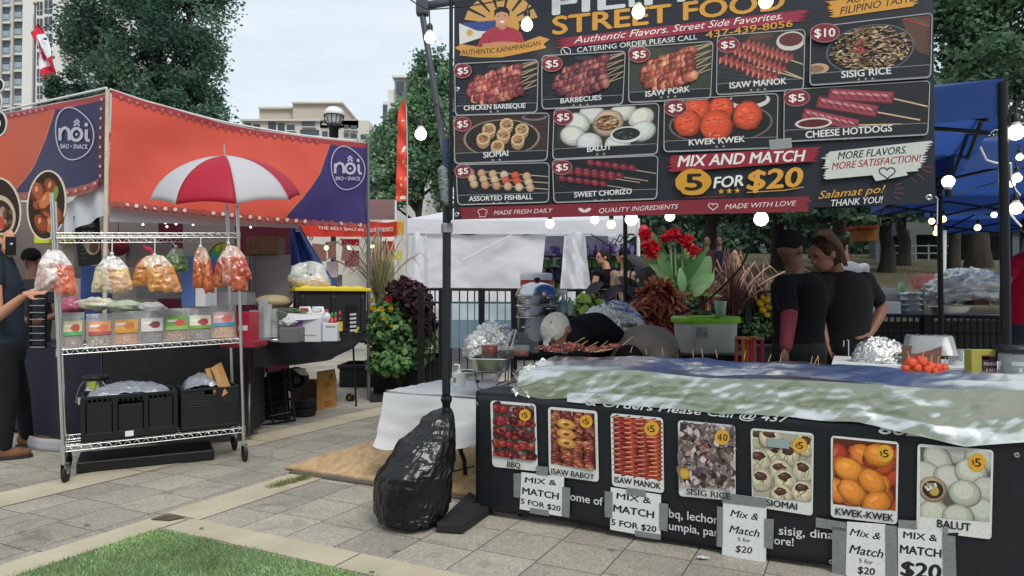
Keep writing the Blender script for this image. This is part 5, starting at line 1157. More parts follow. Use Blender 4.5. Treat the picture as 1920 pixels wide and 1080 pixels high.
# bunches of bagged snacks hanging from the top shelf
BAGF = mat('bagged_snack', rough=.2, vc=True, spec=.7, bump=.7, bs=18, coat=.4)
def bunch(xc, ytop, bags, label, back=.0):
    hook = along(sT, xc, back)-UP*.03; k = hook.y/1280
    t = thing('snack_bag_bunch', label, 'snack bags', hook, 'bunches of bagged snacks hanging on the rack')
    m = MB(); m.tube([hook, P(xc, ytop, hook.y)], .004, 5); m.ball(P(xc, ytop, hook.y), .014, 8, 6); m.build('tie', WHT, t)
    for i, (dx, y0, y1, w, cols, tilt) in enumerate(bags):
        c0 = P(xc+dx*.25, y0, hook.y) + fn_*(.02+.018*i); c1 = P(xc+dx, y1, hook.y) + fn_*(.05+.02*i); wd = w*k; ax = (c1-c0).normalized(); sx = fdir*math.cos(tilt*.0) 
        def f(u, v, sgn, s0=rnd(0, 20)):
            ww = wd*(.42+.58*min(1, v*3.2))*(1-.12*max(0, v-.85)/.15); th = .05*math.sin(PI*u)**.7*math.sin(PI*min(1, max(.02, v*1.02)))**.5*(.4+.6*v)
            return c0.lerp(c1, v) + sx*((u-.5)*ww) + fn_*(sgn*th) + fn_*.016*crease(u*1.2+s0, v*1.5, s0) + UP*.012*NZ.noise(V((u*3, v*3, s0)))
        def cf(u, v, s0=rnd(0, 20)):
            n = NZ.noise(V((u*3.2, v*3.2, s0)))
            return jit(cols[0] if v < .3+.12*n else (cols[1] if n < .1 else cols[2]), .1)
        m = MB(); m.grid(lambda u, v: f(u, v, 1), 16, 22, cf); m.grid(lambda u, v: f(1-u, v, -1), 8, 12, cf); m.build('bag', BAGF, t, vcol=True)
bunch(102, 468, [(-18, 470, 546, 34, ('#c9bcbc', '#b9a59f', '#cfa9a0'), 0), (26, 472, 552, 36, ('#d0c8c8', '#c9603f', '#b88478'), 0), (3, 470, 540, 46, ('#d8d2d2', '#c2a8a4', '#dad2d0'), 0)], 'bunch of pale pink cracker bags tied at the rack post')
bunch(210, 476, [(-20, 480, 548, 36, ('#cfd0ce', '#b9b095', '#cbbf9a'), 0), (8, 482, 551, 42, ('#d6d7d6', '#bfb6a2', '#c9b592'), 0), (20, 484, 546, 34, ('#d2d2cd', '#d0a289', '#d9bf7f'), 0)], 'bunch of clear bags with cream coloured crackers and yellow labels')
bunch(290, 478, [(-20, 480, 536, 46, ('#c9a88c', '#b9783c', '#c78a4a'), 0), (32, 480, 548, 34, ('#d0c2b6', '#c98340', '#b98058'), 0), (8, 480, 545, 38, ('#cbb7a4', '#c08242', '#cf9a5c'), 0)], 'bunch of golden orange chip bags in the middle of the rack')
bunch(376, 462, [(-4, 464, 541, 24, ('#b98a78', '#b4522c', '#c47a3c'), 0), (14, 466, 549, 20, ('#c2a08c', '#a8502f', '#c46c3a'), 0)], 'pair of narrow orange snack bags on a string')
bunch(428, 456, [(-20, 470, 540, 26, ('#c9a898', '#b05a40', '#c27858'), 0), (28, 462, 524, 28, ('#c9a090', '#a8432c', '#c05c3c'), 0), (18, 464, 545, 30, ('#c9aca0', '#b95c40', '#a84a34'), 0), (-2, 462, 536, 28, ('#cdb9ae', '#a05a4a', '#b97a68'), 0)], 'fan of red orange dried fish bags by the rainbow disc')
bunch(330, 462, [(2, 466, 510, 36, ('#8f9a86', '#5a7044', '#6b8450'), 0)], 'green leafy snack bag hanging behind the orange chip bags', 1.0)
c = P(421, 488, 6.0); sf = Surf(c, V((1, .1, 0)), UP); pr = Print(sf, 0)
for j in range(9):
    for i in range(9):
        x, y = 391+i*6.8, 455+j*7.6
        if math.hypot((x+3.4-421)/30, (y+3.8-489)/34) < 1: pr.poly([(x, y), (x+6.8, y), (x+6.8, y+7.6), (x, y+7.6)], jit(['#d9b93c', '#b9bf3c', '#6fa83c', '#3f9c8a', '#3c8fb5', '#4a6fb5', '#8a5aa8', '#c2427a', '#c9446a'][min(8, max(0, j+(i % 2)))], .12))
pr.line([(421+30*math.cos(2*PI*i/36), 489+34*math.sin(2*PI*i/36)) for i in range(36)], 2, '#2a2830', close=True)
pr.build('rainbow_fan', PRT, label='round rainbow checked fan hanging on the rack behind the red snack bags', cat='fan', vcol=True, thick=.006)
m = MB(); D = 5.6; pts = [(268, 462), (282, 470), (290, 478), (284, 484), (268, 490), (258, 497)]
m.grid(lambda u, v: P(*V(pts[min(4, int(u*5))]).lerp(V(pts[min(5, int(u*5)+1)]), u*5-int(u*5) if u < 1 else 1), D)+V((0, .02*math.sin(u*12), (v-.5)*.05*(.4+math.sin(u*3.1)))), 30, 3)
m.build('pink_ribbon', mat('hot_pink', '#c92a50', .6), label='twisted hot pink ribbon hanging between the snack bags', cat='ribbon', thick=.002)
# crates on the bottom shelf
def crate(x0, x1, hpx, back, label, style):
    a = along(sB, x0, .12)+UP*.008; b = along(sB, x1, .12)+UP*.008; L_ = (b-a).length; D_ = .36; h = hpx*a.y/1280
    t = thing('plastic_crate', label, 'crate', (a+b)/2, 'black plastic crates on the rack'); e = (b-a)/L_; n = dv.normalized(); R = Matrix((e, n, e.cross(n))).transposed()
    o = (a+b)/2; W_ = lambda x, y, z: o + R @ V((x, y, z))
    def wall(m, c, d): m.box(W_(*c), d, mtx=R)
    m = MB(); wall(m, (0, D_/2, .01), (L_, D_, .012)); m.build('base', BPLAS, t)
    for y in (.008, D_-.008):
        m = MB(); th = .012
        if style == 0:
            wall(m, (0, y, h-.012), (L_, th*1.6, .024)); wall(m, (0, y, .03), (L_, th*1.4, .05))
            for i in range(4): wall(m, (L_*(i/3-.5)*.97, y, h/2), (.03, th*1.5, h-.02))
            for i in range(3): wall(m, (L_*((i+.5)/3-.5)*.97, y+.004, h/2-.012*(i == 1)), (L_/3-.05, th*.5, h-.1-.03*(i == 1)))
            for i in range(18): wall(m, (L_*((i+.5)/18-.5)*.95, y, h-.04), (.012, th*.9, .03))
        else:
            wall(m, (0, y, h*.42), (L_, th, h*.84)); wall(m, (0, y, h-.008), (L_, th*2, .016)); wall(m, (-L_*.3, y, h*.9), (L_*.4, th, h*.14)); wall(m, (L_*.3, y, h*.9), (L_*.4, th, h*.14))
            for i in range(3): wall(m, (L_*.3, y-.006, h*.75-.018*i), (L_*.16, .006, .006)); wall(m, (-L_*.2, y-.006, h*.70-.02*i), (L_*.4, .006, .006))
            wall(m, (0, y-.006, .02), (L_, .008, .02))
        m.build('side_wall', BPLAS, t, bev=.002)
    for x in (-L_/2+.006, L_/2-.006):
        m = MB(); wall(m, (x, D_/2, h*.42), (.012, D_, h*.84)); wall(m, (x, D_/2, h-.01), (.018, D_, .02)); m.build('end_wall', BPLAS, t)
    if style == 0:
        m = MB(); wall(m, (-.01, -.004, .03), (.055, .003, .04)); m.build('label_sticker', WHT, t)
    return W_, h, L_, D_
SLV = mat('grey_poly_bag', '#8f969e', .25, .25, var=.2, vs=10, bump=.7, bs=22, coat=.3)
def heap(W_, x0, x1, D_, z, label, k, amp=.05):
    m = MB(); m.grid(lambda u, v: W_(lerp(x0, x1, u), lerp(.03, D_-.03, v), z + amp*math.sin(PI*u)**.5*math.sin(PI*v)**.5 + .03*crease(u*1.3, v*1.3, k)*math.sin(PI*u)**.4), 30, 20); m.build('plastic_wrapping', SLV, label=label, cat='plastic bag')
W1, h1, L1, D1 = crate(156, 336, 84, .1, 'three panel black folding crate with a white sticker on the rack bottom shelf', 0)
heap(W1, -L1/2+.03, L1/2-.03, D1, h1-.03, 'grey plastic packets heaped in the crate with the white sticker', 3, .06)
W2, h2, L2, D2 = crate(344, 452, 78, .1, 'solid sided black crate at the caster end of the rack bottom shelf', 1)
heap(W2, -L2/2+.03, L2*.2, D2, h2-.02, 'crumpled silver bag in the solid sided crate beside the wood', 6, .08)
m = MB()
m.prism([P(384, 692, 5.55), P(392, 690, 5.55), P(412, 745, 5.5), P(404, 748, 5.5)], (.0, .06, 0)); m.prism([P(396, 690, 5.52), P(405, 686, 5.52), P(425, 738, 5.48), P(416, 744, 5.48)], (0, .10, .02))
m.build('wooden_block', mat('pale_wood', '#a87a4c', .7, two='#c2955f', vs=6, stretch=(6, 6, .6)), label='pale wooden box standing tilted out of the solid sided crate', cat='wooden box')
t = thing('pump_flask', 'black pump flask with a lime window standing behind the crate', 'flask', along(sB, 181, .9))
c = along(sB, 181, .95); 
m = MB(); m.lathe([(0, 0), (.085, 0), (.09, .02), (.09, .30), (.078, .34)], c, 20); m.build('body', BPLAS, t)
m = MB(); m.lathe([(.078, .335), (.066, .36), (.068, .41), (.075, .415)], c, 20); m.build('neck', STEEL, t)
m = MB(); m.box(c+V((.02, -.066, .385)), (.05, .02, .06)); m.build('lime_window', mat('lime', '#a8b53c', .4), t)
m = MB(); m.lathe([(.0, .46), (.08, .455), (.092, .44), (.092, .42), (.07, .412), (0, .412)], c, 20); m.build('lid', BPLAS, t)
m = MB(); m.tube([c+V((math.cos(w)*.13, -.03, .33-.02+math.sin(w)*.0-.2*(1-math.sin(w))+.13)) for w in [PI*i/12 for i in range(13)]], .006, 6); m.build('handle', mat('grey_wire', '#8b8e92', .4, .6), t)
sf = Surf(V((-3.62, 6.03, 0)) + LDIR*.0, V((1.2, .24, 0)), UP); pr = Print(sf, .05); pr.text('n', (151, 757), (163, 757), 20, '#b5b7c0', .03); pr.build('cloth_lettering', PRT, label='white letter n printed on the dark cloth behind the crates', cat='lettering', vcol=True)
m = MB(); c = G(262, 872); m.box(c+V((0, .12, .045)), (.95, .42, .085), .5); m.build('flat_black_bin', BPLAS, label='low black bin lying in shadow under the wire rack', cat='bin', bev=.01)
# umbrella standing on the rack
t = thing('umbrella', 'open red and white umbrella above the rack in front of the orange banner', 'umbrella', P(424, 437, 5.75))
D = 5.75; ap = P(422, 292, D); tl = Matrix.Rotation(math.radians(13), 3, 'X'); R0 = .60
def um(w, r): 
    z = -.36*(1-math.cos(r*1.35))/(1-math.cos(1.35)); return ap + tl @ V((math.cos(w)*R0*math.sin(r*1.35)/math.sin(1.35), math.sin(w)*R0*math.sin(r*1.35)/math.sin(1.35), z))
UMB = [translucent(mat('umbrella_red', '#c3213f', .55), .35), translucent(mat('umbrella_white', '#d5d3d8', .6), .35)]
for kcol, nm in ((0, 'red'), (1, 'white')):
    for i in range(8):
        if i % 2 != kcol: continue
        w0 = -PI/2 - PI/8 + i*PI/4 + .09; w1 = w0 + PI/4; m = MB()
        def g_(u, v):
            p = um(w0, v).lerp(um(w1, v), u); q = um(lerp(w0, w1, u), v*(1-.07*math.sin(PI*u)*v)); return p.lerp(q, .55)
        m.grid(g_, 10, 14); m.build(f'{nm}_panel', UMB[kcol], t, thick=.0015)
m = MB(); m.tube([ap+tl @ V((0, 0, .09)), ap-UP*.01], .006, 6); m.tube([ap, P(426, 437, D)], .008, 6)
for i in range(8):
    w = -PI/2-PI/8+i*PI/4+.09; m.tube([um(w, v)-UP*.006 for v in (0, .25, .5, .75, 1)], .003, 4)
m.build('frame', CHROME, t)
# ================================================================ THINGS ON AND UNDER THE STALL TABLES
CARD = mat('cardboard', '#a9793f', .85, var=.08, vs=8); DCARD = mat('dark_cardboard', '#4a2f28', .85, var=.1)
def fbox(x0, x1, yt, yb, D, dep, mm, name, label, cat, group=None, rot=0, top=None, parts=(), bev=.004):
    a, b = P(x0, yb, D), P(x1, yt, D); c = V(((a.x+b.x)/2, D+dep/2, (a.z+b.z)/2)); m = MB(); m.box(c, (abs(b.x-a.x), dep, abs(b.z-a.z)), rot)
    if not parts and top is None: return m.build(name, mm, label=label, cat=cat, group=group, bev=bev)
    t = thing(name, label, cat, V((c.x, c.y, a.z)), group); m.build('body', mm, t, bev=bev)
    for nm, m2, (u0, v0, u1, v1) in parts:
        p = MB(); R = Matrix.Rotation(rot, 3, 'Z'); w, h = abs(b.x-a.x), abs(b.z-a.z)
        p.box(c + R @ V(((u0+u1)/2*w-w/2, -dep/2-.002, h/2-(v0+v1)/2*h)), ((u1-u0)*w, .004, (v1-v0)*h), rot); p.build(nm, m2, t)
    if top:
        p = MB(); p.box(V((c.x, c.y, c.z+abs(b.z-a.z)/2+.012)), (abs(b.x-a.x)*1.06, dep*1.05, .028), rot); p.build('lid', top, t, bev=.008)
    return t
GREYM = mat('fridge_grey', '#8b878a', .45, .1, var=.05)
fbox(472, 545, 478, 562, 8.75, .5, GREYM, 'steel_fridge', 'grey steel fridge door beside the blue tarp', 'fridge', parts=[('handle', BLK, (.02, .2, .06, .8)), ('door_gap', BLK, (0, .985, 1, 1))])
fbox(440, 471, 480, 560, 8.6, .5, GREYM, 'steel_fridge', 'narrow grey steel fridge behind the rack post', 'fridge', parts=[('door_gap', BLK, (.9, 0, .95, 1))])
fbox(384, 462, 548, 572, 8.0, .3, GREYM, 'storage_box', 'long grey storage box low behind the orange snack bags', 'box')
t = fbox(462, 520, 443, 477, 8.7, .3, mat('brown_crate', '#6f5540', .8, var=.2), 'wooden_crate', 'brown printed crate on top of the grey fridge', 'crate', parts=[('print', mat('crate_print', '#8a6a3c', .7, two='#3f2c22', vs=9), (.08, .35, .4, .95))])
for x0, x1, yt, yb, D, c, lb in ((150, 181, 498, 600, 7.4, '#4a63a8', 'blue cloth covered box behind the cream cracker bags'), (340, 366, 480, 575, 7.8, '#5f7cc0', 'light blue box behind the green leafy bag'), (64, 92, 440, 456, 7.4, '#c9d02c', 'bright yellow box above the seated vendor'), (114, 137, 434, 452, 7.5, '#cfc23c', 'yellow box behind the rack rail by the menu board'), (255, 335, 505, 560, 8.2, '#8b8d8f', 'grey metal cabinet behind the golden chip bags'), (366, 385, 535, 575, 7.6, '#d0d0d2', 'white narrow box below the orange bags'), (115, 140, 452, 520, 7.6, '#9a958c', 'beige carton behind the rack post'), (235, 300, 455, 500, 8.3, '#7d7a78', 'steel shelf unit under the fairy lights')):
    fbox(x0, x1, yt, yb, D, .3, mt('box'+c, c, .6, var=.08), 'storage_box', lb, 'box')
# tray rack and clutter behind the chrome rack
t = thing('tray_rack', 'black upright rack with wire tray slots beside the customer', 'rack', P(72, 660, 5.9) * V((1, 1, 0)))
m = MB()
for x in (56, 84): q = P(x, 600, 6.15); m.box((q.x, q.y, 1.13), (.025, .03, .52))
m.build('upright', BLK, t)
for i in range(8):
    m = MB(); y = 560+i*13; m.tube([P(56, y, 6.13), P(84, y, 6.13)], .005, 5); m.build('tray_slot', STEEL, t)
CLB = mat('crumpled_bag', '#b9bdb8', .3, var=.2, vs=9, bump=.7, bs=20, coat=.3)
def lump(px, py, D, r, m_, name, label, cat, wob=.35, z0=None):
    m = MB(); c = P(px, py, D); m.ball(c, r, 22, 14, wob=wob, ws=7); return m.build(name, m_, label=label, cat=cat)
for px, py, r, c, lb in ((130, 575, (.13, .1, .09), '#a8506a', 'pink and clear packet heap behind the first pouch'), (180, 570, (.18, .1, .06), '#c9c6b0', 'pale packets lying behind the cream cracker bags'), (235, 575, (.17, .1, .06), '#a9b5a0', 'greenish packets lying behind the middle pouches'), (285, 577, (.12, .1, .05), '#bfc2bd', 'clear packets lying near the golden chip bags')):
    lump(px, py, 6.25, r, mt('packet'+c, c, .3, var=.25, vs=9, bump=.7, bs=20, coat=.3), 'packet_heap', lb, 'packets')
# on the black-clothed table
def tz(px, py): return G(px, py, TZ+.006)
p = tz(505, 642); k = p.y/1280
m = MB(); m.lathe([(0, .004), (.17, .004), (.19, .03), (.186, .03), (.168, .009), (0, .009)], (p.x, p.y+.15, p.z), 30); m.build('metal_tray', STEEL, label='round steel tray under the clear cup towers', cat='tray')
CUP = mat('clear_cups', '#f2f2f4', .2, 0, alpha=.72, spec=.9)
for i, (px, yt, w) in enumerate(((474, 582, 17), (487, 560, 17), (500, 571, 16), (508, 580, 14))):
    q = tz(px, 638); q.y += .02+.07*(i % 2); k = q.y/1280; r = w*k/2; h = (638-yt)*k; n = int(h/.016); pf = []
    for j in range(n): z = h*j/n; pf += [(r*.97, z), (r, z+h/n*.75), (r*1.04, z+h/n*.8)]
    m = MB(); m.lathe([(0, 0)] + pf + [(r*.75, h), (0, h)], q, 18); m.build('cup_tower', CUP, label=['tower of clear cups beside the red box', 'tallest tower of clear cups on the steel tray', 'second tallest tower of clear cups on the tray', 'slim clear cup tower nearest the grey tub'][i], cat='cups', group='towers of clear cups')
q = tz(457, 650)
REDP = mat('red_plastic', '#b3273c', .45, var=.06)
fbox(443, 468, 585, 648, q.y, .22, REDP, 'red_box', 'red box on the stall table behind the rack post', 'box', parts=[('print', WHT, (.15, .4, .85, .55))])
fbox(412, 478, 640, 652, q.y-.1, .3, mat('deep_red', '#8a1f33', .4), 'red_tray', 'shallow deep red tray at the edge of the black cloth', 'tray', bev=.006)
fbox(523, 557, 614, 643, tz(540, 643).y, .25, mat('grey_tub', '#6a686c', .5), 'grey_tub', 'grey plastic tub in front of the purple carton', 'tub', bev=.01)
lump(540, 605, tz(540, 643).y+.1, (.08, .07, .04), CLB, 'cling_film', 'crumpled clear film spilling over the grey tub', 'film', .5)
PUR = mat('purple_print', '#9a62b8', .6)
y = tz(575, 640).y
fbox(548, 602, 596, 641, y, .25, mat('white_carton', '#cfced4', .6), 'carton', 'white carton with a purple end on the stall table', 'carton', parts=[('purple_side', PUR, (0, 0, .36, 1)), ('print', mat('grey_print', '#a5a4ab', .7), (.45, .7, .85, .74))])
m = MB(); m.prism([P(540, 588, y-.02), P(604, 592, y+.05), P(598, 598, y+.0), P(532, 602, y-.1)], (0, .02, .004)); m.build('carton_flap', mat('flap_white', '#c4c2c9', .7), label='open white flap lying over the purple ended carton', cat='flap')
y = tz(617, 640).y
fbox(602, 632, 606, 640, y, .15, mat('blue_white_carton', '#cdd3da', .6), 'carton', 'small white and blue carton next to the sauce bottles', 'carton', parts=[('blue_side', mat('light_blue', '#7fa3c4', .6), (0, 0, .1, 1)), ('print', mat('grey_print2', '#8b9099', .7), (.3, .15, .9, .22))])
def bottle(px, yb, yt, D, r, mm, cap, label, neck=.35, name='bottle'):
    p = P(px, yb, D); h = (yb-yt)*D/1280; t = thing(name, label, 'bottle', p)
    m = MB(); m.lathe([(0, 0), (r, 0), (r, h*.6), (r*.9, h*.68), (r*neck, h*.8), (r*neck, h*.86)], p, 16); m.build('body', mm, t); m = MB(); m.lathe([(r*neck*1.25, h*.85), (r*neck*1.2, h*.95), (r*neck*.5, h), (0, h)], p, 12); m.build('cap', cap, t); return t
SRI = mat('chili_sauce', '#a8352a', .3); GRN = mat('green_cap', '#2f7a4c', .4); SOY = mat('dark_sauce', '#2e1a17', .2)
bottle(613, 612, 580, y+.25, .04, mat('jug_white', '#cfd2d6', .35), REDP, 'white squeeze bottle with red cap behind the small carton'); bottle(622, 634, 586, y+.1, .035, SRI, GRN, 'red chili sauce bottle with green cap, first of the pair'); bottle(629, 632, 585, y+.16, .033, SRI, GRN, 'red chili sauce bottle with green cap, beside the dark bottle')
bottle(637, 632, 583, y+.12, .034, SOY, REDP, 'dark sauce bottle with red cap and yellow label by the tote')
m = MB(); p = P(637, 612, y+.08); m.box(p, (.055, .01, .09)); m.build('bottle_label', mat('yellow_label', '#d0a83c', .5), label='yellow label wrapped on the dark sauce bottle', cat='label')
for px, lb, cp_ in ((572, 'white handled jug with a red cap behind the purple carton', REDP), (596, 'white handled jug with a dark handle gap behind the purple carton', WHT)):
    p = P(px, 606, y+.35); k = p.y/1280; t = thing('jug', lb, 'jug', p); m = MB(); m.box(p+V((0, 0, 10*k)), (24*k, .12, 22*k)); m.build('body', mt('jug_w', '#d2d4d8', .35), t, bev=.02)
    m = MB(); m.tube([p+V((-9*k, 0, 18*k)), p+V((-8*k, 0, 28*k)), p+V((8*k, 0, 28*k)), p+V((10*k, 0, 18*k))], .022, 8); m.build('handle', mt('jug_w', ''), t); m = MB(); m.box(p+V((0, -.03, 25*k)), (.06, .05, .035)); m.build('cap', cp_, t)
m = MB()
for i in range(60):
    c = P(rnd(508, 562), rnd(578, 600), y+.25+rnd(-.1, .1)); a = rnd(-.6, .6); m.leaf(c, (math.cos(a), rnd(-.3, .3), math.sin(a)*.4), UP, rnd(.12, .22), .03, jit(random.choice(['#7d9a68', '#a3b58c', '#c4cbb0', '#5f8050']), .15))
m.build('wrapped_greens', LEAF, label='bundles of wrapped green leaves lying behind the film covered tub', cat='greens', vcol=True)
fbox(498, 550, 576, 632, 8.35, .25, mt('box_dark', '#55525a', .6), 'storage_box', 'dark grey box behind the wrapped greens', 'box')
m = MB(); c = P(513, 566, 8.45); m.ball(c, (.24, .15, .09), 20, 12); m.build('round_bread_bag', mat('beige_bag', '#a89878', .6, var=.1), label='beige rounded bag behind the wrapped greens', cat='bag')
# black tote with yellow lid, chips bag on top
D = 8.35; t = thing('storage_tote', 'black storage tote with bright yellow lid on the stall table', 'tote', P(620, 625, D))
TOTE = mat('tote_black', '#1d1d22', .5, var=.08)
a, b = P(550, 632, D-.15), P(692, 618, D+.35)
m = MB(); fl, fr = P(556, 628, D-.25), P(690, 622, D+.1); e = (V((fr.x, fr.y, 0))-V((fl.x, fl.y, 0))); L_ = e.length; e.normalize(); n = V((-e.y, e.x, 0)); R = Matrix((e, n, UP)).transposed(); H_ = .50; zc = fl.z
W_ = lambda x, y, z: V((fl.x, fl.y, TZ+.01)) + R @ V((x, y, z))
m.box(W_(L_/2, .26, H_/2), (L_*.96, .5, H_), mtx=R)
for x in (.08, .5, .92): m.box(W_(L_*x, .0, H_*.45), (.05, .03, H_*.9), mtx=R)
m.build('body', TOTE, t, bev=.015)
m = MB(); m.box(W_(L_/2, .26, H_+.02), (L_*1.06, .6, .04), mtx=R); m.box(W_(L_/2, .26, H_+.045), (L_*.9, .46, .02), mtx=R)
for i in range(5): m.box(W_(L_*(.14+.18*i), .26, H_+.058), (L_*.1, .4, .012), mtx=R)
m.build('lid', mat('tote_yellow', '#d8c21c', .45, var=.05), t, bev=.012)
m = MB(); m.box(W_(L_*.76, -.018, H_*.42), (L_*.16, .004, H_*.5), mtx=R); pl = m.build('sticker', BLK, t); 
sf = Surf(W_(0, -.024, 0), e, UP); pr = Print(sf, .002); 
for i in range(5): pr.poly([(656, 588+i*7.5), (668, 587+i*7.5), (668, 591+i*7.5), (656, 592+i*7.5)], '#b9babc')
pr.poly([(664, 626), (671, 612), (674, 614), (667, 628)], '#c9b52c'); pr.build('sticker_print', PRT, t, vcol=True)
m = MB(); c = P(580, 528, D+.05)
def chips(u, v):
    w = u*2*PI; th = v*PI; r = V((.22*math.sin(th)*math.cos(w), .16*math.sin(th)*math.sin(w), .15*math.cos(th)+(.06 if v < .3 else 0)*math.cos(w*2))); return c + r*(1+.14*crease(math.cos(w)*.7, math.cos(th)*.9+math.sin(w)*.5, 3)) + V((-.03*math.cos(th), 0, 0))
m.grid(chips, 44, 26, lambda u, v: jit('#b9bcb6' if v < .42+.05*math.sin(u*20) else random.choice(['#c9b79c', '#d3c4aa', '#b9a688', '#c8a894']), .12)); m.build('chips_bag', BAGF, label='clear bag of pale puffed chips on the yellow lid', cat='snack bag', vcol=True)
# blue tarp and grommets
t = thing('blue_tarp', 'dark blue tarp hanging in a slant beside the grey fridge', 'tarp', P(590, 545, 8.7))
TARP = mat('tarp_blue', '#1f3a82', .4, var=.1, bump=.4, bs=6)
m = MB()
def tp_(u, v):
    y = lerp(548, 422, v); xl = 544; xr = lerp(645, 562, v**.85); return P(lerp(xl, xr, u), y, 8.72 + .06*math.sin(u*13+v*2)*(1-.6*v) + .1*u)
m.grid(tp_, 40, 20); m.build('sheet', TARP, t, thick=.003)
for px, py in ((558, 431), (583, 447)):
    m = MB(); m.lathe([(.012, 0), (.02, .004), (.028, 0)], P(px, py, 8.66), 12, mtx=Matrix.Rotation(PI/2, 3, 'X')); m.build('grommet', STEEL, t)
# under the table: folded cart, wheel, tires, cardboard box, tape gun
t = thing('folded_cart', 'black folded wagon frame leaning under the stall table', 'cart', G(515, 795)); D = 7.15
m = MB()
for a, b in (((476, 695), (488, 800)), ((500, 690), (512, 796)), ((530, 690), (540, 792)), ((541, 690), (553, 790)), ((476, 706), (541, 694)), ((484, 762), (548, 748)), ((488, 798), (553, 788)), ((505, 722), (535, 716)), ((510, 755), (545, 748))): m.tube([P(*a, D), P(*b, D)], .014, 7)
m.build('frame', mat('cart_frame', '#24272f', .4, .5), t)
m = MB(); m.grid(lambda u, v: P(lerp(480, 538, u)+8*(1-v), lerp(788, 700, v), D+.06)+V((0, .05*NZ.noise(V((u*4, v*4, 1))), 0)), 16, 16); m.build('fabric', mat('cart_fabric', '#15171f', .85, bump=.5, bs=9), t)
m = MB(); m.tube([P(498, 698, D-.02), P(496, 706, D-.02)], .02, 8); m.build('latch', STEEL, t); m = MB(); m.tube([P(505, 780, D-.03), P(545, 772, D-.03)], .006, 6); m.build('release_bar', STEEL, t)
def tire(c, r, w, axis, label, nm='wheel'):
    t = thing(nm, label, 'wheel', c); R = axis; m = MB(); m.lathe([(r*.6, -w/2), (r*.92, -w/2), (r, -w*.3), (r, w*.3), (r*.92, w/2), (r*.6, w/2), (r*.6, -w/2)], c, 28, mtx=R)
    for i in range(22):
        a = 2*PI*i/22
        for s_ in (-1, 1): m.box(V(c) + R @ V((math.cos(a+s_*.05)*r*.99, math.sin(a+s_*.05)*r*.99, s_*w*.22)), (r*.12, r*.16, w*.36), mtx=R @ Matrix.Rotation(a, 3, 'Z'))
    m.build('tyre', mat('tyre_rubber', '#1d1e20', .8), t); m = MB(); m.lathe([(0, -w*.3), (r*.18, -w*.3), (r*.2, -w*.1), (r*.62, -w*.12), (r*.62, w*.12), (0, w*.12)], c, 24, mtx=R)
    for i in range(5): a = 2*PI*i/5; m.box(V(c)+R @ V((math.cos(a)*r*.4, math.sin(a)*r*.4, -w*.2)), (r*.45, r*.1, w*.2), mtx=R @ Matrix.Rotation(a, 3, 'Z'))
    m.build('rim', BPLAS, t)
tire(P(555, 712, 7.25), .13, .06, Matrix.Rotation(PI/2, 3, 'X') @ Matrix.Rotation(.0, 3, 'Z') @ Matrix.Rotation(.35, 3, 'Y'), 'black spoked cart wheel standing beside the folded wagon')
m = MB(); m.prism([P(550, 692, 7.2), P(572, 690, 7.2), P(575, 704, 7.2), P(563, 703, 7.2)], (0, .02, 0)); m.build('fender', mat('white_fender', '#b5b7b8', .5), label='small white fender piece above the spoked cart wheel', cat='fender')
tire(G(566, 776, .03)+V((0, .05, .02)), .13, .09, Matrix.Identity(3), 'knobby black tyre lying flat on the paving under the table'); tire(G(566, 776, .03)+V((.0, .05, .115)), .13, .09, Matrix.Identity(3), 'upper knobby black tyre stacked on the other one')
t = thing('cardboard_box', 'open brown cardboard box marked 7 under the stall table', 'box', G(608, 770)); a = G(594, 770.5); b = G(631, 761.5); e = (b-a).normalized(); n = V((-e.y, e.x, 0)); L_ = (b-a).length; h = .32
m = MB(); R = Matrix((e, n, UP)).transposed(); sd = G(583, 767); back = n*.36
m.prism([a, b, b+UP*h, a+UP*h], n*.006); m.prism([b, b+back, b+back+UP*h, b+UP*h], -e*.006); m.prism([a+back, b+back, b+back+UP*h, a+back+UP*h], n*.006); m.build('carton', CARD, t)
m = MB(); m.prism([a+UP*.002, a+back+UP*.002, a+back+UP*h, a+UP*h], -e*.006); m.build('dark_side', DCARD, t)
m = MB(); m.prism([a+UP*h, b+UP*h, b+UP*(h+.13)+e*.06+n*.07, a+UP*(h+.13)+e*.10+n*.07], n*.006); m.build('flap', CARD, t)
sf = Surf(a-n*.003, e, UP); pr = Print(sf, .001); pr.text('7', (619, 712), (625, 711), 10, '#1d1a18', .03, .2)
for yy, w in ((719, 10), (722, 12), (726, 8), (753, 14), (757, 14), (761, 12)): pr.poly([(608, yy), (608+w, yy-2.4), (608+w, yy-1.2), (608, yy+1.2)], '#6f4f2c')
pr.line([(612, 737), (616, 733), (615, 742), (611, 740)], 1.2, '#7d5a34'); pr.build('box_print', PRT, t, vcol=True)
t = thing('tape_gun', 'black tape gun with yellow hub standing by the table leg', 'tape gun', G(655, 752))
c = G(656, 752)+UP*.05; m = MB(); m.lathe([(.02, -.02), (.05, -.02), (.05, .02), (.02, .02)], c, 18, mtx=Matrix.Rotation(PI/2, 3, 'X')); m.box(c+V((.045, 0, -.01)), (.02, .05, .07)); m.build('body', BLK, t); m = MB(); m.lathe([(0, -.026), (.022, -.026), (.022, .02)], c, 14, mtx=Matrix.Rotation(PI/2, 3, 'X')); m.build('hub', mat('tape_yellow', '#c9b528', .5), t)
m = MB(); q = [G(694, 755), G(770, 752), G(772, 738), G(696, 740)]; m.prism([V((k.x, k.y, .003)) for k in q], (0, 0, .05)); m.build('pole_base', mt('rubber', '#1c1e20', .7), label='flat black base plate under the aluminium stall post', cat='pole base', bev=.006)
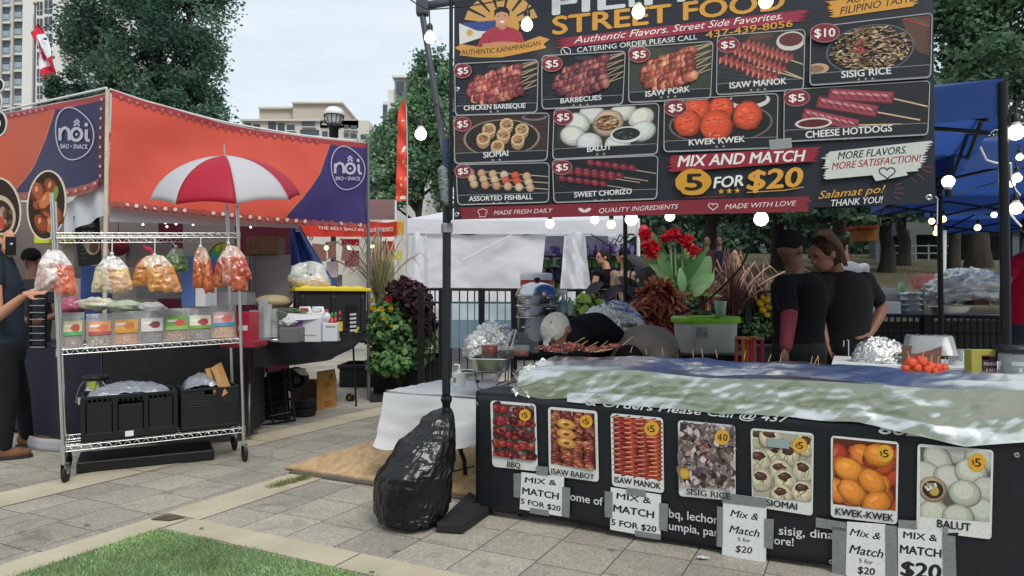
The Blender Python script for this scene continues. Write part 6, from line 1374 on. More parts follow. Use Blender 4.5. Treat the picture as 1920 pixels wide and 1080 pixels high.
# ================================================================ FAR MARKET TENTS
REDC = translucent(mat('red_canvas', '#d43c2e', .7, var=.06), .3)
D = 14.5; t = thing('red_market_tent', 'far red market tent with brown roof lettered TORONTO', 'market tent', (P(650, 563, D).x, D, 0))
sf = Surf(P(650, 430, D), V((1, -.02, 0)), UP); 
m = MB(); m.grid(lambda u, v: P(lerp(555, 745, u), lerp(444, 414+3*math.sin(u*9), v), D)+V((0, .03*math.sin(u*30), 0)), 40, 4); m.build('valance', REDC, t)
pr = Print(sf, .05); pr.text('BAO IN TORONTO', (690, 436), (738, 434), 8, '#d8c9c4', .02); pr.text('THE BEST BAO IN', (598, 430), (682, 434), 6, '#d8c9c4', .02); pr.build('lettering', PRT, t, vcol=True)
m = MB(); m.grid(lambda u, v: P(lerp(600, 743, u), lerp(412, 374, v), D+.02+v*1.2), 12, 4); m.build('roof', mat('brown_canvas', '#6b4a48', .8, var=.08), t)
for px in (742, 560):
    m = MB(); q = P(px, 563, D); m.tube([V((q.x, D, 0)), P(px, 376, D)], .025, 7); m.build('leg', WHT, t)
BRN = mat('brown_board', '#7d5650', .7)
for i, (px, py, r) in enumerate(((592, 472, .1), (622, 468, -.08), (649, 474, .12), (604, 474, -.02))):
    m = MB(); R = Matrix.Rotation(r, 3, 'Y'); m.box(P(px, py, D-.3-.1*i), (.17, .02, .34), mtx=R); m.build('hanging_board', BRN, label=['brown board hanging under the red tent by the tarp edge', 'tilted brown board hanging under the far red tent', 'brown board hanging by the aluminium post', 'brown board half hidden under the far red tent'][i], cat='board', group='boards hanging under the red tent')
for i, (x0, x1, yt, yb, c, lb) in enumerate(((640, 672, 448, 460, '#c92a44', 'crimson sign under the far red tent'), (712, 742, 452, 470, '#c43a34', 'red and white sign under the tent edge'), (720, 752, 470, 487, '#c9c23c', 'yellow sign behind the fountain grass'), (646, 672, 470, 500, '#b94a5c', 'pink poster behind the fountain grass plumes'), (612, 632, 490, 520, '#d0bcc0', 'pale pink poster next to the tarp'), (742, 756, 415, 440, '#d8a02c', 'orange yellow pennant beside the red tent'), (700, 738, 488, 540, '#b9b48c', 'pale yellow stall board behind the grass'), (560, 640, 515, 545, '#8a8480', 'grey stall counter beyond the tarp'))):
    fbox(x0, x1, yt, yb, D+.4+.1*i, .1, mt('sign'+c, c, .6, var=.25, vs=4), 'market_sign', lb, 'sign')
WCAN = translucent(mat('white_canvas_tent', '#f1f2f8', .75, var=.03, bump=.35, bs=3), .45)
# white tent with hanging walls
D = 11.6; a = P(764, 410, D); o = V((a.x, D, 0)); w = P(1199, 410, D).x - a.x
t = canopy('white_market_tent', 'white market tent with tied back side walls beyond the black fence', o, V((1, 0, 0)), V((0, 1, 0)), w, 3.2, a.z, .25, a.z+.85, WCAN, (), leg=.02)
m = MB(); q = P(1197, 500, D); m.tube([V((q.x, D, 0)), V((q.x, D, a.z))], .03, 8); m.build('leg', WHT, t)
def wall_cloth(x0t, x1t, x0b, x1b, yt, yb, Dd, k, am=.05):
    m = MB(); m.grid(lambda u, v: P(lerp(lerp(x0b, x1b, u), lerp(x0t, x1t, u), v), lerp(yb, yt, v), Dd) + V((0, am*math.sin(u*9+k)*(1-.3*v) + am*.9*crease(u*.9, v*.7, k), 0)), 40, 24); m.build('wall_cloth', WCAN, t)
wall_cloth(768, 800, 752, 806, 434, 600, D-.05, 1); wall_cloth(798, 1024, 800, 1008, 436, 600, D+.02, 4, .06); wall_cloth(1060, 1096, 1046, 1116, 434, 600, D-.1, 7, .08)
m = MB(); m.tube([P(868, 488, D-.14), P(905, 468, D-.12), P(960, 440, D-.08)], .012, 6); m.build('fold_seam', WCAN, t)
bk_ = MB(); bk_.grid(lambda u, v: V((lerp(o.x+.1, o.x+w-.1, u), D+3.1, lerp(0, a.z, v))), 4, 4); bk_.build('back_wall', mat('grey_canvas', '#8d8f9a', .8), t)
m = MB()
for i in range(420):
    rr = random.randrange(5); px = rnd(1015, 1192); py = 470+rr*22+rnd(-7, 7); m.box(P(px, py, D+2.3+rnd(0, .2)), (.07, .07, rnd(.1, .18)), rnd(0, 1), c_=jit([['#5a4a8a', '#8a80a8'], ['#5a8f4a', '#3f6a3c', '#a8b58a'], ['#3f3a6a', '#2c2c3c'], ['#b9865c', '#4f7a54', '#d8d2c4'], ['#5f8f4c', '#a85c5c']][rr][random.randrange(2)], .2))
m.build('stall_goods', VC, kind='stuff', vcol=True)
m = MB()
for y in (481, 503, 525, 547): m.box(P(1105, y, D+2.3), (2.2, .3, .02))
for x in (1016, 1192): m.box(P(x, 520, D+2.3), (.03, .3, 1.0))
m.build('goods_shelf', BLK, label='dark shelf of purple and green goods inside the white tent', cat='shelf')
lump(1207, 436, 11.2, (.09, .09, .13), mat('crimson_balloon', '#a81c34', .5), 'red_lantern', 'crimson lantern hanging at the corner of the white tent', 'lantern', 0)
# far orange stall across the lawn and pale stall roof
D = 24; fbox(1607, 1648, 420, 428, D, 1.0, mt('far_orange', '#c9583c', .7), 'far_stall_roof', 'small orange stall roof far across the shaded lawn', 'stall'); fbox(1609, 1646, 430, 452, D+.3, .6, mt('far_orange2', '#8a5a34', .7, two='#c9803c', vs=3), 'far_stall_counter', 'brown and orange stall counter far across the lawn', 'stall')
# black fence
def fence(pts, name, label, post_px, picks, panels=False, low=True, D0=8.6):
    t = thing(name, label, 'fence', (P(pts[0][0], 563, pts[0][2]).x, pts[0][2], 0)); A, B = P(*pts[0]), P(*pts[1])
    pos = lambda px: A.lerp(B, (px-pts[0][0])/(pts[1][0]-pts[0][0]))
    m = MB(); m.tube([A, B], .02, 6); m.build('top_rail', BLK, t)
    m = MB(); m.tube([A-UP*.17, B-UP*.17], .014, 6); m.build('middle_rail', BLK, t); m = MB(); m.tube([V((A.x, A.y, .12)), V((B.x, B.y, .12))], .016, 6); m.build('bottom_rail', BLK, t)
    for px in post_px:
        q = pos(px); m = MB(); m.box(V((q.x, q.y, q.z/2)), (.085, .05, q.z+.02)); m.build('post', BLK, t)
    for px in picks:
        q = pos(px); m = MB(); m.box(V((q.x, q.y, q.z/2)), (.016, .016, q.z-.04)); m.build('picket', BLK, t)
    if panels:
        for x0, x1 in panels:
            p, q = pos(x0), pos(x1); m = MB(); m.quad(V((p.x, p.y-.03, p.z-.75)), V((q.x, q.y-.03, q.z-.75)), V((q.x, q.y-.03, q.z-.17)), V((p.x, p.y-.03, p.z-.17))); m.build('clear_panel', mt('clear_acrylic', '#7fa3b5', .1, alpha=.45, spec=.6), t)
    return t
fence([(780, 542, 8.7), (1262, 545, 8.9)], 'black_fence', 'black railing with clear panels in front of the white tent', [789, 828, 901, 961, 1083, 1180, 1258], [806, 815, 845, 860, 875, 888, 915, 930, 945, 980, 1000, 1020, 1040, 1060, 1105, 1130, 1155, 1205, 1230], [(832, 896), (906, 956)])
fence([(1262, 545, 8.9), (1560, 547, 9.1)], 'black_fence', 'black railing in front of the purple fountain grass', [1400, 1556], list(range(1276, 1556, 17)))
fence([(1600, 590, 7.4), (1990, 598, 7.0)], 'black_fence', 'black railing below the foil tray counter with sunlight through its slats', [1610, 1742, 1980], list(range(1622, 1980, 12)))
# ================================================================ PLANTERS AND PLANTS
PLB = mat('planter_black', '#1a1c20', .6, var=.15)
def planter(x0, x1, yt, D, dep, label):
    a, b = P(x0, yt, D), P(x1, yt, D); m = MB(); w = b.x-a.x; c = (a+b)/2; c.y += dep/2
    m.box((c.x, c.y, a.z/2), (w, dep, a.z)); m.box((c.x, c.y, a.z-.03), (w+.05, dep+.05, .06)); return m.build('planter', PLB, label=label, cat='planter', bev=.01)
planter(700, 822, 672, 9.25, .9, 'tall black planter box beside the stall post full of flowers'); planter(636, 706, 684, 10.2, .7, 'black backdrop box added for the darkness under the far end of the stall table'); planter(1105, 1290, 640, 7.9, .8, 'black planter box under the copper coleus and dark leaves'); planter(1292, 1500, 645, 8.2, .8, 'black planter box under the purple fountain grass')  # second box is a backdrop added for the dark under the table
def bush(name, label, blobs, n, size, cols, cat='plant', flowers=(), group=None, wide=.7, stem=None, rad=.4):
    c0 = V(blobs[0][0]); t = thing(name, label, cat, V((c0.x, c0.y, 0)) if stem is None else stem, group)
    m = MB()
    for c, r in blobs:
        c = V(c)
        for i in range(int(n/len(blobs))):
            d = V((random.gauss(0, 1), random.gauss(0, 1), random.gauss(0, 1))).normalized(); k = rnd(.25, 1)**.5*(1+.25*NZ.noise(d*3+c)); p = c + V((d.x*r[0], d.y*r[1], d.z*r[2]))*k; tg = d.cross(V((rnd(-1, 1), rnd(-1, 1), rnd(-1, 1)))).normalized(); dd = (d*rnd(.1, .6+rad*.5) + tg*(1.1-rad) + V((0, -.15, -.35))).normalized()
            s_ = size*rnd(.6, 1.3); m.leaf(p, dd, (d + V((0, 0, .5))), s_, s_*wide, jit(random.choice(cols), .22), .4, 3)
    m.build('foliage', LEAF, t, vcol=True)
    m = MB(); base = V((c0.x, c0.y, max(.05, c0.z-blobs[0][1][2]*1.5)))
    for c, r in blobs:
        for i in range(4): m.tube([base, V(c).lerp(base, .4)+V((rnd(-.05, .05), 0, 0)), V(c)+V((rnd(-1, 1)*r[0]*.5, rnd(-1, 1)*r[1]*.5, r[2]*.3))], [.01, .008, .004], 5)
    m.build('stem', mt('stem', '#4b5a34', .8), t)
    for px, py, D, r, c in flowers:
        f = MB(); q = P(px, py, D)
        for ring in range(3):
            for i in range(9):
                a = 2*PI*i/9+ring*.3; d = V((math.cos(a), -.5-ring*.35, math.sin(a))); f.leaf(q-V((0, .01*ring, 0)), d, V((0, -1, 0)), r*(1-.25*ring), r*.55, jit(c, .15), .1, 2)
        f.ball(q-V((0, .01, 0)), r*.3, 8, 5, c_=jit(c, .2)); f.build('flower', LEAF, t, vcol=True)
    return t
k = 9.0/1280
Y_ = '#d8b81c'
bush('marigold_bush', 'bushy green planting with yellow marigolds and one red dahlia by the stall post', [(P(750, 625, 9.2), (.42, .35, .48)), (P(718, 612, 9.1), (.28, .3, .33)), (P(780, 640, 9.2), (.28, .3, .38)), (P(752, 570, 9.3), (.3, .3, .2)), (P(735, 675, 9.0), (.3, .25, .18))], 3400, .085, ['#5c8550', '#71a062', '#4d7044', '#8bb073', '#42633c'], 'flower bush',
     [(697, 563, 8.8, .04, Y_), (700, 577, 8.75, .05, Y_), (715, 580, 8.75, .045, Y_), (733, 578, 8.8, .04, Y_), (720, 597, 8.75, .035, Y_), (735, 611, 8.8, .03, Y_), (729, 561, 8.8, .06, '#b3222f')])
bush('purple_heuchera', 'dark purple leafy plant drooping beside the marigolds', [(P(762, 545, 9.1), (.22, .2, .16)), (P(782, 570, 9.1), (.2, .2, .2)), (P(795, 600, 9.0), (.12, .15, .16))], 900, .11, ['#3f2630', '#52303a', '#2c1c25', '#5f3d44', '#3a2b30'])
def grass(name, label, base, n, h, spread, cols, plume, pn, cat='ornamental grass', w=.008):
    t = thing(name, label, cat, base); b = V(base); m = MB(); pm = MB()
    for i in range(n):
        a = rnd(0, 2*PI); lean = rnd(.05, 1)**1.3*spread; hh = h*rnd(.55, 1.05); d = V((math.cos(a), math.sin(a)*.7, 0)); pts = [b + d*.06*rnd() + d*lean*s_**1.8 + UP*(hh*(s_ - .35*s_*s_*lean/spread)) for s_ in (0, .25, .5, .75, 1)]
        sd_ = V((-d.y, d.x, 0)).normalized() if d.length else V((1, 0, 0)); ww = w*rnd(.6, 1.4); vs = []
        for j, p in enumerate(pts): e = sd_*ww*(1-j/4.4); vs += [p-e, p+e]
        m.add(vs, [(2*j, 2*j+1, 2*j+3, 2*j+2) for j in range(4)], jit(random.choice(cols), .2))
        if i < pn:
            tip = [b + d*lean*1.25*s_**1.6 + UP*(hh*1.15*(s_ - .3*s_*s_*lean/spread)) for s_ in (.55, .7, .85, 1)] + [b + d*(lean*1.25+.13) + UP*(hh*1.15*(.7-.1*rnd()))]
            pm.tube([b]+tip[:1], .002, 4, plume[0]); pm.tube(tip, [.004, .009, .011, .008, .002], 6, jit(random.choice(plume), .15))
    m.build('blades', LEAF, t, vcol=True); pm.build('plumes', mt('plume', rough=.9, vc=True, spec=.1, bump=.8, bs=150), t, vcol=True); return t
grass('fountain_grass', 'tall green and tan fountain grass arching behind the yellow lidded tote', P(712, 555, 9.3)-UP*.15, 420, 1.0, .62, ['#6a8048', '#8a9a60', '#b5a67c', '#a39070', '#55703c', '#c2b48e'], ['#b9a48c', '#a8938a', '#c4b49c'], 34)
grass('purple_fountain_grass', 'purple fountain grass with pale arching plumes behind the railing', P(1370, 590, 8.9)-UP*.1, 620, .85, .75, ['#6a3d48', '#5a3540', '#4a2833', '#7d5454', '#5c4a40', '#3d222c'], ['#a3806c', '#8a6058', '#b59a84'], 40)
grass('purple_fountain_grass', 'smaller purple fountain grass clump at the shoulder of the vendor with the red sleeve', P(1425, 590, 9.1)-UP*.1, 260, .75, .6, ['#5f3540', '#71424a', '#4a2833', '#9a6a60'], ['#b08d78', '#c2a890'], 26)
grass('bronze_grass', 'bronze fine grass clump beside the canna leaves', P(1325, 575, 8.4)-UP*.05, 180, .5, .5, ['#8a5a44', '#6f4438', '#a8755c', '#b98c6c'], ['#a8836c'], 8)
# red canna
t = thing('canna_lily', 'tall canna with big green leaves and bright red flower heads', 'flowering plant', P(1270, 563, 8.4)*V((1, 1, 0)))
D = 8.3; m = MB()
for x0, y0, x1, y1, w, c, dy in ((1255, 530, 1225, 440, .2, '#4f7a4a', 0), (1258, 535, 1236, 470, .17, '#6f9a68', -.1), (1272, 540, 1290, 468, .2, '#5f8f4f', .05), (1283, 540, 1300, 460, .15, '#8fae86', 0), (1268, 545, 1262, 475, .2, '#3f6a3c', .1), (1293, 540, 1330, 482, .3, '#6b9a62', -.05), (1295, 545, 1338, 515, .22, '#7fa874', -.15), (1250, 520, 1222, 494, .1, '#7f9a74', -.1), (1280, 550, 1278, 505, .13, '#8fbb80', -.2), (1300, 555, 1322, 535, .12, '#9ab58a', -.2), (1245, 545, 1200, 530, .18, '#3d5c3c', .2)):
    a, b = P(x0, y0, D+dy), P(x1, y1, D+dy-.05); d = b-a; m.leaf(a, d, V((rnd(-.3, .3), -1, .2)), d.length*1.05, w*.85, jit(c, .1), .22, 10, .12)
for i in range(26):
    a = P(rnd(1235, 1305), rnd(530, 560), D+rnd(-.2, .25)); a2 = P(rnd(1205, 1345), rnd(480, 545), D+rnd(-.3, .2)); d = a2-a; m.leaf(a, d, V((rnd(-.6, .6), -1, rnd(0, .8))), d.length, rnd(.06, .16), jit(random.choice(['#4f7a4a', '#6b9a62', '#3f6a3c', '#86a870']), .15), .35, 8, .15)
m.build('leaves', LEAF, t, vcol=True); m = MB()
for x0, x1, y1 in ((1262, 1256, 445), (1268, 1265, 452), (1275, 1282, 458), (1282, 1296, 470), (1245, 1222, 470), (1290, 1298, 480), (1248, 1212, 455)): m.tube([P(x0, 560, D), P((x0+x1)/2, (560+y1)/2, D-.03), P(x1, y1, D-.05)], [.018, .014, .01], 6)
m.build('stem', mt('canna_stem', '#7f9a6c', .6), t)
for px, py, r in ((1210, 440, .09), (1216, 458, .1), (1222, 472, .1), (1228, 462, .07), (1248, 446, .07), (1258, 440, .08), (1268, 436, .08), (1278, 445, .08), (1288, 455, .08), (1292, 447, .05), (1297, 470, .08), (1304, 468, .06)):
    f = MB(); q = P(px, py, D-.12)
    for i in range(46):
        d = V((random.gauss(0, 1), random.gauss(0, 1), random.gauss(0, .8))).normalized(); f.leaf(q+d*r*.15, d, V((rnd(-1, 1), rnd(-1, 1), rnd(-1, 1))), r*rnd(.6, 1.1), r*.55, jit(random.choice(['#c9182c', '#d92a34', '#b3142a', '#e0404a']), .12), .4, 2)
    f.build('flower_head', LEAF, t, vcol=True)
# dark elephant ears
t = thing('elephant_ear_plant', 'dark purple elephant ear plant with large drooping leaves', 'plant', P(1160, 563, 8.0)*V((1, 1, 0))); m = MB(); st = MB()
for x0, y0, x1, y1, w, dy in ((1120, 540, 1098, 560, .14, 0), (1130, 530, 1100, 545, .16, -.1), (1150, 560, 1100, 585, .3, -.1), (1160, 520, 1210, 560, .34, 0), (1190, 500, 1235, 545, .3, -.05), (1175, 480, 1215, 500, .22, .1), (1195, 545, 1250, 575, .3, -.1), (1200, 560, 1160, 600, .26, -.15), (1230, 540, 1275, 570, .24, 0), (1170, 535, 1130, 555, .2, -.05), (1215, 500, 1225, 550, .22, -.12), (1185, 570, 1222, 600, .26, -.2), (1250, 560, 1285, 590, .2, .05)):
    a, b = P(x0, y0, 8.0+dy), P(x1, y1, 7.9+dy); d = b-a; m.leaf(a, d, V((rnd(-.2, .2), -.6, .8)), d.length*1.1, w*.8, jit(random.choice(['#2e2c33', '#3b363c', '#26242b', '#4a464a', '#332b31']), .15), .3, 7, .12); st.tube([P(1175, 600, 8.0), P((1175+x0)/2, y0+10, 8.0), a], [.012, .01, .006], 5)
m.build('leaves', mt('dark_leaf', rough=.5, vc=True, spec=.3), t, vcol=True); st.build('stem', mt('dark_stem', '#2f2228', .6), t)
bush('copper_coleus', 'copper and red coleus mound in front of the dark leaves', [(P(1228, 568, 7.4), (.2, .2, .15)), (P(1255, 585, 7.45), (.17, .2, .2)), (P(1190, 592, 7.3), (.17, .2, .13)), (P(1240, 618, 7.3), (.2, .2, .14)), (P(1205, 612, 7.25), (.13, .15, .1)), (P(1270, 608, 7.4), (.1, .12, .12)), (P(1235, 548, 7.45), (.11, .1, .08))], 1700, .15, ['#a85a42', '#b9704f', '#7d3038', '#c98a62', '#d09c72', '#8a3c40', '#b8684c', '#c47c5c'], wide=.3, rad=.75)
bush('lime_plant', 'lime green ground leaves beside the spray bottle', [(P(1098, 572, 7.9), (.17, .15, .08)), (P(1140, 575, 8.0), (.16, .15, .08))], 420, .11, ['#a3bd5c', '#7fa054', '#b8cf6f', '#5a7c4a', '#4f6c44'])
bush('marigold_bush', 'yellow marigolds behind the railing beside the vendor with the red sleeve', [(P(1420, 585, 9.2), (.2, .2, .2)), (P(1412, 620, 9.1), (.26, .2, .25))], 900, .07, ['#3f5c3a', '#4f7048', '#2f4a30'], 'flower bush', [(1402, 564, 9.0, .05, Y_), (1414, 558, 9.0, .045, Y_), (1425, 568, 8.95, .06, Y_), (1436, 562, 9.0, .055, Y_), (1430, 580, 8.95, .055, Y_), (1441, 575, 9.0, .05, Y_), (1438, 590, 8.95, .045, Y_), (1428, 556, 9.0, .04, Y_)])
bush('green_shrub', 'dark green shrub with an orange bloom low behind the lidded bin', [(P(1300, 600, 8.9), (.3, .2, .3)), (P(1360, 600, 9.3), (.4, .2, .3)), (P(1268, 625, 7.9), (.1, .1, .12))], 1500, .08, ['#2f4a30', '#3f5c3a', '#4f7048', '#26402a'], 'shrub', [(1263, 618, 7.2, .05, '#c9542c'), (1296, 560, 8.7, .03, Y_)])
# ================================================================ PEOPLE
def loft(m, rings, n=18):
    vs = []; k = len(rings)
    for c, r, f, rx, ry in rings:
        for j in range(n):
            w = 2*PI*j/n; vs.append(V(c) + r*(math.cos(w)*rx) + f*(math.sin(w)*ry))
    m.add(vs, [(i*n+j, i*n+(j+1) % n, (i+1)*n+(j+1) % n, (i+1)*n+j) for i in range(k-1) for j in range(n)], None, True)
    m.add(vs[:n], [tuple(range(n))[::-1]]); m.add(vs[-n:], [tuple(range(n))])
def ball_o(m, c, rx, ry, rz, r, f, u, n=16): m.ball(c, (rx, ry, rz), n, 12, mtx=Matrix((r, f, u)).transposed())
def hand(m, wr, d, pn, curl=.6, s=1, side=1):
    """palm, four unequal bent fingers and a thumb that leaves the palm's side; d along the hand, pn out of the palm"""
    d = d.normalized(); pn = (pn - d*pn.dot(d)).normalized(); sd_ = d.cross(pn)*side
    c = wr + d*.05*s; ball_o(m, c, .042*s, .017*s, .052*s, sd_, pn, d, 12)
    for i, (o, l) in enumerate(((-.03, .062), (-.01, .074), (.011, .07), (.031, .055))):
        b = wr + d*.085*s + sd_*o*s; a1 = curl*.5; a2 = curl*1.3
        k1 = b + (d*math.cos(a1) + pn*math.sin(a1))*l*.5*s; k2 = k1 + (d*math.cos(a2) + pn*math.sin(a2))*l*.5*s; m.tube([b-d*.03*s, b, k1, k2], [.009*s, .0088*s, .008*s, .0068*s], 8)
    b = wr + d*.03*s - sd_*.032*s; k1 = b - sd_*.026*s + d*.028*s + pn*.01*s; m.tube([b, k1, k1 + d*.03*s + pn*.014*s*(1+curl)], [.012*s, .0105*s, .008*s], 8)
SKINS = {}
def skin(c): return mt('skin'+c, c, .5, var=.05, vs=20, subsurf=.08)
def person(label, J, fwd, headf, sk='#b98468', shirt='#14161c', sleeve=.55, pants='#101218', hair='#15120f', style='short', long_sleeve=None, headup=UP, s=1.0, z0=0, shoes='#1b1b1d', belly=1.0, legs=True, curl=.5, group=None, hands=True, fine=.010):
    fwd = V(fwd); fwd.z = 0; fwd.normalize(); R_ = V((fwd.y, -fwd.x, 0))   # the person's own right-hand side
    pe, ch, ne, he = J['pelvis'], J['chest'], J['neck'], J['head']; base = V((pe.x, pe.y, z0))
    t = thing('person', label, 'person', base, group)
    def fr(a, b): u = (b-a).normalized(); f = R_.cross(u)*-1; f = u.cross(R_); return R_, f.normalized(), u
    def torso(m, g):
        r, f1, u1 = fr(pe, ch); r, f2, u2 = fr(ch, ne)
        loft(m, [(pe-u1*.1*s, r, f1, (.12+g)*s, (.09+g)*s), (pe, r, f1, (.165+g)*s*belly, (.115+g)*s*belly), (pe.lerp(ch, .35), r, f1, (.148+g)*s*belly, (.108+g)*s*belly), (pe.lerp(ch, .75), r, f1, (.162+g)*s, (.115+g)*s), (ch, r, (f1+f2).normalized(), (.172+g)*s, (.118+g)*s), (ch.lerp(ne, .55), r, f2, (.168+g)*s, (.098+g)*s), (ch.lerp(ne, .85), r, f2, (.11+g)*s, (.075+g*.8)*s), (ne-u2*.015, r, f2, (.066+g*.6)*s, (.062+g*.5)*s)])
    def limb(m, pts, rs): m.tube(pts, [x*s for x in rs], 12); [m.ball(p, x*s, 12, 8) for p, x in zip(pts, rs)]
    m = MB(); torso(m, -.006); loft(m, [(ne-UP*.04*s, R_, fwd, .062*s, .062*s), (ne.lerp(he, .35), R_, fwd, .056*s, .058*s), (he, R_, fwd, .05*s, .055*s)], 14)
    hf = V(headf).normalized(); hu = (V(headup) - hf*V(headup).dot(hf)).normalized(); hr = hf.cross(hu)
    ball_o(m, he+hu*.015*s-hf*.008*s, .076*s, .096*s, .098*s, hr, hf, hu, 20); ball_o(m, he-hu*.05*s+hf*.018*s, .058*s, .072*s, .068*s, hr, hf, hu, 16); ball_o(m, he-hu*.085*s+hf*.055*s, .028*s, .026*s, .024*s, hr, hf, hu, 10)
    m.tube([he+hf*.083*s+hu*.02*s, he+hf*.106*s-hu*.022*s], [.009*s, .0155*s], 8); ball_o(m, he+hf*.1*s-hu*.024*s, .017*s, .012*s, .011*s, hr, hf, hu, 8)
    for q in (-1, 1):
        ball_o(m, he+hr*.077*s*q-hu*.012*s-hf*.008*s, .011*s, .02*s, .032*s, hr, hf, hu, 8); ball_o(m, he+hr*.03*s*q+hf*.082*s+hu*.034*s, .024*s, .012*s, .008*s, hr, hf, hu, 8)
    ball_o(m, he+hf*.087*s-hu*.058*s, .024*s, .01*s, .007*s, hr, hf, hu, 8)
    for S_, q in (('L', -1), ('R', 1)):
        if 'sh'+S_ not in J: continue
        sh, el, wr = J['sh'+S_], J['el'+S_], J['wr'+S_]
        limb(m, [sh, sh.lerp(el, .5), el], [.052, .046, .038]); limb(m, [el, el.lerp(wr, .35), wr], [.038, .039, .026])
        if hands: hand(m, wr, J.get('hd'+S_, wr-el), J.get('pn'+S_, -R_*q), curl, s, q)
    if legs:
        for S_, q in (('L', -1), ('R', 1)):
            hp = J.get('hip'+S_, pe + R_*.085*s*q - UP*.04*s); an = J.get('an'+S_, V((hp.x, hp.y, z0+.09))+R_*.02*q); kn = J.get('kn'+S_, hp.lerp(an, .5)+fwd*.02)
            limb(m, [hp, kn, an], [.078, .052, .036])
    bo = m.build('body', skin(sk), t, remesh=fine, smooth=3)
    m = MB(); torso(m, .012)
    for S_ in ('L', 'R'):
        if 'sh'+S_ in J: sh, el = J['sh'+S_], J['el'+S_]; e = sh.lerp(el, sleeve); limb(m, [sh.lerp(ch.lerp(ne, .5), .75), sh, e], [.075, .07, .062])
    m.build('shirt', mt('cloth'+shirt, shirt, .9, var=.12, vs=9, bump=.9, bs=6, bump2=.3, bs2=120, spec=.2), t, remesh=.014, smooth=2)
    if long_sleeve:
        S_, c = long_sleeve; el, wr = J['el'+S_], J['wr'+S_]; sh = J['sh'+S_]; m = MB(); limb(m, [sh.lerp(el, .5), el, wr.lerp(el, .08)], [.058, .05, .038]); m.build('sleeve', mt('cloth'+c, c, .8, bump=.3, bs=14), t, remesh=.012, smooth=2)
    if legs:
        m = MB(); r, f1, u1 = fr(pe, ch); loft(m, [(pe-u1*.12*s, r, f1, .15*s, .115*s), (pe-u1*.02*s, r, f1, .182*s, .132*s), (pe+u1*.06*s, r, f1, .17*s, .122*s)])
        for S_, q in (('L', -1), ('R', 1)):
            hp = J.get('hip'+S_, pe + R_*.085*s*q - UP*.04*s); an = J.get('an'+S_, V((hp.x, hp.y, z0+.09))+R_*.02*q); kn = J.get('kn'+S_, hp.lerp(an, .5)+fwd*.02); limb(m, [hp, kn, an.lerp(kn, .06)], [.094, .068, .054])
            f = MB(); c = V((an.x, an.y, z0)); ff = V((fwd.x, fwd.y, 0)); Rm = Matrix((R_, ff, UP)).transposed()
            f.ball(c+ff*.06*s+UP*.045*s, (.046*s, .13*s, .05*s), 16, 10, mtx=Rm); f.ball(c+UP*.075*s-ff*.02, (.042*s, .06*s, .06*s), 12, 8, mtx=Rm); sh_ = f.build('shoe', mt('shoe'+shoes, shoes, .7, var=.2, vs=20), t, remesh=.012)
            f = MB(); loft(f, [(c+ff*.055*s+UP*z, R_, ff, .05*s, .14*s) for z in (.006, .028)], 18); f.build('sole', mt('sole', '#a59a8c' if shoes != '#1b1b1d' else '#2a2a2c', .7), sh_)
        m.build('trousers', mt('cloth'+pants, pants, .9, var=.12, vs=9, bump=.3, bs=12), t, remesh=.014, smooth=2)
    for q in (-1, 1):
        m = MB(); e = he+hr*.031*s*q+hf*.086*s+hu*.014*s; ball_o(m, e, .013*s, .008*s, .007*s, hr, hf, hu, 8); m.build('eye', mt('eye_dark', '#2a201c', .2), bo)
    m = MB()
    if style in ('short', 'bun', 'pony', 'long'):
        ball_o(m, he+hu*.032*s-hf*.022*s, .083*s, .098*s, .092*s, hr, hf, hu, 22); ball_o(m, he-hu*.025*s-hf*.05*s, .074*s, .068*s, .085*s, hr, hf, hu, 16)
        for q in (-1, 1): ball_o(m, he+hr*.07*s*q+hu*.03*s+hf*.0*s, .016*s, .045*s, .05*s, hr, hf, hu, 10)
        if style == 'long': loft(m, [(he-hf*.05*s+hu*.02, hr, hf, .085*s, .06*s), (he-hf*.06*s-hu*.12*s, hr, hf, .09*s, .05*s), (he-hf*.06*s-hu*.26*s, hr, hf, .075*s, .035*s)], 14)
        if style == 'bun': ball_o(m, he-hf*.08*s+hu*.085*s, .045*s, .045*s, .04*s, hr, hf, hu, 12)
    if style in ('cap', 'whitecap'):
        ball_o(m, he+hu*.035*s-hf*.012*s, .088*s, .106*s, .088*s, hr, hf, hu, 22); loft(m, [(he+hf*.06*s+hu*.045*s, hr, hf, .07*s, .03*s), (he+hf*.16*s+hu*.03*s, hr, hf, .045*s, .02*s)], 12)
    m.build('cap' if 'cap' in style else 'hair', mt('hair'+hair, hair, .8, var=.15, vs=30, bump=.5, bs=60, spec=.15), t, remesh=.010, smooth=1)
    if style == 'pony' or J.get('tail'):
        m = MB(); pts = J['tail']
        for i in range(16):
            o = V((rnd(-1, 1), rnd(-1, 1), rnd(-1, 1)))*.015; m.tube([p+o*(.4+.5*j) for j, p in enumerate(pts)], [.015, .02, .016, .007][:len(pts)] + [.006]*(len(pts)-4), 6)
        m.build('ponytail', mt('tail_hair', '#3d2d20', .6, two='#6b5238', vs=40, stretch=(4, 4, .6)), t)
    return t
D = 4.35; p_ = lambda x, y, d=None: P(x, y, d or D)
person('man in black with one dark red sleeve and black cap, back turned behind the grill', dict(pelvis=p_(1497, 655), chest=p_(1498, 560), neck=p_(1492, 508), head=p_(1483, 466), shL=p_(1470, 534, D-.12), elL=p_(1480, 590, D-.22), wrL=p_(1473, 655, D-.28), shR=p_(1528, 528, D+.12), elR=p_(1538, 590, D+.2), wrR=p_(1530, 650, D+.18)),
       (.75, .55, 0), (.8, .5, -.18), '#50342b', '#07080e', .8, '#08090d', '#0b0b0f', 'cap', ('L', '#5a1226'), s=1.0)
D = 4.62
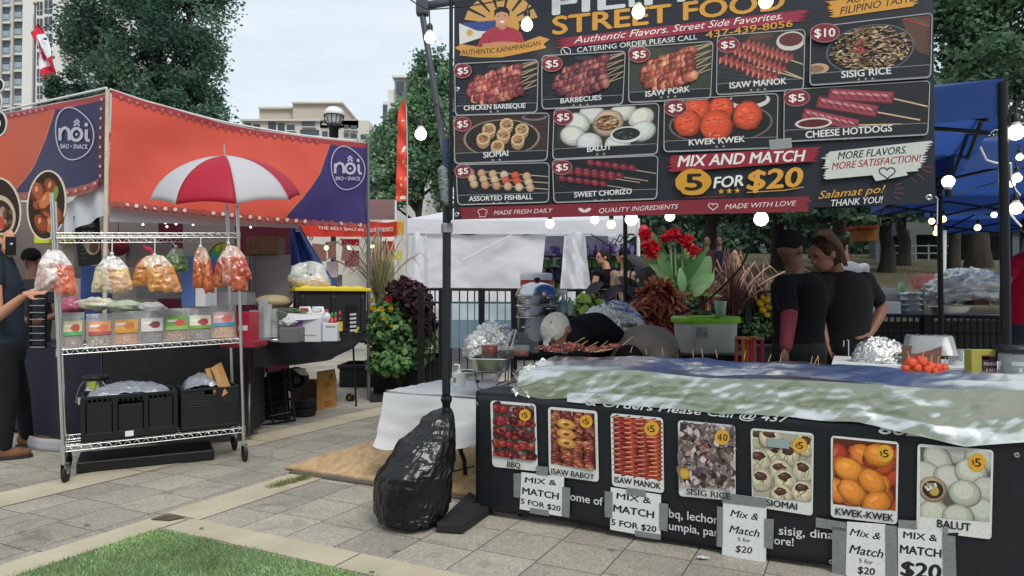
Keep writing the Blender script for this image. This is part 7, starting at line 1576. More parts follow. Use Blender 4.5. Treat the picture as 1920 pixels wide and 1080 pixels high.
person('woman in black t-shirt with a ponytail, hand on hip, looking down behind the grill', dict(pelvis=p_(1585, 652), chest=p_(1582, 560), neck=p_(1568, 503), head=p_(1543, 476, D-.1), shL=p_(1622, 528), elL=p_(1655, 578, D+.05), wrL=p_(1634, 622, D-.08), hdL=V((-.8, -.3, -.15)), pnL=V((.1, .5, -.6)), shR=p_(1545, 528, D-.02), elR=p_(1532, 590, D-.1), wrR=p_(1548, 640, D-.2), tail=[p_(1530, 436, D-.2), p_(1550, 436, D-.18), p_(1570, 462, D-.12), p_(1579, 492, D-.06)]),
       (-.5, -.85, 0), (-.9, -.28, -.42), '#7d5543', '#08090d', .62, '#0a0b0f', '#33251a', 'pony', s=1.0, curl=.25)
m = MB(); c = p_(1588, 638, D-.15); m.tube([c+V((-.02, 0, 0)), c+V((-.025, -.005, -.04))], .003, 5); m.tube([c, c+V((.005, -.01, .0)), c+V((.004, -.012, -.13))], .003, 5); m.build('drawstring', WHT, label='thin white drawstring hanging at the waist of the ponytailed woman', cat='drawstring')
D = 4.75
person('cook bending low over the grill in a white cap and black shirt', dict(pelvis=p_(1172, 668, 5.15), chest=p_(1112, 622, 4.85), neck=p_(1073, 621, 4.72), head=p_(1047, 624, 4.66), shL=p_(1085, 635, 4.95), elL=p_(1080, 680, 4.9), wrL=p_(1062, 690, 4.7), shR=p_(1082, 640, 4.6), elR=p_(1090, 682, 4.55), wrR=p_(1060, 690, 4.5)),
       (-.8, -.45, 0), (-.45, -.55, -.75), '#8a604c', '#0d0c12', .9, '#14151c', '#c2beb8', 'whitecap', headup=V((-.75, -.25, .6)), s=1.12)
m = MB(); c = p_(1047, 614, 4.55); m.ball(p_(1033, 604, 4.55), .006, 8, 6); m.build('cap_button', BLK, label='small dark button on the white cap of the bending cook', cat='button')
person('second cook bent double with a domed brown and black back', dict(pelvis=p_(1222, 668, 5.25), chest=p_(1212, 650, 4.9), neck=p_(1190, 676, 4.7), head=p_(1178, 692, 4.62), shL=p_(1235, 665, 4.75), elL=p_(1240, 700, 4.6), wrL=p_(1225, 715, 4.5), shR=p_(1170, 670, 4.75), elR=p_(1165, 705, 4.62), wrR=p_(1180, 715, 4.5)),
       (-.25, -1, 0), (-.2, -.7, -.7), '#7a5444', '#80756e', .9, '#14151c', '#15120f', 'short', headup=V((-.1, -.6, .5)), s=1.25)
# customer by the rack
D = 5.55
person('customer in dark shirt and brown sneakers reaching for the hanging bags beside the rack', dict(pelvis=p_(14, 650), chest=p_(8, 535), neck=p_(-14, 455), head=p_(-34, 400), shR=p_(22, 478, D-.12)+V((-.15, 0, 0)), elR=p_(-4, 594, D-.28), wrR=p_(48, 552, D-.32), hdR=V((.95, .1, .25)), pnR=V((.2, .7, -.5)), shL=p_(-48, 470, D+.1), elL=p_(14, 514, D+.02), wrL=p_(10, 466, D-.05), hdL=V((.25, 0, 1)), pnL=V((-.2, .9, 0)), anL=G(50, 838)+UP*.09, anR=G(8, 862)+UP*.09),
       (.85, .5, 0), (.8, .3, -.3), '#c08a70', '#2b333e', .45, '#0f1118', '#15120f', 'short', shoes='#6f4a34', s=1.0, curl=.35, fine=.008)
t = thing('mobile_phone', 'black phone held up by the customer beside the rack', 'phone', p_(20, 462)); m = MB(); m.box(p_(20, 461, D-.08), (.075, .012, .15), .3); m.build('body', BLK, t, bev=.006); m = MB(); m.lathe([(0, .002), (.012, .002), (.013, 0)], p_(21, 458, D-.095), 12, mtx=Matrix.Rotation(PI/2, 3, 'X')); m.build('camera_ring', STEEL, t)
m = MB(); c = P(44, 547, D-.315); ax = (P(48, 552, D-.32)-P(-8, 596, D-.25)).normalized(); a = ax.orthogonal().normalized(); b = ax.cross(a)
for i in range(14): w = 2*PI*i/14; m.ball(c+(a*math.cos(w)+b*math.sin(w))*.031, .0075, 8, 5)
m.build('bead_bracelet', BLK, label='dark bead bracelet on the wrist of the customer', cat='bracelet')
D = 6.95
person('vendor in black cap and grey top behind the tray rack in the stall', dict(pelvis=p_(62, 660), chest=p_(64, 570), neck=p_(62, 520), head=p_(58, 486), shL=p_(98, 540), elL=p_(108, 590, D-.1), wrL=p_(80, 600, D-.3), shR=p_(28, 540), elR=p_(20, 590, D-.1), wrR=p_(50, 600, D-.3)), (.2, -1, 0), (.1, -1, -.3), '#6f4c3f', '#2e3138', .5, '#14151b', '#0d0d11', 'cap', s=.95)
D = 9.9
person('woman in black strappy top with tied back hair, in profile by the white tent', dict(pelvis=p_(1140, 590), chest=p_(1140, 530), neck=p_(1138, 502), head=p_(1130, 482), shL=p_(1120, 512, D-.1), elL=p_(1112, 545, D-.1), wrL=p_(1100, 560, D-.2), shR=p_(1160, 512), elR=p_(1165, 545), wrR=p_(1150, 570)), (-.9, -.3, 0), (-1, -.25, -.15), '#c08c74', '#14141a', .05, '#14151b', '#2f2520', 'bun', s=.95, hands=False)
person('dark haired shopper in tan top standing half behind the thin tent pole', dict(pelvis=p_(1172, 600, 9.6), chest=p_(1172, 535, 9.6), neck=p_(1172, 505, 9.6), head=p_(1168, 480, 9.6), shL=p_(1152, 515, 9.6), elL=p_(1150, 550, 9.6), wrL=p_(1150, 575, 9.6), shR=p_(1194, 515, 9.6), elR=p_(1196, 550, 9.6), wrR=p_(1196, 575, 9.6)), (-.7, .6, 0), (-.8, .4, 0), '#b08068', '#8a7566', .6, '#14151b', '#15110f', 'long', s=.95, hands=False)
D = 12
person('brown haired woman seen above the purple grass on the lawn', dict(pelvis=p_(1388, 560), chest=p_(1386, 518), neck=p_(1385, 497), head=p_(1382, 478), shL=p_(1370, 506), elL=p_(1366, 530), wrL=p_(1368, 550), shR=p_(1404, 506), elR=p_(1408, 530), wrR=p_(1406, 550)), (-.8, -.6, 0), (-.9, -.4, 0), '#b98a72', '#2a2622', .6, '#1d2230', '#3a2a1f', 'long', s=1.0, z0=.6, hands=False)
D = 8.6
person('young man in white collar looking away behind the ponytailed woman', dict(pelvis=p_(1592, 590), chest=p_(1590, 522), neck=p_(1585, 488), head=p_(1578, 461), shL=p_(1558, 503), elL=p_(1552, 545), wrL=p_(1556, 580), shR=p_(1620, 503), elR=p_(1626, 545), wrR=p_(1622, 580)), (.5, .8, 0), (.8, .5, 0), '#b08068', '#c9c9cb', .6, '#23262c', '#1d1815', 'short', s=1.0, hands=False)
D = 6.3
person('man in crimson shirt cut off by the picture edge beside the blue canopy pole', dict(pelvis=p_(1932, 615), chest=p_(1932, 525), neck=p_(1930, 470), head=p_(1935, 428), shL=p_(1966, 495), elL=p_(1980, 560), wrL=p_(1960, 600), shR=p_(1898, 495), elR=p_(1884, 540, D-.1), wrR=p_(1880, 580, D-.25)), (-.2, -1, 0), (-.3, -1, -.2), '#7a5444', '#9c1230', .45, '#1d2838', '#15120f', 'short', s=1.0)
D = 15
for px, lb, c in ((1325, 'dark seated figure in maroon far under the trees', '#3a1a20'), (1348, 'dark standing figure in navy far under the trees', '#151c2e')):
    person(lb, dict(pelvis=p_(px, 520), chest=p_(px, 485), neck=p_(px, 468), head=p_(px+1, 452), shL=p_(px-14, 474), elL=p_(px-17, 495), wrL=p_(px-15, 512), shR=p_(px+14, 474), elR=p_(px+17, 495), wrR=p_(px+15, 512)), (-.3, -1, 0), (-.5, -1, 0), '#6a4a3e', c, .6, '#14151b', '#100e0d', 'short', s=1.0, z0=1.0, hands=False)
# ================================================================ COOKING AREA
t = thing('back_table', 'dark work table with steamers behind the bending cooks', 'table', (.45, 5.6, 0))
BT = .865; a, b = P(885, 640, 5.55), P(1410, 640, 5.55)
m = MB(); m.box(((a.x+b.x)/2, 5.72, BT-.02), (b.x-a.x, .62, .04)); m.build('tabletop', BLK, t)
for x in (a.x+.05, b.x-.05):
    for y in (5.45, 6.0): m = MB(); m.tube([V((x, y, 0)), V((x, y, BT-.03))], .015, 7); m.build('leg', BLK, t)
t = thing('steamer_pot', 'tall stack of shiny steel steamer pots with domed lid', 'steamer', P(1007, 640, 5.55)); D = 5.55; c = P(1007, 640, D); k = D/1280
zz = lambda y: (P(1007, y, D).z - c.z); R = 38*k
tiers = [(640, 594), (593, 573), (572, 554)]
for i, (y0, y1) in enumerate(tiers):
    m = MB(); m.lathe([(R*.93, max(0, zz(y0))), (R*.97, zz(y0)+.01), (R*.99, zz(y1)-.012), (R*1.07, zz(y1)-.006), (R*1.07, zz(y1)), (R*.9, zz(y1))], c, 36); 
    m.build('tier', STEEL, t)
    for q in (-1, 1): m = MB(); z = (zz(y0)+zz(y1))/2; m.tube([c+V((q*R*.7, -R*.72, z+.02)), c+V((q*R*.78, -R*.95, z+.02)), c+V((q*R*.5, -R*1.1, z+.02)), c+V((q*R*.42, -R*.88, z+.02))], .007, 6); m.build('handle', STEEL, t)
m = MB(); m.box((c.x, c.y, (c.z+BT)/2), (.36, .34, c.z-BT)); m.build('burner_base', BPLAS, t)
m = MB(); m.lathe([(R*1.07, zz(553)), (R*1.05, zz(551)), (R*.95, zz(543)), (R*.72, zz(534)), (R*.35, zz(530)), (0, zz(529))], c, 36); m.build('lid', STEEL, t)
m = MB(); m.lathe([(.01, zz(530)), (.01, zz(527)), (.024, zz(526)), (.024, zz(521)), (0, zz(520))], c, 12); m.build('knob', BPLAS, t)
t = thing('drink_cooler', 'red drink cooler with white lid behind the steel steamer', 'cooler', P(1005, 600, 6.3)); D = 6.3; c = P(1005, 549, D)
m = MB(); m.lathe([(.13, -.17), (.145, 0), (.145, .11), (.14, .12)], c, 26); m.build('body', mat('cooler_red', '#b5202f', .4), t); m = MB(); m.lathe([(.15, .115), (.152, .16), (.14, .18), (0, .185)], c, 26); m.build('lid', WHT, t)
m = MB(); m.box((c.x, D, (c.z-.17+BT)/2), (.34, .3, c.z-.17-BT+.002)); m.build('support_box', BPLAS, label='dark box holding up the red drink cooler', cat='box')
fbox(1040, 1082, 592, 660, 5.5, .2, BPLAS, 'support_box', 'dark box under the blue spray bottle', 'box')
t = thing('spray_bottle', 'blue spray bottle with white trigger beside the steamer', 'spray bottle', P(1056, 592, 5.6)); c = P(1056, 592, 5.6); k = 5.6/1280
m = MB(); m.lathe([(0, 0), (9*k, 0), (9.5*k, 18*k), (8*k, 26*k), (3*k, 32*k), (3*k, 38*k)], c, 16); m.build('body', mat('blue_liquid', '#6fb0d0', .15, alpha=.8), t)
m = MB(); m.lathe([(9.7*k, 5*k), (9.8*k, 17*k)], c, 16); m.build('label', mat('bottle_label', '#c9d8e6', .5), t)
m = MB(); m.box(c+V((-1*k, 0, 45*k)), (16*k, 10*k, 7*k)); m.box(c+V((-9*k, 0, 46*k)), (5*k, 5*k, 4*k)); m.box(c+V((-6*k, 0, 38*k)), (3*k, 5*k, 10*k), mtx=Matrix.Rotation(.4, 3, 'Y')); m.lathe([(4*k, 36*k), (4*k, 43*k)], c, 12); m.build('trigger', WHT, t, bev=.003)
t = thing('soap_bottle', 'small clear green pump bottle next to the blue spray bottle', 'bottle', P(1070, 592, 5.55)); c = P(1070, 592, 5.55)
m = MB(); m.lathe([(0, 0), (7*k, 0), (7.5*k, 16*k), (5*k, 22*k), (2.5*k, 25*k)], c, 14); m.build('body', mat('green_clear', '#a8c9b5', .12, alpha=.6), t); m = MB(); m.tube([c+UP*25*k, c+UP*33*k, c+UP*34*k+V((-6*k, 0, 0))], 1.4*k, 6); m.build('pump', WHT, t)
def foil_heap(px, py, D, r, label, k_, base=None, sx=1):
    c = P(px, py, D); m = MB()
    def f(u, v):
        w = u*2*PI; th = v*PI*.62; d = V((math.sin(th)*math.cos(w), math.sin(th)*math.sin(w), math.cos(th))); q = 1+.32*crease(d.x*.8+k_, d.y*.8+d.z*.7, k_)
        return c + V((d.x*r[0]*q, d.y*r[1]*q, d.z*r[2]*q))
    m.grid(f, 60, 26); return m.build('crumpled_foil', FOILC, label=label, cat='foil')
foil_heap(925, 640, 4.85, (.11, .1, .10), 'crumpled foil heap behind the sauce tubs on the wire stand', 2); foil_heap(905, 655, 4.75, (.10, .1, .09), 'smaller crumpled foil bunch at the corner of the sauce tray', 8); foil_heap(1150, 612, 5.5, (.17, .12, .14), 'crumpled foil bundle behind the bent black shirt', 5)
# wire stand, trays, sauces
t = thing('wire_stand', 'thin black wire stand holding a foil tray on the white table', 'stand', P(925, 735, 4.55)); m = MB(); D = 4.6
for a, b in (((886, 672), (896, 728)), ((953, 676), (953, 738)), ((962, 668), (962, 715)), ((900, 665), (905, 712))): m.tube([P(*a, D), P(*b, D-.05)], .0035, 5)
for a, b in (((884, 672), (956, 678)), ((886, 680), (956, 686)), ((896, 738), (968, 715)), ((896, 728), (953, 738)), ((930, 722), (953, 712))): m.tube([P(*a, D-.02), P(*b, D-.02)], .0035, 5)
m.build('wire_frame', BLK, t)
TRAY = mat('foil_tray', '#c9cac6', .3, 1, var=.05)
def foil_tray(c, w, d, h, rot, label, name='foil_tray', m_=TRAY, group=None):
    m = MB(); R = Matrix.Rotation(rot, 3, 'Z'); n = 72
    def ring(k, z, rip=0):
        out = []
        for i in range(n):
            a = 2*PI*i/n; x, y = math.cos(a), math.sin(a); q = (abs(x)**5+abs(y)**5)**(-.2); rr = 1+rip*(.018 if i % 2 else -.018); out.append(V(c) + R @ V((x*q*w/2*k*rr, y*q*d/2*k*rr, z)))
        return out
    rs = [ring(.0, .004), ring(.8, .004), ring(.84, .012, 1), ring(.95, h*.9, 1), ring(.97, h), ring(1.06, h+.004), ring(1.07, h-.004)]
    vs = [v for r in rs for v in r]; m.add(vs, [(i*n+j, i*n+(j+1) % n, (i+1)*n+(j+1) % n, (i+1)*n+j) for i in range(len(rs)-1) for j in range(n)], None, True)
    return m.build(name, m_, label=label, cat='tray', group=group)
foil_tray(P(921, 696, 4.58), .27, .2, .09, -.15, 'ribbed foil tray held up on the black wire stand'); foil_tray(P(903, 712, 4.85), .3, .2, .06, -.1, 'shallow foil tray lying on the white film covered table')
def tub(px, yb, yt, w, D, cfill, fill, label):
    c = P(px, yb, D); k = D/1280; r = w*k/2; h = (yb-yt)*k; t = thing('sauce_tub', label, 'sauce tub', c, 'sauce tubs on the foil tray'); m = MB(); m.lathe([(0, .003), (r*.86, .003), (r, h), (r*1.04, h), (r*.97, h*.98)], c, 20); m.build('tub', mt('clear_tub', '#c9ccd0', .12, alpha=.35, spec=.7), t)
    m = MB(); m.lathe([(0, .006), (r*.83, .006), (r*.93, h*fill), (0, h*fill)], c, 20); m.build('sauce', mt('sauce'+cfill, cfill, .3), t)
tub(918, 670, 645, 33, 4.55, '#8a1c1f', .9, 'tub of bright red sauce on the foil tray'); tub(949, 672, 650, 32, 4.5, '#241a1c', .7, 'tub of dark brown sauce on the foil tray'); tub(977, 668, 648, 32, 4.62, '#a8342c', .5, 'half full tub of orange red sauce beside the foil end')
m = MB(); 
m.grid(lambda u, v: P(lerp(935, 1010, u), lerp(662, 615+8*math.sin(u*PI), v), 4.95)+V((0, .1*math.sin(PI*u)*(1-v), 0)), 14, 8); m.build('open_clamshell', mat('clear_lid', '#aeb4ba', .12, alpha=.4, spec=.8), label='clear plastic clamshell lid standing open beside the steamer', cat='lid')
t = thing('tongs', 'pair of clear plastic tongs standing in the dark sauce tub', 'tongs', P(955, 665, 4.5)); m = MB()
for dx in (0, 9): m.tube([P(945+dx, 668, 4.5), P(957+dx, 625, 4.52), P(964+dx*.4, 618, 4.53)], .005, 6)
m.build('arms', mt('clear_tub', ''), t)
t = thing('sanitizer_bottle', 'clear sanitizer pump bottle on the white table beside the pole', 'bottle', P(861, 726, 4.75)); c = P(861, 726, 4.75); k = 4.75/1280
m = MB(); m.box(c+UP*14*k, (22*k, 13*k, 28*k)); m.build('body', mat('clear_gel', '#d0dad8', .1, alpha=.5), t, bev=.012); m = MB(); m.tube([c+UP*28*k, c+UP*42*k, c+UP*43*k+V((-9*k, 0, -1*k))], 2*k, 8); m.lathe([(5*k, 27*k), (5*k, 33*k)], c, 12); m.build('pump', WHT, t); m = MB(); m.box(c+V((-8*k, -7*k, 14*k)), (4*k, .002, 9*k)); m.build('label', mat('olive_label', '#5a6050', .6), t)
# skewers on the grill
STK = mat('bamboo', '#b99a6c', .7); MEAT = mat('glazed_meat', rough=.28, vc=True, bump=.5, bs=60, coat=.4)
def foil_z(p): return TABLE_Z + .016 + FH + .05 + .02
sk_l = ['meat skewer by the white cap', 'meat skewer lying under the bending cook', 'meat skewer with its stick tilted up', 'dark glazed skewer in the heap', 'meat skewer at the far rim of the foil', 'skewer crossing the heap', 'last meat skewer of the heap', 'lone orange red skewer']
for i, px in enumerate((1026, 1040, 1055, 1070, 1086, 1102, 1118, 1146)):
    D = 4.38 - .0009*(px-1026) + rnd(-.10, .10); c = P(px, 655 - rnd(-2, 4), D); d = V((rnd(.3, .9), rnd(-.7, .8), .15*rnd(-1, 1))).normalized(); t = thing('meat_skewer', ['reddish ', 'brown '][i % 2]+sk_l[i], 'skewer', c, 'meat skewers on the grill'); m = MB()
    for j in range(6): m.ball(c+d*(j*.026-.06)+V((0, 0, rnd(0, .012))), (.019, .017, .015), 10, 7, c_=jit(random.choice(['#5f2019', '#742a20', '#48181a', '#86402c']), .2), wob=.4)
    m.build('meat', MEAT, t, vcol=True); m = MB(); e = (d + V((0, 0, .45))).normalized(); m.tube([c-d*.1, c+d*.1, c+d*.1+e*.11], .0025, 5); m.build('stick', STK, t)
for i, (px, py) in enumerate(((1182, 652), (1212, 655), (1243, 656), (1300, 660), (1318, 660), (1345, 661), (1395, 664), (1440, 668), (1462, 670), (1520, 672), (1526, 673), (1534, 675))):
    D = 4.42 - .0022*(px-1026)*.8; c = P(px, py, D-.35*0); m = MB(); m.tube([c-UP*.03, c+V((rnd(-.01, .03), rnd(-.01, .02), rnd(.0, .02)))], .0015, 5); m.build('skewer_stick', STK, label='bare bamboo skewer tip poking up along the rear rim of the foil', cat='skewer', group='bare skewer tips along the foil rim')
# bin with green lid, cup, stools
D = 5.5; t = thing('storage_bin', 'clear storage bin with a lime green lid and a cup on top', 'bin', P(1332, 662, D)); c = P(1336, 655, D); c.z = BT+.003; k = D/1280; top_ = P(1330, 604, D).z
m = MB(); R = Matrix.Rotation(.25, 3, 'Z'); w, d_, h = .455, .34, top_-c.z
def rr_(k, z, n=48):
    o = []
    for i in range(n): a = 2*PI*i/n; x, y = math.cos(a), math.sin(a); q = (abs(x)**7+abs(y)**7)**(-1/7); o.append(c+V((0, .2, 0)) + R @ V((x*q*w/2*k, y*q*d_/2*k, z)))
    return o
def stack(m, rs):
    n = len(rs[0]); m.add([v for r in rs for v in r], [(i*n+j, i*n+(j+1) % n, (i+1)*n+(j+1) % n, (i+1)*n+j) for i in range(len(rs)-1) for j in range(n)], None, True); m.add(rs[-1], [tuple(range(n))]); m.add(rs[0], [tuple(range(n))[::-1]])
stack(m, [rr_(.9, 0), rr_(.94, .03), rr_(1, h)]); m.build('body', mat('frosted_bin', '#d8e2de', .3, alpha=.66, var=.12, vs=4), t)
m = MB(); stack(m, [rr_(1.07, h-.01), rr_(1.1, h+.005), rr_(1.1, h+.03), rr_(1.04, h+.045), rr_(.9, h+.04)]); m.build('lid', mat('lime_lid', '#86c61f', .4), t)
m = MB(); m.box(P(1316, 624, D-.06), (.10, .004, .09), .25); m.build('sticker', mat('dark_sticker', '#4d5254', .6, two='#a5a8a5', vs=40), t)
m = MB(); stack(m, [rr_(.86, .01), rr_(.9, h*.4)]); m.build('contents', mat('bin_contents', '#a89c88', .7, two='#c9b9b5', vs=6), t)
t = thing('plastic_cup', 'frosted green plastic cup standing on the lime lid', 'cup', P(1351, 595, D)); c2 = P(1351, 596, D); c2.z = c.z+h+.046; m = MB(); r = 10*k; m.lathe([(0, 0), (r*.85, 0), (r*1.15, 27*k), (r*1.25, 29*k), (r*1.1, 28*k)], c2, 20); m.build('cup', mat('frosted_cup', '#b5d4bc', .25, alpha=.7), t); m = MB(); m.lathe([(0, .003), (r*.8, .003), (r*1.02, 17*k), (0, 17*k)], c2, 18); m.build('drink', mat('pale_green_drink', '#a9d8b0', .3), t)
for px, c_, lb in ((1397, '#c96a34', 'orange and pink plastic stool behind the grill'), (1412, '#b8385c', 'pink plastic stool beside the lidded bin')):
    t = thing('plastic_stool', lb, 'stool', P(px, 660, 5.3)); q = P(px, 634, 5.3); m = MB(); m.box(q, (.10, .2, .02)); m.build('seat', mt('stool_o', '#d07a34', .5), t, bev=.006)
    for dx in (-.042, .042):
        for dy in (-.08, .08): m = MB(); m.box((q.x+dx, q.y+dy, q.z/2), (.02, .025, q.z-.02)); m.build('leg', mt('stool'+c_, c_, .5), t)
# ================================================================ RIGHT END OF THE GRILL TABLE
t = thing('serving_table', 'low serving table behind the wide end of the grill', 'table', P(1790, 720, 3.7)); SZ = .945; q = [F0+BU*1.65-tb.n*.62, F0+BU*2.75-tb.n*.62, F0+BU*2.75-tb.n*1.2, F0+BU*1.65-tb.n*1.2]; q = [V((k_.x, k_.y, SZ-.03)) for k_ in q]
m = MB(); m.prism(q, (0, 0, .028)); m.build('tabletop', WHT, t)
for k_ in q: m = MB(); m.tube([V((k_.x*.99, k_.y+.0, 0)), V((k_.x*.99, k_.y, SZ-.03))], .014, 7); m.build('leg', BLK, t)
st = lambda px, py: G(px, py, SZ)
foil_heap(1652, 684, 3.95, (.11, .09, .11), 'crumpled foil mound beside the hand on the hip', 11)
CLR = mat('clear_clamshell', '#c9cdd2', .12, alpha=.45, spec=.8)
def clam(px, py, D, w, d, h, rot, label):
    c = P(px, py, D); R = Matrix.Rotation(rot, 3, 'Z'); m = MB()
    def rg(k, z, n=40):
        o = []
        for i in range(n): a = 2*PI*i/n; x, y = math.cos(a), math.sin(a); q = (abs(x)**6+abs(y)**6)**(-1/6); o.append(c + R @ V((x*q*w/2*k, y*q*d/2*k, z)))
        return o
    stack(m, [rg(1.05, 0), rg(1, .006), rg(.86, h), rg(.8, h+.004)])
    for i in range(5): a = c + R @ V((-w*.38+w*.19*i, -d*.3, h+.006)); b = c + R @ V((-w*.38+w*.19*i, d*.3, h+.006)); m.tube([a, b], .004, 5)
    return m.build('clear_container', CLR, label=label, cat='container')
clam(1742, 664, 3.85, .25, .2, .10, -.3, 'large clear ribbed clamshell behind the cut cardboard box'); clam(1815, 688, 3.75, .18, .14, .03, -.3, 'flat clear lid beside the orange fried eggs'); clam(1808, 684, 3.95, .15, .12, .08, .2, 'small clear container behind the yellow box')
m = MB(); D = 3.62
m.prism([P(1692, 688, D), P(1762, 690, D), P(1765, 650, D), P(1745, 657, D), P(1722, 663, D), P(1700, 662, D)], (0, .006, 0)); m.prism([P(1762, 690, D), P(1765, 650, D), P(1765, 648, D+.18), P(1762, 684, D+.18)], (.004, .0, 0)); m.prism([P(1692, 688, D), P(1762, 690, D), P(1762, 684, D+.18), P(1692, 682, D+.18)], (0, 0, .004)); m.prism([P(1692, 682, D+.18), P(1762, 684, D+.18), P(1762, 648, D+.18), P(1692, 648, D+.18)], (0, .005, 0))
m.build('cut_cardboard_box', mat('brown_box', '#6a4c42', .85, var=.1), label='open brown cardboard box with a curved cut edge on the serving table', cat='box')
EGG = mat('orange_batter', '#c9482a', .45, var=.15, vs=14, bump=.6, bs=40)
for i, (px, py, r) in enumerate(((1708, 680, .034), (1727, 677, .037), (1718, 689, .032), (1744, 686, .03), (1757, 688, .028), (1737, 691, .03), (1770, 690, .026), (1698, 690, .024), (1751, 694, .026))):
    c = P(px, py, 3.5); t = thing('fried_egg_skewer', 'orange battered egg skewer heaped before the cut cardboard box', 'skewer', c, 'orange battered eggs on sticks'); m = MB(); r *= .85; m.ball(c, (r, r*.95, r*.9), 14, 10, wob=.15); m.build('egg', EGG, t); m = MB(); m.tube([c, c+V((rnd(-.02, .02), .0, .058))], .002, 5); m.build('stick', STK, t)
t = fbox(1822, 1868, 656, 700, 3.45, .06, mat('yellow_carton', '#8f8a3a', .6), 'baking_powder_box', 'mustard yellow carton lettered POUDRE A PATE near the glass jar', 'box', parts=[('label_panel', mat('dark_label', '#3a1f2c', .6), (.42, .28, 1, 1)), ('red_band', mat('red_band', '#8a2a34', .6), (.42, .22, .7, .42))])
sf = Surf(P(1822, 700, 3.44), V((1, 0, 0)), UP); pr = Print(sf, .008); pr.text('POUDRE', (1843, 685), (1868, 685), 6, '#b9b0b0', .01); pr.text('À PÂTE', (1846, 697), (1868, 697), 6, '#b9b0b0', .01); pr.build('lettering', PRT, t, vcol=True)
t = thing('glass_jar', 'glass jar with a wide black lid at the picture edge', 'jar', P(1900, 705, 3.4)); c = P(1902, 705, 3.4); k = 3.4/1280; m = MB(); m.lathe([(0, .004), (24*k, .004), (25*k, 4*k), (25*k, 40*k), (22*k, 46*k)], c, 26); m.build('glass', mat('jar_glass', '#aab0b4', .06, alpha=.45, spec=1), t); m = MB(); m.lathe([(27*k, 44*k), (28*k, 46*k), (28*k, 54*k), (24*k, 57*k), (0, 57*k)], c, 26); m.build('lid', BPLAS, t); m = MB(); m.lathe([(0, .01), (22*k, .01), (22*k, 18*k), (0, 18*k)], c, 20); m.build('contents', mat('jar_dark', '#3f4448', .4), t)
# ================================================================ COUNTER BEYOND THE SLATTED RAILING
CT = P(1700, 592, 7.9).z
t = thing('counter', 'long counter with foil trays beyond the slatted railing', 'counter', P(1780, 600, 8.0)); m = MB(); a, b = P(1612, 592, 7.9), P(2000, 597, 7.9); m.box(((a.x+b.x)/2, 8.25, CT-.02), (b.x-a.x, .8, .04)); m.build('countertop', mat('counter_grey', '#9a9c9e', .5), t); m = MB(); m.box(((a.x+b.x)/2, 8.0, CT/2-.04), (b.x-a.x, .04, CT-.06)); m.build('front_panel', BPLAS, t)
fbox(1617, 1690, 566, 590, 7.95, .3, WHT, 'foam_tray', 'stack of white foam trays behind the elbow of the ponytailed woman', 'tray', bev=.01); fbox(1640, 1692, 552, 564, 8.3, .2, mat('pale_pack', '#b5b0a8', .7), 'food_pack', 'pale food packs behind the white foam trays', 'pack'); fbox(1655, 1680, 540, 552, 8.3, .15, mat('cream_pack', '#c9c4bc', .7), 'food_pack', 'small cream tub by the elbow of the ponytailed woman', 'tub')
D = 8.1; c = P(1708, 591, D); k = D/1280; t = thing('steamer_pot', 'silver stacked pots beside the green topped bottle on the counter', 'pot', c)
for i in range(4): m = MB(); z = i*10*k; m.lathe([(21*k, z), (22*k, z+8*k), (24*k, z+9*k), (24*k, z+10*k), (20*k, z+10*k)], c, 26); m.build('tier', STEEL, t)
m = MB(); m.lathe([(24*k, 41*k), (23*k, 43*k), (0, 44*k)], c, 24); m.build('lid', STEEL, t)
t = thing('clear_bottle', 'clear bottle of green drink standing on the silver pots', 'bottle', P(1690, 548, D)); c = P(1690, 548, D); m = MB(); m.lathe([(0, 0), (6*k, 0), (6*k, 12*k), (5*k, 17*k), (2.5*k, 19*k), (0, 19*k)], c, 14); m.build('body', mat('mint_plastic', '#a9cfb0', .2, alpha=.7), t); m = MB(); m.lathe([(0, .002), (5.6*k, .002), (5.6*k, 8*k), (0, 8*k)], c, 14); m.build('drink', mat('green_drink', '#6fbf5c', .3), t)
for px, py, w, h, lb in ((1762, 572, .26, .16, 'deep foil tray next to the thin dark pole'), (1800, 570, .3, .17, 'deep foil tray in the middle of the counter'), (1886, 572, .26, .15, 'deep foil tray behind the blue canopy pole')):
    foil_tray(P(px, py, 8.25), w, .3, h, 0, lb)
foil_tray(P(1782, 591, 8.0), .42, .25, .10, .05, 'long low foil tray at the edge of the counter'); foil_heap(1815, 548, 8.25, (.36, .25, .2), 'large brownish foil sheet tented over the counter trays', 14)
fbox(1722, 1766, 514, 542, 8.5, .2, mat('red_white_cloth', '#a83a34', .8, two='#c9b0a5', vs=5), 'cloth_bundle', 'red and white cloth bundle behind the foil trays', 'cloth'); fbox(1826, 1856, 551, 572, 8.0, .2, mat('brown_pack', '#6a4a44', .8), 'brown_carton', 'brown carton between the foil trays', 'carton'); fbox(1870, 1904, 528, 548, 8.3, .25, BPLAS, 'black_bin', 'dark bin behind the blue canopy pole', 'bin')
m = MB(); m.tube([P(1769, 560, 8.8), P(1771, 432, 8.8)], .025, 8); m.build('white_tent_pole', WHT, label='slim white tent pole under the warm bulbs', cat='pole')
# blue canopies behind
z2 = P(1756, 372, 8.8).z
canopy('blue_canopy', 'blue canopy with bright folds behind the vendor canopy pole', V((P(1735, 400, 8.8).x, 8.8, 0)), V((.82, -.57, 0)), V((.57, .82, 0)), 3.0, 2.8, z2, .24, z2+.55, BLUE, (1,), 'blue canopies'); 
z3 = P(1780, 225, 5.4).z
canopy('blue_canopy', 'blue canopy overlapping the vendor canopy at the picture edge', V((P(1782, 300, 5.4).x, 5.4, 0)), V((.96, -.28, 0)).normalized(), V((.28, .96, 0)), 3, 2.8, z3-.18, .22, z3+.45, BLUE, (), 'blue canopies')
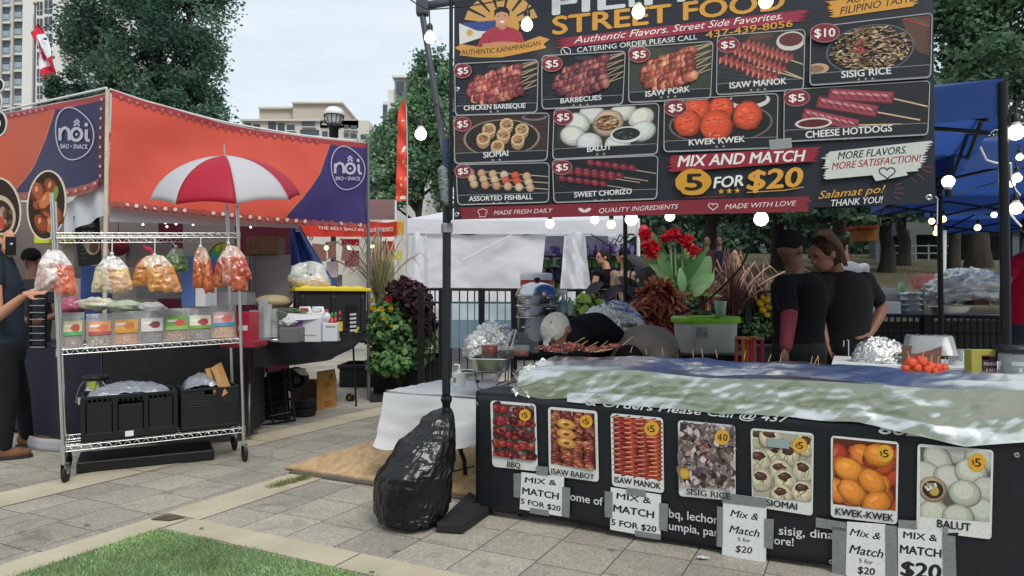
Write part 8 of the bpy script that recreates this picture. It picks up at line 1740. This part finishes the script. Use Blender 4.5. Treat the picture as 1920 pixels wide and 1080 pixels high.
# ================================================================ STRING LIGHTS
LIT = mat('lit_bulb', '#fff4d8', .3, emit=5, ecol='#fff1d0'); LITW = mat('lit_bulb_warm', '#ffe0a0', .3, emit=4, ecol='#ffd98a'); NECK = mat('bulb_neck', '#c9c7bf', .4)
def bulb(px, py, r, D, label, warm=False, cable=None, up=True, lit=True):
    c = P(px, py, D); k = r*D/1280; t = thing('light_bulb', label, 'light bulb', c, 'string light bulbs'); sg = 1 if up else -1
    m = MB(); prof = [(0, -k), (k*.6, -k*.8), (k*.96, -k*.3), (k, .05*k), (k*.85, k*.55), (k*.55, k*.95)]; m.lathe([(a, b*sg) for a, b in prof], c, 18); m.build('globe', (LITW if warm else LIT) if lit else mt('clear_glass_bulb', '#aeb2b0', .08, alpha=.35, spec=1), t)
    m = MB(); m.lathe([(k*.6, k*.9*sg), (k*.5, k*1.5*sg)], c, 14); m.build('neck', NECK, t); m = MB(); m.lathe([(k*.56, k*1.4*sg), (k*.56, k*2.3*sg), (k*.3, k*2.7*sg), (0, k*2.75*sg)], c, 14); m.build('socket', BPLAS, t)
    if cable: m = MB(); m.tube([c+UP*k*2.7*sg, P(*cable, D)], .004, 5); m.build('cord', BPLAS, t)
bulb(806, 71, 10, 4.1, 'lit bulb hanging under the elbow of the sign pole', cable=(805, 18)); bulb(789, 252, 11, 4.1, 'lit bulb hanging left of the leaning sign pole', cable=(805, 205))
bulb(988, 47, 11, 3.8, 'lit bulb in front of the man on the menu sign', cable=(996, -10)); bulb(1197, 23, 12, 3.65, 'lit bulb in front of the word STREET', cable=(1200, -20)); bulb(1436, 3, 13, 3.4, 'lit warm bulb in front of the word FOOD', True, cable=(1440, -40))
bulb(1031, 420, 8, 4.6, 'lit bulb under the sign by MADE FRESH DAILY', cable=(1031, 395)); bulb(1146, 421, 8, 4.9, 'lit bulb beside the thin tent pole under the sign', True, cable=(1146, 395)); bulb(1184, 411, 12, 4.4, 'large lit bulb under QUALITY INGREDIENTS', cable=(1184, 380)); bulb(1256, 406, 9, 4.3, 'lit bulb above the red canna flowers', cable=(1256, 380)); bulb(1427, 411, 13, 4.0, 'large lit bulb under MADE WITH LOVE', cable=(1427, 380)); bulb(1115, 412, 8, 5.0, 'faint lit bulb just under the sign hem', True, cable=(1115, 395))
bulb(1430, 467, 6.5, 4.9, 'unlit clear filament bulb hanging beside the black cap', lit=False, cable=(1428, 428))
bulb(1905, 249, 14, 3.6, 'largest lit bulb at the picture edge under the blue canopy', cable=(1905, 190)); bulb(1778, 340, 11, 4.2, 'upside down lit bulb beside the corner of the menu sign', up=False); bulb(1907, 334, 8, 4.3, 'lit bulb on the tangled cord by the canopy pole', cable=(1900, 300)); bulb(1905, 391, 11, 3.9, 'lit bulb low on the tangled cord by the canopy pole', cable=(1900, 350)); bulb(1864, 403, 5, 6.0, 'small lit bulb beside the blue canopy pole', cable=(1864, 388)); bulb(1897, 345, 6, 4.6, 'dim warm bulb on the tangled cord', True, cable=(1897, 320)); bulb(1912, 295, 6, 4.3, 'warm bulb near the top of the tangled cord', True, cable=(1908, 270))
for i, (px, py, r, D) in enumerate(((1747, 415, 5.5, 7.2), (1768, 411, 6, 7.2), (1758, 427, 5, 7.3), (1755, 437, 5, 7.4), (1833, 427, 5.5, 7.6))):
    bulb(px, py, r, D, ['small warm bulb left in the cluster by the white tent pole', 'small warm bulb at the top of the cluster by the white tent pole', 'small warm bulb third down in the cluster', 'lowest small warm bulb of the cluster', 'lone warm bulb under the pale pavilion fascia'][i], True, cable=(px, py-20))
def cord(pts, D, label, r=.004, m_=BPLAS):
    m = MB(); q = [P(*(p if len(p) == 3 else (*p, D))) for p in pts]; out = []
    for i in range(len(q)-1):
        for j in range(6): out.append(q[i].lerp(q[i+1], j/6) - UP*.03*math.sin(PI*j/6)*(q[i+1]-q[i]).length)
    m.tube(out+[q[-1]], r, 5); m.build('cable', m_, label=label, cat='cable')
cord([(760, -8), (790, 12), (805, 18), (998, -14), (1200, -24), (1440, -44)], 3.95, 'black string light cable running past the top of the menu sign'); cord([(800, 205), (822, 195), (836, 240)], 4.1, 'black cable looped on the leaning sign pole', .006)
cord([(1760, 365, 4.2), (1830, 352, 4.4), (1895, 330, 4.3)], 4.2, 'black cable sagging beside the menu sign corner'); cord([(1838, 275, 4.0), (1850, 300, 4.0), (1895, 306, 4.2), (1896, 340, 4.3), (1912, 365, 4.0), (1890, 395, 4.0), (1915, 425, 4.0)], 4.1, 'white tangled cord winding down by the blue canopy pole', .006, WHT); cord([(1745, 360, 4.2), (1758, 372, 4.2), (1757, 420, 4.2)], 4.2, 'white cord hanging at the corner of the menu sign', .004, WHT)
cord([(1035, 396, 4.9), (1200, 388, 4.9), (1430, 384, 4.6), (1700, 380, 4.4)], 4.8, 'black string light cable behind the hem of the menu sign')
cord([(1260, 596, 7), (1330, 560, 7), (1390, 500, 7), (1416, 440, 7)], 7, 'thick black cable slanting in front of the purple grass', .012)
FAIRY = mat('fairy_light', '#fff6e0', .3, emit=3, ecol='#fff0d0')
for i, (px, py) in enumerate(((258, 415), (283, 416), (310, 418), (330, 420), (362, 421), (190, 437), (188, 446), (268, 421), (313, 425), (470, 426))):
    m = MB(); m.ball(P(px, py, 7.6), .012, 8, 6); m.build('fairy_light', FAIRY, label='tiny white fairy light under the orange stall banner', cat='fairy light', group='fairy lights under the orange banner')
for i, (px, py, lb) in enumerate(((612, 465, 'small warm bulb between the brown hanging boards'), (655, 464, 'small warm bulb by the aluminium stall post'), (698, 463, 'small warm bulb behind the fountain grass'))):
    bulb(px, py, 4, 13.2, lb, True)
# unseen green slope added behind the camera for the trees mirrored in the foil
m = MB(); m.grid(lambda u, v: V((lerp(-70, 70, u), -34-6*v, (17+4*NZ.noise(V((u*7, 3, 1))))*v)), 40, 4); m.build('added_hill', mat('unseen_slope', '#8b9670', .95, two='#a0a785', vs=.12), kind='structure')
